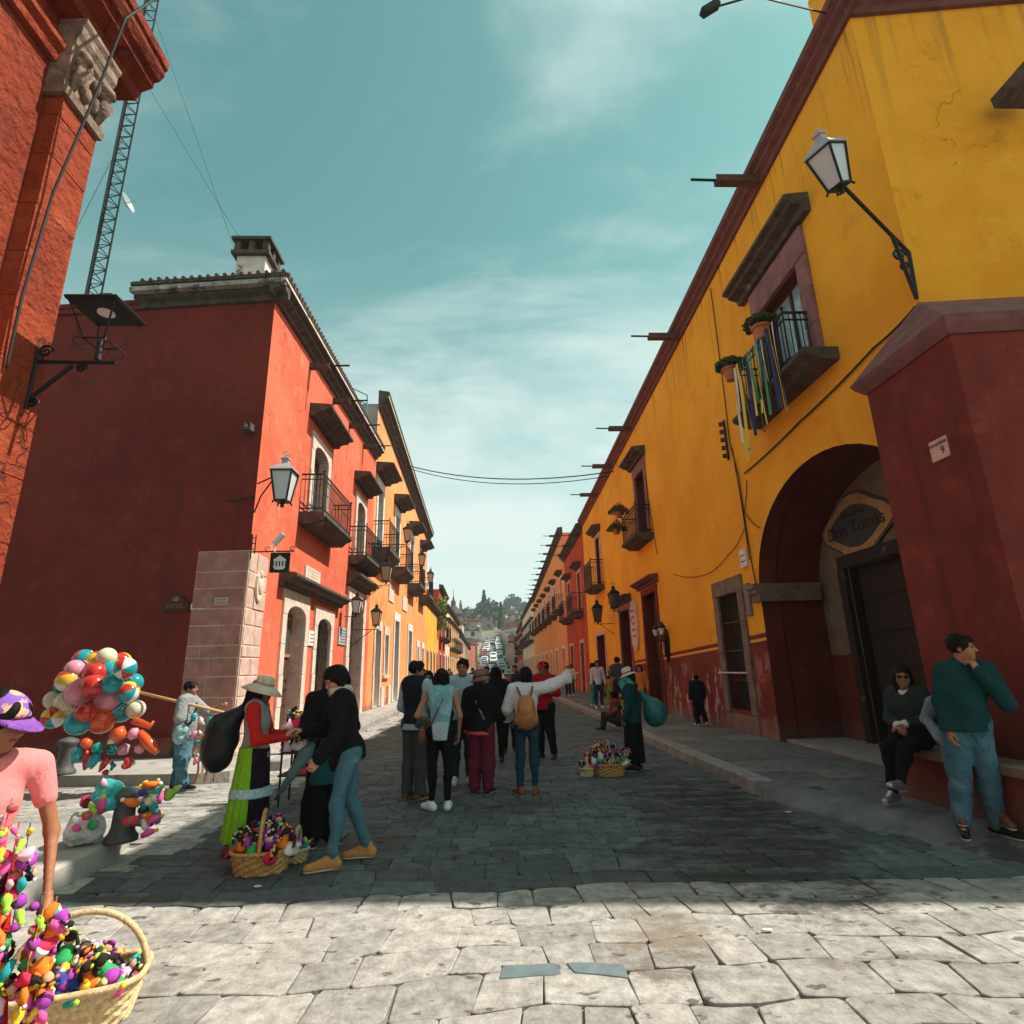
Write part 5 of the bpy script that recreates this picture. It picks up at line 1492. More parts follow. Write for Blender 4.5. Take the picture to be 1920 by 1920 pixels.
        if hair == 'bob':
            for q in (-1, 1): S.cone((q*.072, -.015, .0), (q*.075, .0, -.13), .032, .028, .03)
        S.folds(.016, 38, int(abs(y*13))+3, .25)
        # open the face
        S.ell((0, .125, -.03), (.066, .09, .105), .012, sub=True)
        if hair == 'short': S.cut((0, 0, -.035), (0, .75, -1)); S.ell((0, .10, -.10), (.13, .10, .12), .01, sub=True)
        V, F = S.mesh()
        mesh_obj('hair', [((V*k)@Rm.T+J['head'], F, 0)], [hm], root)
    root['k'] = k
    HT = Matrix.Translation(Vector(J['head'])) @ Matrix(Rm.tolist()).to_4x4() @ Matrix.Scale(k, 4)
    if extra: extra(root, J, HT, k)
    del root['k']
    return root
def hat(root, HT, m_, brim=.17, crown=.10, top=.10, droop=0.0, tilt=0.0, band=None, flat=0.9):
    mb = MB(HT @ Matrix.Rotation(tilt, 4, 'X') @ Matrix.Translation((0, -.01, .055)))
    mb.smooth = True
    mb.lathe([(.085, .0), (brim*.75, -.012-droop*.35), (brim, -.02-droop), (brim+.004, -.014-droop), (brim*.75, -.002-droop*.3), (crown+.006, .012), (crown, .03), (crown*.95, top*.8), (crown*.72, top*1.05), (crown*.3, top*1.1), (.005, top*1.08)], 28)
    o = mb.obj('hat', m_, root)
    if band:
        b2 = MB(HT @ Matrix.Rotation(tilt, 4, 'X') @ Matrix.Translation((0, -.01, .055))); b2.smooth = True
        b2.lathe([(crown+.008, .012), (crown+.010, .034), (crown+.004, .036)], 24); b2.obj('hat_band', band, o)
    return o
def cap(root, HT, m_, visor=0, m2=None):
    S = SDF((-.14, -.15, -.05), (.14, .15, .15), .009); S.ell((0, -.012, .045), (.093, .112, .088), 0); S.cut((0, 0, .03), (0, .12, -1))
    V, F = S.mesh(); V = np.array([HT @ Vector(v) for v in V])
    o = mesh_obj('cap', [(V, F, 0)], [m_], root)
    mb = MB(HT @ Matrix.Rotation(visor, 4, 'Z')); n = 12; mb.smooth = True
    a = [(.085*math.cos(PI*q/n), .06+.03*math.sin(PI*q/n), .036) for q in range(n+1)]
    b = [(.088*math.cos(PI*q/n), .075+.105*math.sin(PI*q/n), .022-.01*math.sin(PI*q/n)) for q in range(n+1)]
    lo_ = [(p[0], p[1], p[2]-.006) for p in b]; la = [(p[0], p[1], p[2]-.006) for p in a]
    N = n+1
    fs = []
    for q in range(n): fs += [(q, q+1, N+q+1, N+q), (N+q, N+q+1, 2*N+q+1, 2*N+q), (2*N+q, 2*N+q+1, 3*N+q+1, 3*N+q)]
    mb.add(a+b+lo_+la, fs); mb.obj('visor', m2 or m_, o)
    return o
def glasses(root, HT, m_=None, up=0.0):
    mb = MB(HT @ Matrix.Translation((0, 0, up)))
    for q in (-1, 1):
        mb.prism([(q*.031+.024*math.cos(t*PI/5), .012+.017*math.sin(t*PI/5)) for t in range(10)], .098-up*.35, .103-up*.35, 'y')
        mb.tube([(q*.055, .099-up*.35, .016), (q*.078, .0, .016)], .003, 5)
    mb.tube([(-.01, .102-up*.35, .016), (.01, .102-up*.35, .016)], .003, 5)
    return mb.obj('sunglasses', m_ or M_BLACK, root)
# ================================================================== the people in the street
C_NAVY = cloth('navy', (0.016, 0.020, 0.028)); C_BLACK = cloth('black', (0.011, 0.011, 0.013)); C_CHAR = cloth('charcoal', (0.035, 0.036, 0.038))
C_GREY = cloth('grey', (0.30, 0.31, 0.32)); C_DGREY = cloth('grey_trousers', (0.075, 0.085, 0.085))
C_JEAN = cloth('jeans', (0.065, 0.16, 0.21), patch=(0.16, 0.30, 0.34), pscale=2.2, pthr=0.58); C_DJEAN = cloth('dark_jeans', (0.022, 0.055, 0.075), patch=(0.06, 0.13, 0.16), pscale=3, pthr=0.62)
C_LBLUE = cloth('pale_blue', (0.42, 0.52, 0.58)); C_TEAL = cloth('teal_top', (0.19, 0.42, 0.46), patch=(0.42, 0.60, 0.62), pscale=4, pthr=0.58); C_WHITE = cloth('white', (0.72, 0.72, 0.72))
C_RED = cloth('red', (0.55, 0.025, 0.02)); C_CORAL = cloth('coral', (0.75, 0.12, 0.09), wr=.3); C_PINK = cloth('pink', (0.80, 0.25, 0.24), wr=.22); C_MAROON = cloth('maroon', (0.15, 0.022, 0.04))
C_LIME = cloth('lime', (0.24, 0.55, 0.03)); C_CREAM = cloth('cream', (0.66, 0.58, 0.45)); C_GREEN = cloth('bottle_green', (0.010, 0.055, 0.055)); C_OLIVE = cloth('dark_olive', (0.03, 0.045, 0.04))
C_MAUVE = cloth('mauve_felt', (0.26, 0.13, 0.125)); C_TURQ = cloth('turquoise', (0.03, 0.40, 0.38)); C_YEL = cloth('yellow', (0.70, 0.50, 0.08)); C_RUST = cloth('rust', (0.22, 0.04, 0.03)); C_PURPLE = cloth('purple', (0.26, 0.09, 0.40))
L_TAN = mat('tan_suede', (0.48, 0.22, 0.06), 0.85, var=0.2, scale=40); L_BROWN = mat('brown_leather', (0.17, 0.065, 0.028), 0.5, var=0.3, scale=20); L_BLACK = mat('black_leather', (0.015, 0.014, 0.013), 0.45)
L_WHITE = mat('white_canvas', (0.74, 0.73, 0.71), 0.8); L_COGNAC = mat('cognac_leather', (0.36, 0.13, 0.035), 0.45, var=0.25, scale=25, bump=0.15); L_SILVER = mat('silver_shoe', (0.45, 0.45, 0.45), 0.35, metal=0.7)
def top(m_, **k): return dict(t='top', m=m_, **k)
def pants(m_, **k): return dict(t='pants', m=m_, **k)
def shoes(m_, **k): return dict(t='shoes', m=m_, **k)
def strap(root, pts, r, m_, name='strap'):
    return MB().tube(pts, r, 6).obj(name, m_, root, smooth=True)

# man in bottle green jumper, hand on chin, by the buttress
person('heavyset man in bottle green jumper and jeans holding his chin by the red buttress', (4.38, 5.62), 166, 1.76, (0.40, 0.17, 0.085),
       pose=dict(pel=(-.07,0,.93), waist=(-.10,0,1.06), chest=(-.13,0,1.27), neck=(-.16,-.01,1.44), shR=(.02,-.01,1.39), shL=(-.33,-.01,1.40), hiR=(.015,0,.91), hiL=(-.155,0,.91), elL=(-.375, .12, 1.09), wrL=(-.18, .18, 1.375), elR=(.07, -.03, 1.11), wrR=(.10, .05, .87), knR=(.06,.015,.5), anR=(.13, .02, .085), toR=(.19, .17, .035), anL=(-.16, -.03, .085), toL=(-.22, .12, .035), knL=(-.15, .02, .5), head=(-.17, .02, 1.585)),
       garments=(top(C_GREEN, hem=.86, inf=.014), pants(C_JEAN, inf=.016, len=1.97, flare=.012), shoes(L_BLACK)),
       hair='short', build=1.13, belly=.02, res=.012, head=(56, -3, 0), hands=(None, dict(d=(.22, -.15, .9), up=(-.5, .85, .1), curl=.95)))
# seated pair on the buttress bench
SEAT = dict(pel=(0, 0, .66), waist=(0, .02, .79), chest=(0, .02, 1.0), neck=(0, .0, 1.17), head=(0, .03, 1.315), shR=(.17, 0, 1.13), shL=(-.17, 0, 1.13), hiR=(.09, .03, .66), hiL=(-.09, .03, .66),
            elR=(.22, .05, .87), elL=(-.22, .05, .87), wrR=(.02, .27, .80), wrL=(-.04, .24, .82), knR=(.10, .42, .58), knL=(-.10, .44, .60), anR=(.11, .44, .12), anL=(-.08, .62, .26), toR=(.12, .58, .05), toL=(-.08, .80, .26))
def seat_extra(root, J, HT, k):
    glasses(root, HT); 
person('woman in glasses and dark jacket sitting with crossed legs on the buttress bench', (4.66, 6.62), 118, 1.66, (0.33, 0.15, 0.085), pose=SEAT,
       garments=(top(C_WHITE, hem=.64, inf=.006, sleeve=2.0), top(C_OLIVE, hem=.60, inf=.016, sleeve=1.8, v=1, n='jacket', folds=.012), pants(C_BLACK, inf=.012), shoes(L_SILVER)),
       hair='bob', res=.012, head=(30, -4, 0), extra=seat_extra, female=True)
person('seated man in jeans and checked shirt half hidden behind the man in green', (4.72, 6.04), 142, 1.70, (0.30, 0.13, 0.07),
       pose=dict(SEAT, waist=(0, .05, .78), chest=(0, .15, .95), neck=(0, .24, 1.08), head=(0, .32, 1.19), shR=(.17, .2, 1.05), shL=(-.17, .2, 1.05), anL=(-.16, .45, .12), toL=(-.22, .60, .05), anR=(.10, .50, .12), toR=(.12, .66, .05), wrR=(.14, .42, .70), elR=(.25, .12, .88)),
       garments=(top(cloth('check', (0.25, 0.34, 0.40), var=.6, scale=60), hem=.62, sleeve=1.9), pants(C_JEAN, inf=.014), shoes(L_BROWN)), hair='short', res=.013, head=(20, -5, 0))

# woman in black jacket and jeans, head bowed
def scarf(root, J, HT, k):
    S = SDF(J['neck']-.16, J['neck']+.16, .010)
    for q in range(10):
        t = q/10*2*PI; t2 = (q+1)/10*2*PI
        f = lambda a: J['neck']+np.array([.078*math.cos(a), .075*math.sin(a)+.012, .035+.012*math.sin(2*a)])*k
        S.cone(f(t), f(t2), .034*k, .034*k, .01)
    S.folds(.008, 45, 4); V, F = S.mesh(); mesh_obj('scarf', [(V, F, 0)], [C_CREAM], root)
person('woman in black jacket, cream scarf and jeans bowing her head in the street', (-1.34, 5.72), 108, 1.70, (0.46, 0.23, 0.14),
       pose=dict(anL=(-.12, .10, .085), toL=(-.13, .28, .035), knL=(-.11, .08, .50), anR=(.10, -.22, .085), toR=(.13, -.06, .035), knR=(.10, -.05, .50), elL=(-.235, .13, 1.06), wrL=(-.19, .26, .90), elR=(.20, .22, 1.10), wrR=(.06, .42, 1.13)),
       garments=(top(C_BLACK, hem=.84, inf=.020, folds=.008, n='jacket', collar=1), pants(C_JEAN, inf=.004, len=1.94), shoes(L_TAN, high=.03)),
       hair='bob', res=.012, head=(8, -34, 0), lean=.20, extra=scarf, female=True)
# woman behind her
def cardigan(root, J, HT, k):
    glasses(root, HT, up=.075)
    S = SDF((-.3, -.3, .5), (.3, .35, 1.1), .013); S.cone((.02, .05, 1.0), (.04, .06, .60), .115*k, .15*k, .02, ((0, 1, 0), 1.1)); S.folds(.02, 20, 3); S.cut((0, 0, .56), (0, 0, -1)); S.cut((0, .06, 0), (0, -1, 0)); V, F = S.mesh(); mesh_obj('underskirt', [(V, F, 0)], [cloth('petrol', (0.012, 0.10, 0.11))], root)
person('woman in long black cardigan with sunglasses on her head looking at her hands', (-1.72, 6.40), -150, 1.66, (0.42, 0.20, 0.12),
       pose=dict(elR=(.25, .08, 1.10), wrR=(.06, .27, 1.14), elL=(-.25, .06, 1.10), wrL=(-.03, .27, 1.12)),
       garments=(top(C_BLACK, hem=.70, inf=.026, flare=.03, n='cardigan', v=1), pants(C_BLACK, inf=.02, flare=.05, len=1.95), shoes(L_BLACK)), hair='bob', res=.013, head=(10, -25, 0), lean=.08, extra=cardigan, female=True, hcol=M_HAIRB)

# vendor woman with cream hat, red sleeves and lime skirt
def vendor_extra(root, J, HT, k):
    hat(root, HT, C_CREAM, brim=.215, crown=.098, top=.10, droop=.05, tilt=-.10, band=cloth('hatband', (0.45, 0.38, 0.28)))
    # loose cloth tied under the hat
    S = SDF(J['head']+np.array([-.16, -.22, -.26]), J['head']+np.array([.16, .05, .08]), .011)
    S.cone(J['head']+np.array([0, -.09, .0]), J['head']+np.array([0, -.13, -.16]), .07, .055, .02); S.folds(.012, 30, 2)
    V, F = S.mesh(); mesh_obj('headscarf', [(V, F, 0)], [C_BLACK], root)
    mb = MB(); mb.lathe([(.222, .50), (.226, .505), (.214, .575), (.208, .58)], 40, sy=.88); mb.obj('lace_band', mat('lace', (0.35, 0.55, 0.60), 0.9, var=.5, scale=50), root)
person('street vendor woman in cream sun hat, red sleeves, grey vest and lime apron skirt', (-2.36, 6.16), -82, 1.58, (0.24, 0.10, 0.055),
       pose=dict(elR=(.235, .06, 1.09), wrR=(.13, .36, 1.11), elL=(-.22, .10, 1.10), wrL=(-.08, .38, 1.12), head=(0, .03, 1.575)),
       garments=(top(C_GREY, hem=.90, sleeve=0, inf=.022, folds=.006, n='vest', collar=0), dict(t='sleeves', m=C_RED, inf=.016, sleeve=1.95, folds=.008),
                 dict(t='skirt', m=cloth('plum', (0.022, 0.014, 0.024)), top=1.0, bot=.10, r=.23), dict(t='skirt', m=C_LIME, top=1.02, bot=.13, r=.275, half=(0, -.01, -.2, 1), n='lime_apron', pleat=17), shoes(L_BLACK)),
       hair='bob', res=.012, head=(0, -10, 0), extra=vendor_extra, female=True, hands=(dict(curl=.8), dict(curl=.7)))

# man in navy vest
person('man in navy vest over pale blue shirt seen from behind in the group', (-1.06, 8.32), -30, 1.75, (0.44, 0.21, 0.12),
       pose=dict(elR=(.27, .0, 1.14), wrR=(.17, .20, .98), elL=(-.27, .02, 1.12), wrL=(-.16, .20, .98)),
       garments=(top(C_LBLUE, hem=.84, inf=.026, loose=-.012, sleeve=1.95, collar=1), top(C_NAVY, hem=.92, inf=.038, sleeve=0, n='vest', folds=.007), pants(C_DGREY, inf=.020, flare=.018), shoes(L_BROWN)),
       hair='short', res=.013, head=(-45, -6, 0), build=1.04, extra=lambda r_, J, HT, k: glasses(r_, HT))
# woman in teal sleeveless top
def teal_extra(root, J, HT, k):
    strap(root, [J['shR']+np.array([-.06, .0, .075]), J['chest']+np.array([.03, -.135, .06]), J['waist']+np.array([-.10, -.125, .0]), J['hiL']+np.array([-.10, -.05, .05])], .012, L_BROWN)
    S = SDF((-.34, -.14, .72), (-.10, .14, 1.0), .012); S.ell((-.215, .0, .85), (.045, .10, .115), 0); V, F = S.mesh(); mesh_obj('shoulder_bag', [(V, F, 0)], [L_BROWN], root)
person('woman in sleeveless teal top and black trousers with long dark hair seen from behind', (-.66, 7.62), 3, 1.63, (0.42, 0.19, 0.11),
       pose=dict(elL=(-.30, -.04, 1.14), wrL=(-.17, .18, 1.06), elR=(.25, -.02, 1.12), wrR=(.235, .10, .88), anL=(-.10, .0, .085), toL=(-.20, .13, .035), anR=(.10, .0, .085), toR=(.12, .15, .035)),
       garments=(top(C_LBLUE, hem=.84, sleeve=0, inf=.034, n='undershirt'), top(C_TEAL, hem=.97, sleeve=0, inf=.042, n='blouse', folds=.012), pants(C_BLACK, inf=.006, len=1.85), shoes(L_WHITE)),
       hair='long', res=.012, extra=teal_extra, female=True)
person('woman in sunglasses half hidden behind the long-haired woman in teal', (-.98, 8.95), -168, 1.62, (0.40, 0.19, 0.11), garments=(top(C_CHAR, hem=.85), pants(C_BLACK), shoes(L_BROWN)), hair='bob', res=.016, extra=lambda r_, J, HT, k: glasses(r_, HT), female=True)
person('young man in pale teal hooded top facing the camera behind the group', (-.47, 9.25), -172, 1.78, (0.38, 0.17, 0.09), garments=(top(C_LBLUE, hem=.86, inf=.02, hood=1), pants(C_DJEAN, inf=.016), shoes(L_WHITE)), hair='short', res=.014, head=(-12, -4, 0))
# older woman in mauve felt hat
def mauve_extra(root, J, HT, k):
    hat(root, HT, C_MAUVE, brim=.155, crown=.098, top=.115, droop=.03, tilt=.12, band=cloth('mauve_band', (0.14, 0.06, 0.06)))
    strap(root, [J['shL']+np.array([.05, .0, .08]), J['chest']+np.array([-.02, -.14, .02]), J['waist']+np.array([.10, -.13, -.02]), J['hiR']+np.array([.06, -.08, .05])], .011, mat('woven_strap', (0.30, 0.26, 0.26), 0.9, var=.8, scale=40))
person('woman in mauve felt hat, dark jacket and maroon trousers in the group', (-.17, 8.52), -22, 1.58, (0.50, 0.26, 0.17), pose=dict(elR=(.27, .06, 1.12), wrR=(.34, .28, 1.02)),
       garments=(top(C_CORAL, hem=.82, inf=.034, collar=1), top(C_BLACK, hem=.87, inf=.046, n='jacket'), pants(C_MAROON, inf=.024, flare=.02), shoes(L_BLACK)), hair='bob', res=.013, head=(-52, 2, 0), build=1.12, extra=mauve_extra, female=True, hcol=M_HAIRB)
person('long-haired woman in black walking away behind the mauve hat', (.04, 11.2), 8, 1.66, garments=(top(C_BLACK, hem=.72, inf=.022, flare=.02, n='dress'), pants(C_BLACK), shoes(L_BLACK)), hair='long', res=.016, female=True,
       extra=lambda r_, J, HT, k: MB().cbox((.26, -.06, .55), (.44, .06, .82), .03).obj('handbag', L_BLACK, r_))
person('person in black coat and grey cap farther down the street', (.33, 12.4), 178, 1.60, garments=(top(C_CHAR, hem=.70, inf=.022, n='coat'), pants(C_BLACK), shoes(L_BLACK)), hair='short', res=.017, extra=lambda r_, J, HT, k: hat(r_, HT, cloth('pale_felt', (0.35, 0.42, 0.45)), brim=.16, crown=.095, top=.09), pose=dict(elR=(.26, .06, 1.1), wrR=(.1, .26, 1.1)))
# woman in white blouse pointing, cognac backpack
def white_extra(root, J, HT, k):
    S = SDF((-.2, -.36, .82), (.2, -.06, 1.30), .011)
    S.cone((0.02, -.20, 1.17), (0.02, -.22, .98), .115, .145, .03, ((0, 1, 0), 1.75)); S.cone((-.10, -.22, .95), (.14, -.22, .95), .05, .05, .02)
    V, F = S.mesh(); o = mesh_obj('backpack', [(V, F, 0)], [L_COGNAC], root)
    S = SDF((-.2, -.36, 1.0), (.2, -.06, 1.32), .010); S.cone((0.02, -.225, 1.18), (0.02, -.262, 1.09), .105, .085, .02, ((0, 1, 0), 2.4)); V, F = S.mesh(); mesh_obj('flap', [(V, F, 0)], [mat('cognac_light', (0.46, 0.19, 0.06), 0.45)], o)
    for q in (-1, 1): strap(root, [J['sh'+('R' if q > 0 else 'L')]+np.array([-q*.05, .04, .072]), J['sh'+('R' if q > 0 else 'L')]+np.array([-q*.06, -.09, .03]), np.array([.02+q*.05, -.19, 1.26*k])], .013, L_BROWN)
    # bell sleeves
    for sd, e in (('R', .16), ('L', .14)):
        a, b = J['el'+sd], J['wr'+sd]
        mb = MB(); mb.tube([a, a+(b-a)*.45, a+(b-a)*.97], [.052, .062, .105], 14, cap=False); mb.obj('bell_sleeve', C_WHITE, root, smooth=True, fix=False)
person('woman in white bell-sleeved blouse with cognac backpack pointing up the street', (.45, 8.32), -8, 1.64, (0.45, 0.23, 0.14),
       pose=dict(elR=(.41, .05, 1.455), wrR=(.63, .12, 1.56), elL=(-.27, .02, 1.13), wrL=(-.30, .22, 1.02), toL=(-.20, .10, .035), toR=(.10, .14, .035)),
       garments=(top(C_WHITE, hem=.88, inf=.022, sleeve=1.9, folds=.014, n='blouse', loose=.01), pants(C_DJEAN, inf=.006, len=1.86), shoes(L_BROWN, high=.03)),
       hair='bob', res=.012, head=(25, 0, 0), hands=(dict(curl=.15, up=(0, -.3, 1)), None), extra=white_extra, female=True)
person('man in red cap and red shirt with folded arms beyond the pointing woman', (.97, 11.4), 150, 1.74, (0.30, 0.12, 0.06), pose=dict(elR=(.29, .02, 1.14), wrR=(.05, .22, 1.15), elL=(-.29, .02, 1.14), wrL=(-.05, .22, 1.18), anL=(-.16, .0, .085), toL=(-.2, .15, .035)),
       garments=(top(cloth('crimson', (0.42, 0.012, 0.018)), hem=.86, sleeve=1.2), pants(C_BLACK, inf=.02), shoes(L_BLACK)), hair='short', res=.015, head=(-15, 0, 0), build=1.1, extra=lambda r_, J, HT, k: cap(r_, HT, cloth('cap_red', (0.62, 0.02, 0.02))))
# vendor with straw hat and teal bundle
def bundle_extra(root, J, HT, k):
    hat(root, HT, mat('pale_straw', (0.66, 0.58, 0.52), .9, var=.2, scale=60), brim=.165, crown=.095, top=.11, droop=.01, tilt=-.12, band=C_RED)
    mb = MB()
    for q in range(14):
        a = random.uniform(-.2, .2); z_ = random.uniform(.7, 1.2)
        mb.ball((random.uniform(-.1, .22), random.uniform(.10, .18), z_), random.uniform(.018, .035), 7, 5)
    tag(mb.obj('bead_strings', mat('beads', (0.5, 0.42, 0.2), .7, var=.9, scale=25), root, smooth=True), kind='stuff')
    S = SDF((-.25, -.2, 1.1), (.25, .22, 1.5), .012); S.cone((-.1, .02, 1.33), (.12, .04, 1.30), .12, .11, .03); S.folds(.02, 25, 5); V, F = S.mesh(); mesh_obj('shawl', [(V, F, 0)], [mat('striped_shawl', (0.05, 0.24, 0.24), .9, var=.8, scale=12, patch=(0.5, 0.5, 0.52), pscale=9, pthr=.62)], root)
person('vendor woman in pale hat with teal shawl standing beside the right kerb', (2.28, 9.92), 62, 1.56, (0.22, 0.09, 0.05), pose=dict(elR=(.24, .05, 1.12), wrR=(.10, .26, 1.05)),
       garments=(top(C_GREEN, hem=.80, inf=.022, flare=.02), dict(t='skirt', m=C_BLACK, top=1.0, bot=.14, r=.19), shoes(L_BLACK)), hair='bob', res=.013, head=(10, -12, 0), extra=bundle_extra, female=True)
person('boy in dark tracksuit walking along the right pavement', (5.22, 15.2), 8, 1.22, garments=(top(C_NAVY, hem=.86, inf=.03, hood=1), pants(C_BLACK, inf=.02, flare=.02), shoes(L_WHITE)), hair='short', res=.013, pose=dict(anR=(.10, -.22, .14), toR=(.12, -.10, .04), knR=(.10, -.04, .5)))
person('man in grey T-shirt and shorts on the right pavement', (4.1, 19.4), 4, 1.78, garments=(top(C_DGREY, hem=.84, sleeve=.75, inf=.02), pants(C_CHAR, len=1.1, inf=.02), shoes(L_WHITE)), hair='short', res=.018)
person('woman in pink vest and turquoise trousers by the shop doors', (3.95, 23.4), -60, 1.64, (0.42, 0.2, 0.12), garments=(top(C_PINK, hem=.86, sleeve=0), pants(C_TURQ, inf=.02), shoes(L_WHITE)), hair='tail', res=.02, female=True, pose=dict(wrR=(.15, .3, 1.1), elR=(.24, .08, 1.1)))
person('small child in yellow top beside the woman in turquoise trousers', (4.35, 22.3), 20, 1.15, garments=(top(C_YEL, hem=.84), pants(cloth('limeleg', (0.35, 0.5, 0.08))), shoes(L_WHITE)), hair='short', res=.018)
SITK = dict(SEAT, pel=(0, 0, .26), waist=(0, .03, .40), chest=(0, .06, .62), neck=(0, .06, .79), head=(0, .10, .93), shR=(.17, .04, .75), shL=(-.17, .04, .75), hiR=(.09, .03, .26), hiL=(-.09, .03, .26), elR=(.22, .12, .50), elL=(-.22, .12, .50), wrR=(.06, .36, .42), wrL=(-.06, .36, .42), knR=(.12, .38, .42), knL=(-.12, .38, .42), anR=(.12, .44, .09), anL=(-.12, .44, .09), toR=(.13, .58, .04), toL=(-.13, .58, .04))
person('vendor in rust shawl sitting on the right kerb', (3.3, 16.0, 0.0), 75, 1.58, (0.22, 0.09, 0.05), pose=SITK, garments=(top(C_RUST, hem=.22, inf=.04, folds=.02), pants(C_CHAR, inf=.03), shoes(L_BLACK)), hair='long', res=.017, female=True)

# balloon seller
def seller_extra(root, J, HT, k):
    strap(root, [J['shL']+np.array([.03, .03, .07]), J['chest']+np.array([.03, .15, .02]), J['waist']+np.array([.14, .12, -.02]), J['hiR']+np.array([.09, .0, .08])], .018, C_CHAR)
    S = SDF((.1, -.1, .60), (.45, .25, 1.0), .014); S.ell((.26, .05, .80), (.06, .11, .14), 0); S.folds(.03, 30, 3); V, F = S.mesh(); mesh_obj('plastic_bag', [(V, F, 0)], [mat('bag_plastic', (0.25, 0.42, 0.44), .3, var=.6, scale=14)], root)
person('balloon seller in grey shirt and jeans with a pole on his shoulder', (-4.72, 9.5), -86, 1.54, (0.34, 0.15, 0.08),
       pose=dict(elL=(-.24, .22, 1.19), wrL=(-.20, .46, 1.30), elR=(.25, .0, 1.13), wrR=(.26, .10, .90), anR=(.10, .12, .085), toR=(.12, .28, .035), anL=(-.10, -.10, .085), toL=(-.12, .06, .035)),
       garments=(top(C_GREY, hem=.84, sleeve=1.0, inf=.03, collar=1), pants(C_JEAN, inf=.022, flare=.02), shoes(L_BLACK)), hair='short', build=1.08, belly=.02, res=.014, hands=(None, dict(curl=1.0)), extra=seller_extra)
# girl at the left edge hung with wares
def girl_extra(root, J, HT, k):
    cap(root, HT, mat('purple_cap', (0.22, 0.09, 0.42), .8, patch=(0.8, 0.42, 0.22), pscale=16, pthr=.50, pw=.05), visor=0, m2=C_PURPLE)
    mb = MB(Matrix.Translation((0, 0, .95*k)) @ Matrix.Rotation(R(16), 4, 'Y')); mb.smooth = True; mb.lathe([(.15, -.07), (.165, -.06), (.168, .05), (.15, .06)], 28, sy=.85); mb.obj('sash', cloth('sash', (0.20, 0.022, 0.016), patch=(0.4, 0.04, 0.03), pscale=9), root)
person('girl in purple cap and pink top hung with woven wares at the left edge', (-1.95, 2.46), -128, 1.57, (0.36, 0.14, 0.07), pose=dict(elL=(-.255, .02, 1.12), wrL=(-.24, .14, .88), elR=(.24, .05, 1.12), wrR=(.1, .26, .98)),
       garments=(top(C_PINK, hem=1.16, sleeve=.52, inf=.005, loose=0, folds=.004), top(C_CORAL, hem=.88, sleeve=0, inf=-.006, n='vest', v=0), dict(t='skirt', m=C_RED, top=.98, bot=.2, r=.25), shoes(L_BLACK)), hair='tail', res=.010, build=.80, head=(36, -16, 0), extra=girl_extra, female=True)
# pedestrians far down the street
random.seed(21)
fa = person('distant pedestrian in dark clothes far down the street', (-2.2, 30), 175, 1.70, garments=(top(C_CHAR, hem=.84), pants(C_BLACK), shoes(L_BLACK)), hair='short', res=.03, group='far pedestrians in dark clothes')
fb = person('distant pedestrian in a pale shirt far down the street', (1.6, 27), 5, 1.66, garments=(top(C_WHITE, hem=.84), pants(C_DJEAN), shoes(L_WHITE)), hair='bob', res=.03, group='far pedestrians in pale shirts')
fc = person('distant pedestrian in an orange top far down the street', (.9, 24), 170, 1.62, garments=(top(cloth('orange', (0.7, 0.22, 0.03)), hem=.84), pants(C_DJEAN), shoes(L_BLACK)), hair='long', res=.03, group='far pedestrians in orange tops')
for i in range(26):
    src = (fa, fa, fb, fc, fa)[i % 5]
    c = copy_tree(src)
    yy = random.uniform(18, 26) if i < 4 else random.uniform(28, 85); xx = random.uniform(-3, 3.0) if i % 4 else random.choice((4.4, -4.4, 4.2))
    if i < 4: xx = (-.2, .8, 3.9, 4.5)[i]
    c.location = (xx, yy, gz(xx, yy)); c.rotation_euler = (0, 0, R(random.choice((0, 180, 20, 160, 90)))); s_ = random.uniform(.92, 1.06); c.scale = (s_, s_, s_)
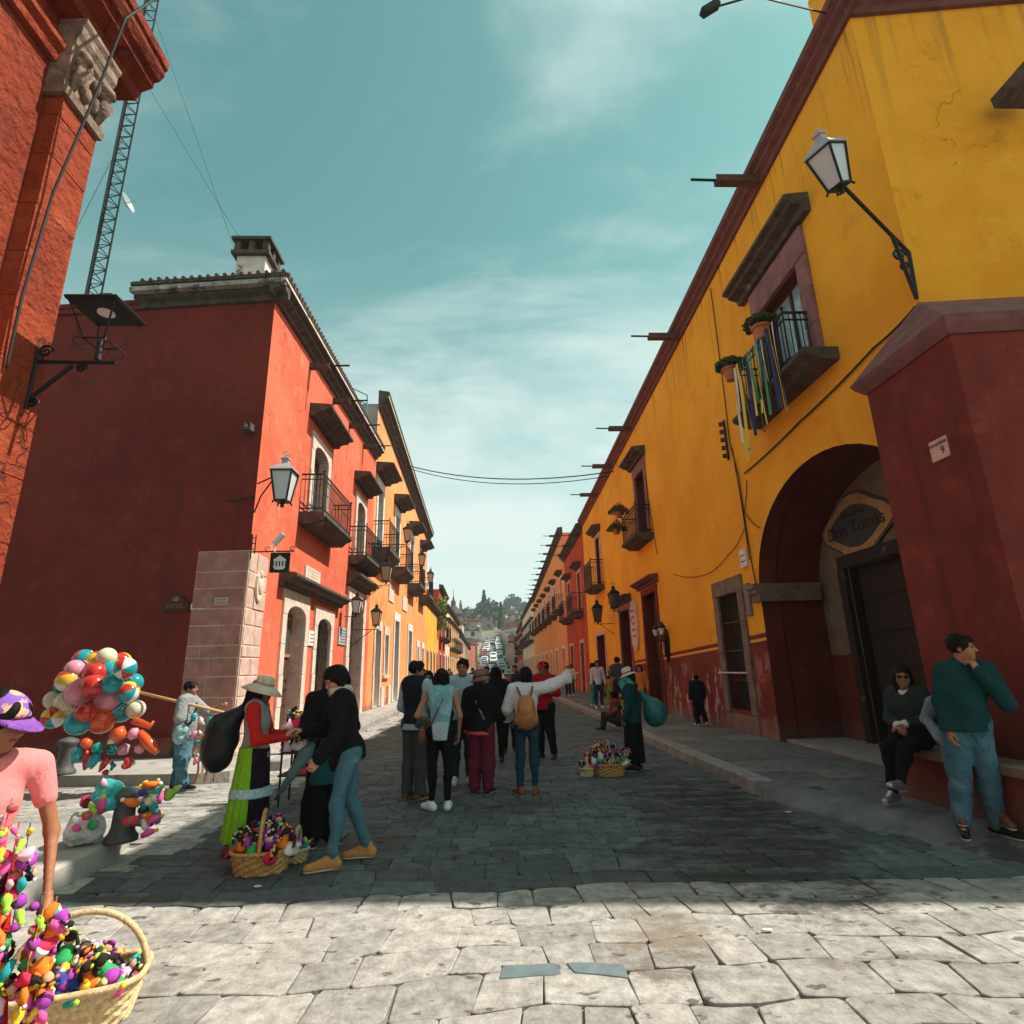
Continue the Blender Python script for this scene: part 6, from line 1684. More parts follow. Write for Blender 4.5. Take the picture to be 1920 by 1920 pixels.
# ================================================================== street lanterns
def lantern(label, base, s=1.0, glass=None, name='street_lantern', roof=True, rz=0.0, open_=False, group=None, tilt=None, curl=True):
    """four-sided tapering lantern standing on its base point; s = body height"""
    root = empty(name, base, rz); tag(root, label, 'lantern', group)
    if tilt: root.rotation_euler = tilt
    w0, w1, h = 0.24*s, 0.42*s, s*0.62
    c = [(-1,-1),(1,-1),(1,1),(-1,1)]
    mb = MB(); t = 0.016*s+0.004
    for a, b in c: mb.tube([(a*w0/2, b*w0/2, 0), (a*w1/2, b*w1/2, h)], t, 6)
    for w, z in ((w0, 0.0), (w1, h)):
        for k in range(4):
            a, b = c[k], c[(k+1) % 4]
            mb.tube([(a[0]*w/2, a[1]*w/2, z), (b[0]*w/2, b[1]*w/2, z)], t, 6)
    mb.lathe([(0.05*s, -0.12*s), (0.03*s, -0.08*s), (0.06*s, -0.03*s), (w0*0.6, -0.012*s), (w0*0.62, 0.0)], 8)
    for a, b in c: mb.tube([(a*w0/2, b*w0/2, 0), (a*w0*0.62, b*w0*0.62, -0.06*s)], t*0.9, 5)
    frame = mb.obj('frame', M_IRON, root)
    if not open_:
        for k in range(4):
            a, b = c[k], c[(k+1) % 4]; q = 0.94
            vs = [(a[0]*w0/2*q, a[1]*w0/2*q, 0.01*s), (b[0]*w0/2*q, b[1]*w0/2*q, 0.01*s), (b[0]*w1/2*q, b[1]*w1/2*q, h-0.01*s), (a[0]*w1/2*q, a[1]*w1/2*q, h-0.01*s)]
            nrm = Vector((a[0]+b[0], a[1]+b[1], 0))*0.5*0.006
            vs2 = [(v[0]-nrm.x, v[1]-nrm.y, v[2]) for v in vs]
            MB().add(vs+vs2, [(0,1,2,3),(7,6,5,4),(0,4,5,1),(1,5,6,2),(2,6,7,3),(3,7,4,0)]).obj('pane', glass or M_FROST, frame)
    mb = MB()
    mb.lathe([(w1*0.80, h), (w1*0.82, h+0.02*s), (w1*0.60, h+0.10*s), (w1*0.22, h+0.20*s), (w1*0.2, h+0.27*s), (w1*0.28, h+0.28*s), (w1*0.28, h+0.31*s), (w1*0.1, h+0.33*s), (w1*0.05, h+0.40*s)], 4, rot=PI/4)
    if curl:
        pts = [(0.06*s*math.sin(q*0.45), 0, h+0.38*s+0.05*s*(1-math.cos(q*0.45))) for q in range(12)]; mb.tube(pts, 0.008*s+0.002, 5)
    mb.obj('roof', M_IRON if not roof == 'light' else mat('lantern_tin', (0.42, 0.42, 0.43), 0.5, metal=0.3), root)
    return root
def arm_bracket(root, pts, r=0.016, name='bracket', scroll=None):
    """pts are world points; stored in the lantern's frame"""
    inv = Matrix.Translation(-Vector(root.location)) if not any(root.rotation_euler) else (Matrix.Translation(root.location) @ root.rotation_euler.to_matrix().to_4x4()).inverted()
    mb = MB(inv)
    for p in pts: mb.tube(p, r, 6)
    if scroll:
        for (c, rr) in scroll:
            mb.tube([(c[0]+rr*(1-q/22)*math.cos(q*0.5), c[1], c[2]+rr*(1-q/22)*math.sin(q*0.5)) for q in range(20)], r*0.7, 5)
    return mb.obj(name, M_IRON, root)

# corner lantern of the red house
L1 = lantern('frosted black lantern on a bracket at the corner of the red house', (-4.36, 11.66, 5.12), 1.02, roof='light')
arm_bracket(L1, [[(-5.03, 11.92, 4.95), (-4.9, 11.86, 5.3), (-4.62, 11.76, 5.66)], [(-5.02, 11.92, 5.6), (-4.6, 11.76, 5.72)], [(-5.6, 11.9, 5.2), (-5.03, 11.9, 5.3)]], 0.016)
# open-frame lantern on the near left house
L2 = empty('bracket_lantern', (-3.74, 5.02, 4.56)); tag(L2, 'open-frame black lantern without panes on the near left house', 'lantern')
mb = MB(); c = [(-1,-1),(1,-1),(1,1),(-1,1)]
for a, b in c:
    mb.tube([(a*0.10, b*0.10, 0.18), (a*0.21, b*0.21, 0.52)], 0.009, 6)
    q0 = [(a*0.10+a*0.05*math.sin(t*0.6), b*0.10+b*0.05*math.sin(t*0.6), 0.18-0.05*(1-math.cos(t*0.6))) for t in range(9)]; mb.tube(q0, 0.006, 5)
for k in range(4):
    a, b = c[k], c[(k+1) % 4]; mb.tube([(a[0]*0.10, a[1]*0.10, 0.18), (b[0]*0.10, b[1]*0.10, 0.18)], 0.008, 6)
mb.tube([(0, 0, 0), (0, 0, 0.2)], [0.03, 0.018], 8)
mb.obj('frame', M_IRON, L2)
mb = MB(); mb.lathe([(0.33, 0.52), (0.345, 0.545), (0.33, 0.56), (0.10, 0.66), (0.08, 0.70), (0.01, 0.72)], 4, rot=PI/4); mb.obj('roof', M_IRON, L2)
MB().lathe([(0.075, 0.505), (0.078, 0.52)], 16).obj('bulb_socket', M_WHITE, L2)
arm_bracket(L2, [[(-4.29, 5.0, 4.53), (-3.56, 5.02, 4.53)], [(-4.28, 5.0, 4.14), (-3.95, 5.01, 4.50)], [(-4.285, 5.0, 4.05), (-4.285, 5.0, 4.66)]], 0.019, scroll=[((-4.22, 5.0, 4.64), 0.07), ((-3.86, 5.0, 4.46), 0.05), ((-4.24, 5.0, 4.10), 0.05)])
# big lantern on the corner of the yellow house
L3 = lantern('large white-paned lantern on a long iron arm at the corner of the yellow house', tuple(ony(1574, 350, 5.85)), 0.80, roof='light', rz=R(20), tilt=(R(4), R(-22), R(20)), curl=False)
L3.name = 'corner_lantern'
pE = ony(1577, 345, 5.85); pC = onx(1704, 474, 5.585); pB = onx(1719, 560, 5.585)
arm_bracket(L3, [[pC, pC.lerp(pE, 0.5), pE], [pB, pC.lerp(pE, 0.25)], [pB, pC]], 0.026, scroll=[((pC.x-0.18, pC.y-0.05, pC.z-0.08), 0.10), ((pC.x-0.10, pC.y, pC.z-0.22), 0.07)])
# lanterns along the left facades
for i, (px, py, s, lab) in enumerate(((724, 1090, .95, 'lantern on the orange house nearest the red house, below its first balcony'), (764, 1015, .95, 'lantern at second-floor height on the orange house between two balconies'),
        (791, 1060, .95, 'lantern farther along the orange house under the last balcony hood'), (807, 1092, .95, 'lantern standing out against the sky beyond the orange house'),
        (705, 1172, .75, 'small lantern beside the ground-floor doors of the orange house'))):
    p = onx(px, py, -4.15)
    L = lantern(lab, tuple(p), s, glass=mat('amber_glass', (0.55, 0.40, 0.25), .3))
    arm_bracket(L, [[(XL+0.02, p.y, p.z-0.15), (p.x+0.15, p.y, p.z-0.15)], [(XL+0.02, p.y, p.z-0.75), (p.x-0.15, p.y, p.z-0.17)]], 0.014)
p = onx(668, 1150, -4.55); L = lantern('lantern hanging in front of the arched portal of the red house', tuple(p), .7); arm_bracket(L, [[(XL+0.1, p.y, p.z-0.1), (p.x, p.y, p.z-0.1)]], .012)
for (px, py, s, lab) in ((1121, 1165, 1.0, 'black lantern under the far balcony of the yellow house'), (1152, 1140, .9, 'black lantern above the open shop of the yellow house')):
    p = onx(px, py, 4.85); L = lantern(lab, tuple(p), s, glass=M_GLASS)
    arm_bracket(L, [[(XR-0.02, p.y, p.z-0.12), (p.x-0.1, p.y, p.z-0.12)], [(XR-0.02, p.y, p.z-0.6), (p.x+0.1, p.y, p.z-0.13)]], .016)
# double wall sconce beside the tall door
sc = empty('wall_sconce', (5.58, 18.55, 2.35)); tag(sc, 'ornate black twin-lantern sconce on the yellow wall beside the tall door', 'sconce')
mb = MB()
mb.prism([(0, -.62), (.16, -.25), (.20, .1), (.12, .32), (0, .42), (-.12, .32), (-.20, .1), (-.16, -.25)], -.07, 0.0, 'x')
mb.prism([(0, -.45), (.09, -.2), (.11, .05), (0, .25), (-.11, .05), (-.09, -.2)], -.12, -.07, 'x')
mb.obj('backplate', M_IRON, sc)
for q in (-1, 1):
    mb = MB(); mb.tube([(-.1, q*.08, .05), (-.22, q*.22, .02), (-.24, q*.34, .2)], .02, 6)
    mb.lathe([(.05, .2), (.10, .42), (.14, .44), (.06, .56), (.02, .62)], 6, (-.24, q*.34, 0)); mb.obj('lantern_arm', M_IRON, sc)
    MB().lathe([(.055, .22), (.10, .41)], 6, (-.26, q*.34, 0)).obj('glass', M_FROST, sc)

# ================================================================== signs and plaques
sg = empty('hanging_sign', (-4.40, 11.93, 3.87)); tag(sg, 'square black hanging sign with a white building emblem at the red corner', 'sign')
MB().cbox((-.20, -.02, -.21), (.20, .02, .21), .008).obj('board', M_BLACK, sg)
em = MB()
em.prism([(-.13, .06), (0, .15), (.13, .06), (.13, .03), (-.13, .03)], -.028, -.021, 'y')
for a in (-.115, -.05, .015, .08): em.box((a, -.028, -.08), (a+.035, -.021, .03))
em.prism([(-.13, -.08), (.13, -.08), (.10, -.14), (0, -.155), (-.10, -.14)], -.028, -.021, 'y')
em.obj('emblem', M_WHITE, sg)
mb = MB(); mb.tube([(-.64, .02, .24), (.28, 0, .24)], .016, 6)
for q in (-.3, .22): mb.tube([(q+.06*math.cos(t*.5)*(1-t/16), 0, .29+.06*math.sin(t*.5)*(1-t/16)) for t in range(14)], .008, 5)
for q in (-.15, .15): mb.tube([(q, 0, .21), (q, 0, .24)], .006, 5)
mb.tube([(-.63, .02, .1), (-.63, .02, .62)], .016, 6); mb.tube([(-.55, .02, .2), (-.55, .02, .6)], .012, 6)
for q in (.3, .42, .54): mb.tube([(-.63, .02, q), (-.55, .02, q)], .01, 5)
mb.obj('bracket', M_IRON, sg)
cm_ = empty('security_camera', (-4.52, 11.9, 4.26)); tag(cm_, 'white bullet camera on top of the hanging sign bracket', 'camera')
MB(Matrix.Rotation(R(40), 4, 'Y')).tube([(-.02, 0, -.02), (-.02, 0, .26)], .062, 12).obj('housing', M_WHITE, cm_); MB().tube([(0, 0, -.16), (0, 0, .0)], .018, 6).obj('stem', M_WHITE, cm_)
def plaque(label, T, u0, u1, v0, v1, m_, name='wall_plaque', lines=0, ink=None, w=.04):
    o = MB(T).cbox((u0, .002, v0), (u1, w, v1), .006).obj(name, m_); tag(o, label, 'sign')
    if lines:
        for k in range(lines):
            z = v1-(v1-v0)*(k+1)/(lines+1); l_ = (u1-u0)*random.uniform(.25, .38); c_ = (u0+u1)/2
            MB(T).box((c_-l_, w, z-.012), (c_+l_, w+.004, z+.012)).obj('print_line', ink or M_DARKSTONE, o)
    return o
M_GOLD = mat('gilt', (0.30, 0.17, 0.05), 0.5, metal=0.3)
u0, v1 = PLl(572, 1052); u1, v0 = PLl(597, 1100); plaque('large pale stone plaque with faint engraved lines on the red facade', TL, u0, u1, v0, v1-.1, M_CANTERA2, lines=4, ink=M_CANTERA)
u0, v1 = PLl(578, 1182); u1, v0 = PLl(588, 1212); plaque('small white notice between the door and grille window of the red house', TL, u0-.05, u1, v0, v1, M_WHITE, lines=3)
u0, v1 = PLl(634, 1175); u1, v0 = PLl(649, 1211); plaque('grey-blue menu board beside the arched portal of the red house', TL, u0, u1, v0, v1, mat('slate_board', (0.36, 0.40, 0.42), .6), lines=5)
def on_side(px, py):            # local coords on the red house side wall
    M_ = TS.inverted(); r_ = ray(px, py); o = Vector((0, 0, CAM_H)); d = Vector(r_)
    lo_, ld = M_ @ o, (M_.to_3x3() @ d); t = -lo_.y/ld.y; q = lo_+ld*t
    return q.x, q.z
ua, va = on_side(332, 1133)
pq = MB(TS).prism([(ua-.26, va-.14), (ua+.26, va-.14), (ua+.27, va+.02), (ua+.16, va+.06), (ua+.12, va+.17), (ua, va+.21), (ua-.12, va+.17), (ua-.16, va+.06), (ua-.27, va+.02)], .0, .05, 'y').obj('house_plaque', mat('dark_bronze', (0.06, 0.035, 0.02), .6)); tag(pq, 'dark arched plaque with gilt lettering on the shaded red wall', 'sign')
text_part(pq, 'HOTEL', TS, ua, va-.045, .054, .115, M_GOLD, flip=-1)
MB(TS).prism([(ua+.08*math.cos(t), va+.10+.05*math.sin(t)) for t in [q*PI/4 for q in range(8)]], .05, .058, 'y').obj('crest', M_GOLD, pq)
ub, vb = on_side(371, 1137)
o = MB(TS).cbox((ub-.14, .002, vb-.06), (ub+.14, .02, vb+.06), .005).obj('arrow_sign', M_WHITE); tag(o, 'small white direction sign beside the arched plaque on the red wall', 'sign')
MB(TS).box((ub-.09, .02, vb-.02), (ub+.09, .024, vb+.02)).obj('arrow', M_DARKSTONE, o)
uc, vc = on_side(418, 1128); o = MB(TS).cbox((uc-.14, .046, vc-.08), (uc+.14, .06, vc+.08), .004).obj('street_tile', mat('pale_tile', (0.5, 0.42, 0.38), .5)); tag(o, 'pale street-name tile fixed on the corner stones', 'sign')
for k in range(2): MB(TS).box((uc-.1, .06, vc+.02-.06*k), (uc+.1, .064, vc+.045-.06*k)).obj('print_line', M_QUOIN, o)
# manzana tile on the buttress
p = onx(1763, 842, 5.0)
TBt = wall_frame('R', 5.0)
o = MB(TBt).cbox((p.y-.125, .002, p.z-.12), (p.y+.125, .016, p.z+.12), .004).obj('wall_tile', mat('tile_cream', (0.66, 0.42, 0.33), .35, var=.2, scale=14)); tag(o, 'cream glazed tile with dark lettering and a 9 on the red buttress', 'sign')
text_part(o, 'MANZANA', TBt, p.y, p.z+.06, .018, .052, M_DARKSTONE, flip=-1); text_part(o, '9', TBt, p.y-.05, p.z-.03, .018, .12, M_DARKSTONE, flip=-1)
# cartouche sign in the porch
c = onx(1608, 985, XB); u, v = c.y, c.z
def cart(rx, ry, n=40, b=.10): return [(u+rx*math.cos(2*PI*k/n)*(1+b*math.cos(8*PI*k/n)), v+ry*math.sin(2*PI*k/n)*(1+b*math.cos(8*PI*k/n))) for k in range(n)]
o = MB(TB).prism(cart(1.02, .60), .004, .05, 'y').obj('cartouche_sign', M_DARKSTONE); tag(o, 'scalloped oval shop sign lettered Don Tom over the porch door', 'sign')
MB(TB).prism(cart(.96, .55), .05, .062, 'y').obj('border', mat('sign_gold', (0.42, 0.26, 0.10), .7, var=.3, scale=10), o)
MB(TB).prism(cart(.74, .38, b=.05), .062, .07, 'y').obj('field', mat('sign_slate', (0.055, 0.06, 0.058), .7), o)
text_part(o, 'Don Tomás', TB, u, v-.03, .072, .36, mat('sign_ink', (0.012, 0.012, 0.012), .6), flip=-1); text_part(o, 'Artesanías', TB, u, v+.24, .072, .17, MATS['sign_ink'], flip=-1)
# meter box and pale plaster patch
p = onx(1509, 1046, XB)
o = MB(TB).cbox((p.y-.13, .002, p.z-.18), (p.y+.13, .10, p.z+.18), .01).obj('meter_box', M_WHITE); tag(o, 'white electricity meter box with red mark in the porch', 'meter box')
MB(TB).box((p.y-.04, .101, p.z-.06), (p.y+.06, .106, p.z+.01)).obj('red_mark', mat('red_mark', (0.5, 0.03, 0.03), .6), o)
p0 = onx(1545, 1195, XB); p1 = onx(1502, 1068, XB)
MB(TB).prism([(p0.y, p0.z), (p1.y, p0.z), (p1.y+.02, p1.z-.12), (p1.y-.05, p1.z), (p0.y+.05, p1.z-.05)], .001, .012, 'y').obj('bare_plaster', mat('bare_plaster', (0.52, 0.44, 0.38), .95, var=.25, scale=3), yel)
# white notice on the wall near the grille window, meter slot
u, v = PRr(1396, 1047); o = plaque('small white notice fixed on the yellow wall above the grille window', TR, u-.16, u+.16, v-.2, v+.2, M_WHITE, lines=2)
u, v = PRr(1405, 1118); o = MB(TR).cbox((u-.1, .002, v-.42), (u+.1, .06, v+.28), .01).obj('service_hatch', mat('grey_metal', (0.16, 0.17, 0.17), .6)); tag(o, 'narrow grey service hatch in the yellow wall beside the arch', 'hatch')
# pale cartouche board by the tall door
u, v = PRr(1192, 1172)
o = MB(TR).prism([(u-.42, v-.7), (u-.2, v-.95), (u+.2, v-.95), (u+.42, v-.7), (u+.5, v), (u+.42, v+.7), (u+.2, v+.95), (u-.2, v+.95), (u-.42, v+.7), (u-.5, v)], .01, .09, 'y').obj('shop_board', mat('board_pink', (0.68, 0.50, 0.45), .7, var=.2, scale=5)); tag(o, 'tall pale scalloped shop board on the yellow wall by the tall door', 'sign')
for k in range(5): MB(TR).box((u-.28, .09, v+.5-.24*k), (u+.28, .096, v+.58-.24*k)).obj('print_line', M_QUOIN, o)

# ================================================================== cables
def cable(label, pts, r=.012, sag=0.0, name='cable', n=14):
    out = []
    for a, b in zip(pts[:-1], pts[1:]):
        for k in range(n):
            t = k/n; q = Vector(a).lerp(Vector(b), t); q.z -= sag*4*t*(1-t); out.append(q)
    out.append(Vector(pts[-1]))
    return tag(MB().tube(out, r, 5).obj(name, M_CABLE, None, smooth=True), label, 'cable')
cable('upper of two cables sagging across the street between the roofs', [onx(765, 873, -4.6), onx(1150, 884, 5.2)], .028, .55)
cable('lower of two cables sagging across the street between the roofs', [onx(772, 880, -4.6), onx(1140, 893, 5.2)], .022, .6)
w_ = lambda px, py: onx(px, py, XR-.03)
cable('black cable running down from the buttress cap across the yellow wall', [w_(1716, 575), w_(1640, 650), w_(1500, 790), w_(1395, 888)], .016, 0.03)
cable('vertical cable beside the upper balcony down to the arch impost', [w_(1332, 540), w_(1340, 600), w_(1358, 740), w_(1368, 830), w_(1385, 895), w_(1398, 985), w_(1410, 1060), w_(1418, 1100)], .013)
cable('second vertical cable on the yellow wall left of the arch', [w_(1372, 840), w_(1388, 930), w_(1400, 1010), w_(1405, 1050)], .011)
cable('cable looping from the yellow wall into the arch', [w_(1400, 900), w_(1396, 960), w_(1425, 990)], .010, .06)
cable('thin cable drooping across the yellow wall to the grille window', [w_(1396, 990), w_(1365, 1040), w_(1320, 1078), w_(1262, 1076)], .009, .08)
cable('thin conduit down the yellow wall beside the second upper window', [w_(1207, 870), w_(1219, 960), w_(1232, 1040)], .012)
xi = XN-.10
cable('black cable down the left edge of the near pilaster', [onx(115, 130, xi), onx(95, 320, xi), onx(45, 520, xi), onx(12, 650, xi)], .022)
cable('grey cable crossing the carved capital and pilaster', [(-3.78, 5.1, 9.6), onx(235, 35, -3.84), onx(180, 175, -4.02), onx(100, 360, -4.22), onx(40, 560, -4.25), onx(12, 690, -4.27)], .014)
# insulator rack on the wall
o = empty('insulator_rack', tuple(onx(1362, 825, XR-.02))); tag(o, 'rusty insulator rack on the yellow wall left of the balcony', 'insulator')
MB().box((-.03, -.03, -.5), (0, .03, .5)).obj('rail', M_IRON, o)
for k in range(5): MB().lathe([(.03, -.05), (.06, -.03), (.03, 0), (.06, .03), (.03, .05)], 8, (-.09, 0, -.4+.2*k)).obj('insulator', M_DARKSTONE, o)

# ================================================================== flower pots and ribbons on the yellow balcony
def potted(label, loc, r=.17, h=.26, leaf=None, spread=.28, n=750, flowers=None, drop=0.0, group=None):
    root = empty('potted_plant', loc); tag(root, label, 'plant', group)
    MB().lathe([(r*.62, 0), (r*.9, h*.78), (r*1.08, h*.80), (r*1.1, h), (r*.95, h), (r*.9, h*.9)], 18).obj('pot', M_TERRA, root, smooth=False)
    mb = MB(); rr = random.Random(int(loc[0]*100+loc[1]*37))
    for k in range(n):
        a = rr.uniform(0, 2*PI); e_ = rr.random()**.5*spread; z = h+.04+rr.uniform(0, .75)*spread*(1.3-e_/spread) - drop*e_
        p = Vector((e_*math.cos(a)*1.1, e_*math.sin(a)*1.1, z)); d = Vector((rr.uniform(-1, 1), rr.uniform(-1, 1), rr.uniform(-.4, 1))).normalized(); s_ = rr.uniform(.028, .05)
        u_ = d.orthogonal().normalized()*s_; w2 = d.cross(u_).normalized()*s_*.6
        mb.cur = 1 if (flowers and rr.random() < .12) else 0
        mb.add([p-u_, p+w2, p+u_, p-w2], [(0,1,2,3)])
    mb.obj('foliage', [leaf or M_LEAF, flowers or M_LEAF], root, fix=False)
    st = MB()
    for k in range(5): a = k*1.26; st.tube([(0, 0, h*.8), (spread*.3*math.cos(a), spread*.3*math.sin(a), h+spread*.4)], .008, 5)
    st.obj('stems', M_WOOD, root)
    return root
zr_ = 6.5+.98
potted('leafy green plant in a terracotta pot at the near end of the ribboned balcony', (XR-.55, 9.18, zr_-.10))
potted('leafy green plant in a terracotta pot at the far end of the ribboned balcony', (XR-.60, 10.5, zr_-.22))
M_FLOWER = mat('geranium_red', (0.55, 0.03, 0.04), .6)
potted('upper pot of trailing red geraniums on the small balcony of the yellow house', (XR-.72, 20.9, 7.10), spread=.36, flowers=M_FLOWER, drop=.4)
potted('lower pot of trailing geraniums on the small balcony of the yellow house', (XR-.75, 21.35, 6.55), spread=.36, flowers=M_FLOWER, drop=.5)
RC = [mat('ribbon_'+n_, c_, .6) for n_, c_ in (('yellow', (0.75, 0.55, 0.05)), ('white', (0.72, 0.72, 0.70)), ('teal', (0.02, 0.33, 0.36)), ('navy', (0.02, 0.03, 0.12)), ('green', (0.05, 0.28, 0.12)))]
rr = random.Random(4)
for k in range(26):
    u = 8.75+1.7*k/25+rr.uniform(-.03, .03); L_ = rr.uniform(1.15, 1.9) if k not in (24, 25, 0) else rr.uniform(1.7, 2.1); w0 = .030; tb = rr.uniform(-.7, .7); tr_ = rr.uniform(-.9, .9); ww = .585+rr.uniform(0, .03)
    top_ = zr_-.03; mb = MB(); vs = []
    du = rr.uniform(-.14, .14)
    for q in range(9):
        t = q/8; tw = tb+t*tr_; cu_ = u+du*t; cw = ww+.012*math.sin(t*5+k); z = top_-L_*t
        vs += [(cu_-w0*math.cos(tw), cw-w0*math.sin(tw), z), (cu_+w0*math.cos(tw), cw+w0*math.sin(tw), z)]
    mb.T = TR; mb.add(vs, [(2*q, 2*q+1, 2*q+3, 2*q+2) for q in range(8)])
    ci = rr.choice((0, 0, 1, 2, 3, 3, 4))
    tag(mb.obj('ribbon', RC[ci], None, smooth=True, fix=False), 'hanging %s ribbon tied to the balcony rail of the yellow house' % ('yellow', 'white', 'teal', 'navy', 'green')[ci], 'ribbon', '%s ribbons on the balcony' % ('yellow', 'white', 'teal', 'navy', 'green')[ci])
# stone waterspout stump high on the front wall, camera on the roof corner
p = ony(1905, 165, 5.75); mb = MB(); mb.prism([(-.16, -.12), (.3, -.12), (.3, .14), (-.05, .16), (-.18, .04)], -.35, .2, 'y')
o = mb.obj('stone_spout', M_DARKSTONE, None); o.location = p; tag(o, 'dark carved stone spout high on the yellow front wall at right edge', 'spout')
p = ony(1328, 18, 5.2); o = empty('roof_camera', tuple(p)); tag(o, 'black box camera on a long arm above the yellow roof', 'camera')
MB(Matrix.Rotation(R(-38), 4, 'Y')).cbox((-.10, -.05, -.05), (.16, .05, .05), .01).obj('housing', M_IRON, o)
q0 = ony(1415, -8, 5.3)-p; q1 = ony(1548, 25, 6.4)-p
mb = MB(); mb.tube([Vector((.1, 0, .05)), q0, q1], .014, 6); mb.tube([q0.lerp(q1, .3), q0.lerp(q1, .3)+Vector((0, 0, .4))], .01, 6); mb.obj('arm', M_IRON, o)

# ================================================================== radio mast beyond the red house
mast = empty('radio_mast', (-15.6, 20.0, 10.0)); tag(mast, 'tall thin lattice radio mast rising behind the red house', 'mast')
mb = MB(); r_ = .30; H_ = 26
cs = [(r_*math.cos(a), r_*math.sin(a)) for a in (R(30), R(150), R(270))]
for c_ in cs: mb.tube([(c_[0], c_[1], 0), (c_[0], c_[1], H_)], .035, 6)
mb.obj('legs', M_IRON, mast)
mb = MB()
k = 0; z = 0.0
while z < H_:
    for i in range(3):
        a, b = cs[i], cs[(i+1) % 3]
        mb.tube([(a[0], a[1], z), (b[0], b[1], z)], .022, 4, cap=False); mb.tube([(a[0], a[1], z), (b[0], b[1], z+.62)], .018, 4, cap=False)
    z += .62
mb.obj('lattice', M_IRON, mast)['kind'] = 'stuff'
mb = MB(Matrix.Translation((.75, -.2, 10.4)) @ Matrix.Rotation(R(70), 4, 'Y'))
mb.lathe([(.03, 0), (.22, .05), (.38, .15), (.385, .16), (.2, .06), (.02, .02)], 14); mb.tube([(0, 0, .03), (0, 0, .45)], .015, 5); mb.obj('dish', mat('grey_dish', (0.30, 0.36, 0.36), .5), mast)
for q, (dx_, dy_) in enumerate(((4, 4), (6, 2), (-5, 3))): MB().tube([(0, 0, 22-4*q), (dx_*1.8, dy_*1.8, 0)], .009, 4).obj('guy_wire', M_CABLE, mast)
# metal bracket frame over the red cornice (roof antenna frame)
o = empty('roof_frame', tuple(onx(688, 760, -5.0))); tag(o, 'small teal metal frame standing on the red roof edge', 'frame')
mb = MB(); mb.tube([(0, 0, -.8), (0, 0, .45)], .03, 6); mb.tube([(0, 0, .45), (-1.1, -1.5, .45)], .025, 6); mb.tube([(0, 0, .05), (-1.1, -1.5, .05)], .025, 6); mb.tube([(-.6, -.8, .05), (-.6, -.8, .45)], .015, 6); mb.obj('bars', mat('teal_paint', (0.10, 0.26, 0.26), .6), o)
# ================================================================== bollards, baskets, wares
M_BOLL = mat('cast_bollard', (0.10, 0.105, 0.10), .6, metal=.3, var=.3, scale=12, bump=.2, bscale=40)
def bollard(label, loc, s=1.0):
    root = empty('bollard', loc); tag(root, label, 'bollard')
    MB().lathe([(.17*s, 0), (.175*s, .04*s), (.135*s, .09*s), (.115*s, .16*s), (.105*s, .40*s), (.125*s, .44*s), (.15*s, .47*s), (.155*s, .50*s), (.13*s, .53*s), (.06*s, .56*s), (.01, .57*s)], 20).obj('post', M_BOLL, root, smooth=True)
    return root
pb = onz(226, 1576, .17); bollard('low cast bollard with wares draped over it on the near left pavement', (pb.x, pb.y, .165), .82)
p2 = onz(118, 1452, .14); bollard('low cast bollard on the pavement behind the balloons', (p2.x, p2.y, .14), 1.0)
WC = [mat('yarn_%d' % i, c_, .85, var=.15, scale=60, bump=.3, bscale=150, bdist=.004) for i, c_ in enumerate(((.75, .03, .09), (.80, .20, .02), (.80, .52, .04), (.03, .35, .10), (.02, .36, .36), (.04, .06, .30), (.40, .05, .42), (.80, .10, .36), (.74, .70, .64), (.10, .02, .03), (.80, .45, .55), (.35, .60, .06)))]
M_DSKIN = mat('doll_cloth', (.62, .34, .20), .9); M_DHAIR = mat('doll_yarn_hair', (.02, .014, .012), .9)
DOLLS = []
for i in range(7):
    mb = MB(); mb.smooth = True
    mb.cur = 1; mb.lathe([(.045, 0), (.062, .01), (.05, .04), (.028, .085), (.022, .10)], 10)      # skirt
    mb.cur = 0; mb.ball((0, 0, .128), (.033, .030, .034), 9, 7)
    mb.cur = 2; mb.ball((0, -.010, .140), (.036, .032, .032), 9, 7)
    for q in (-1, 1): mb.tube([(q*.032, 0, .135), (q*.046, .0, .105), (q*.044, .004, .07)], [.010, .012, .008], 6)
    mb.cur = 3
    for q in (-1, 1): mb.ball((q*.040, .006, .150), (.016, .010, .010), 6, 4)
    mb.ball((0, .004, .172), (.022, .012, .012), 6, 4)
    mb.cur = 1
    for q in (-1, 1): mb.tube([(q*.02, 0, .09), (q*.05, .02, .06)], [.012, .009], 6)
    o = mb.obj('cloth_doll', [M_DSKIN, WC[(i*5) % 12], M_DHAIR, WC[(i*7+2) % 12]], None, fix=False); DOLLS.append(o.data); bpy.data.objects.remove(o)
TOYS = []
for i in range(12):
    mb = MB(); mb.smooth = True
    if i % 3 == 0: mb.ball((0, 0, .045), .045, 10, 8); mb.cur = 1; mb.lathe([(.0455, .036), (.047, .045), (.0455, .054)], 10)
    elif i % 3 == 1: mb.tube([(0, 0, 0), (.01, .01, .06), (0, .02, .12)], [.02, .034, .012], 8); mb.cur = 1; mb.ball((0, .02, .125), .018, 7, 5)
    else: mb.lathe([(.012, 0), (.03, .02), (.034, .05), (.018, .085), (.03, .10), (.012, .13)], 9); mb.cur = 1; mb.ball((0, 0, .125), .016, 7, 5)
    o = mb.obj('toy', [WC[i], WC[(i*5+3) % 12]], None, fix=False); TOYS.append(o.data); bpy.data.objects.remove(o)
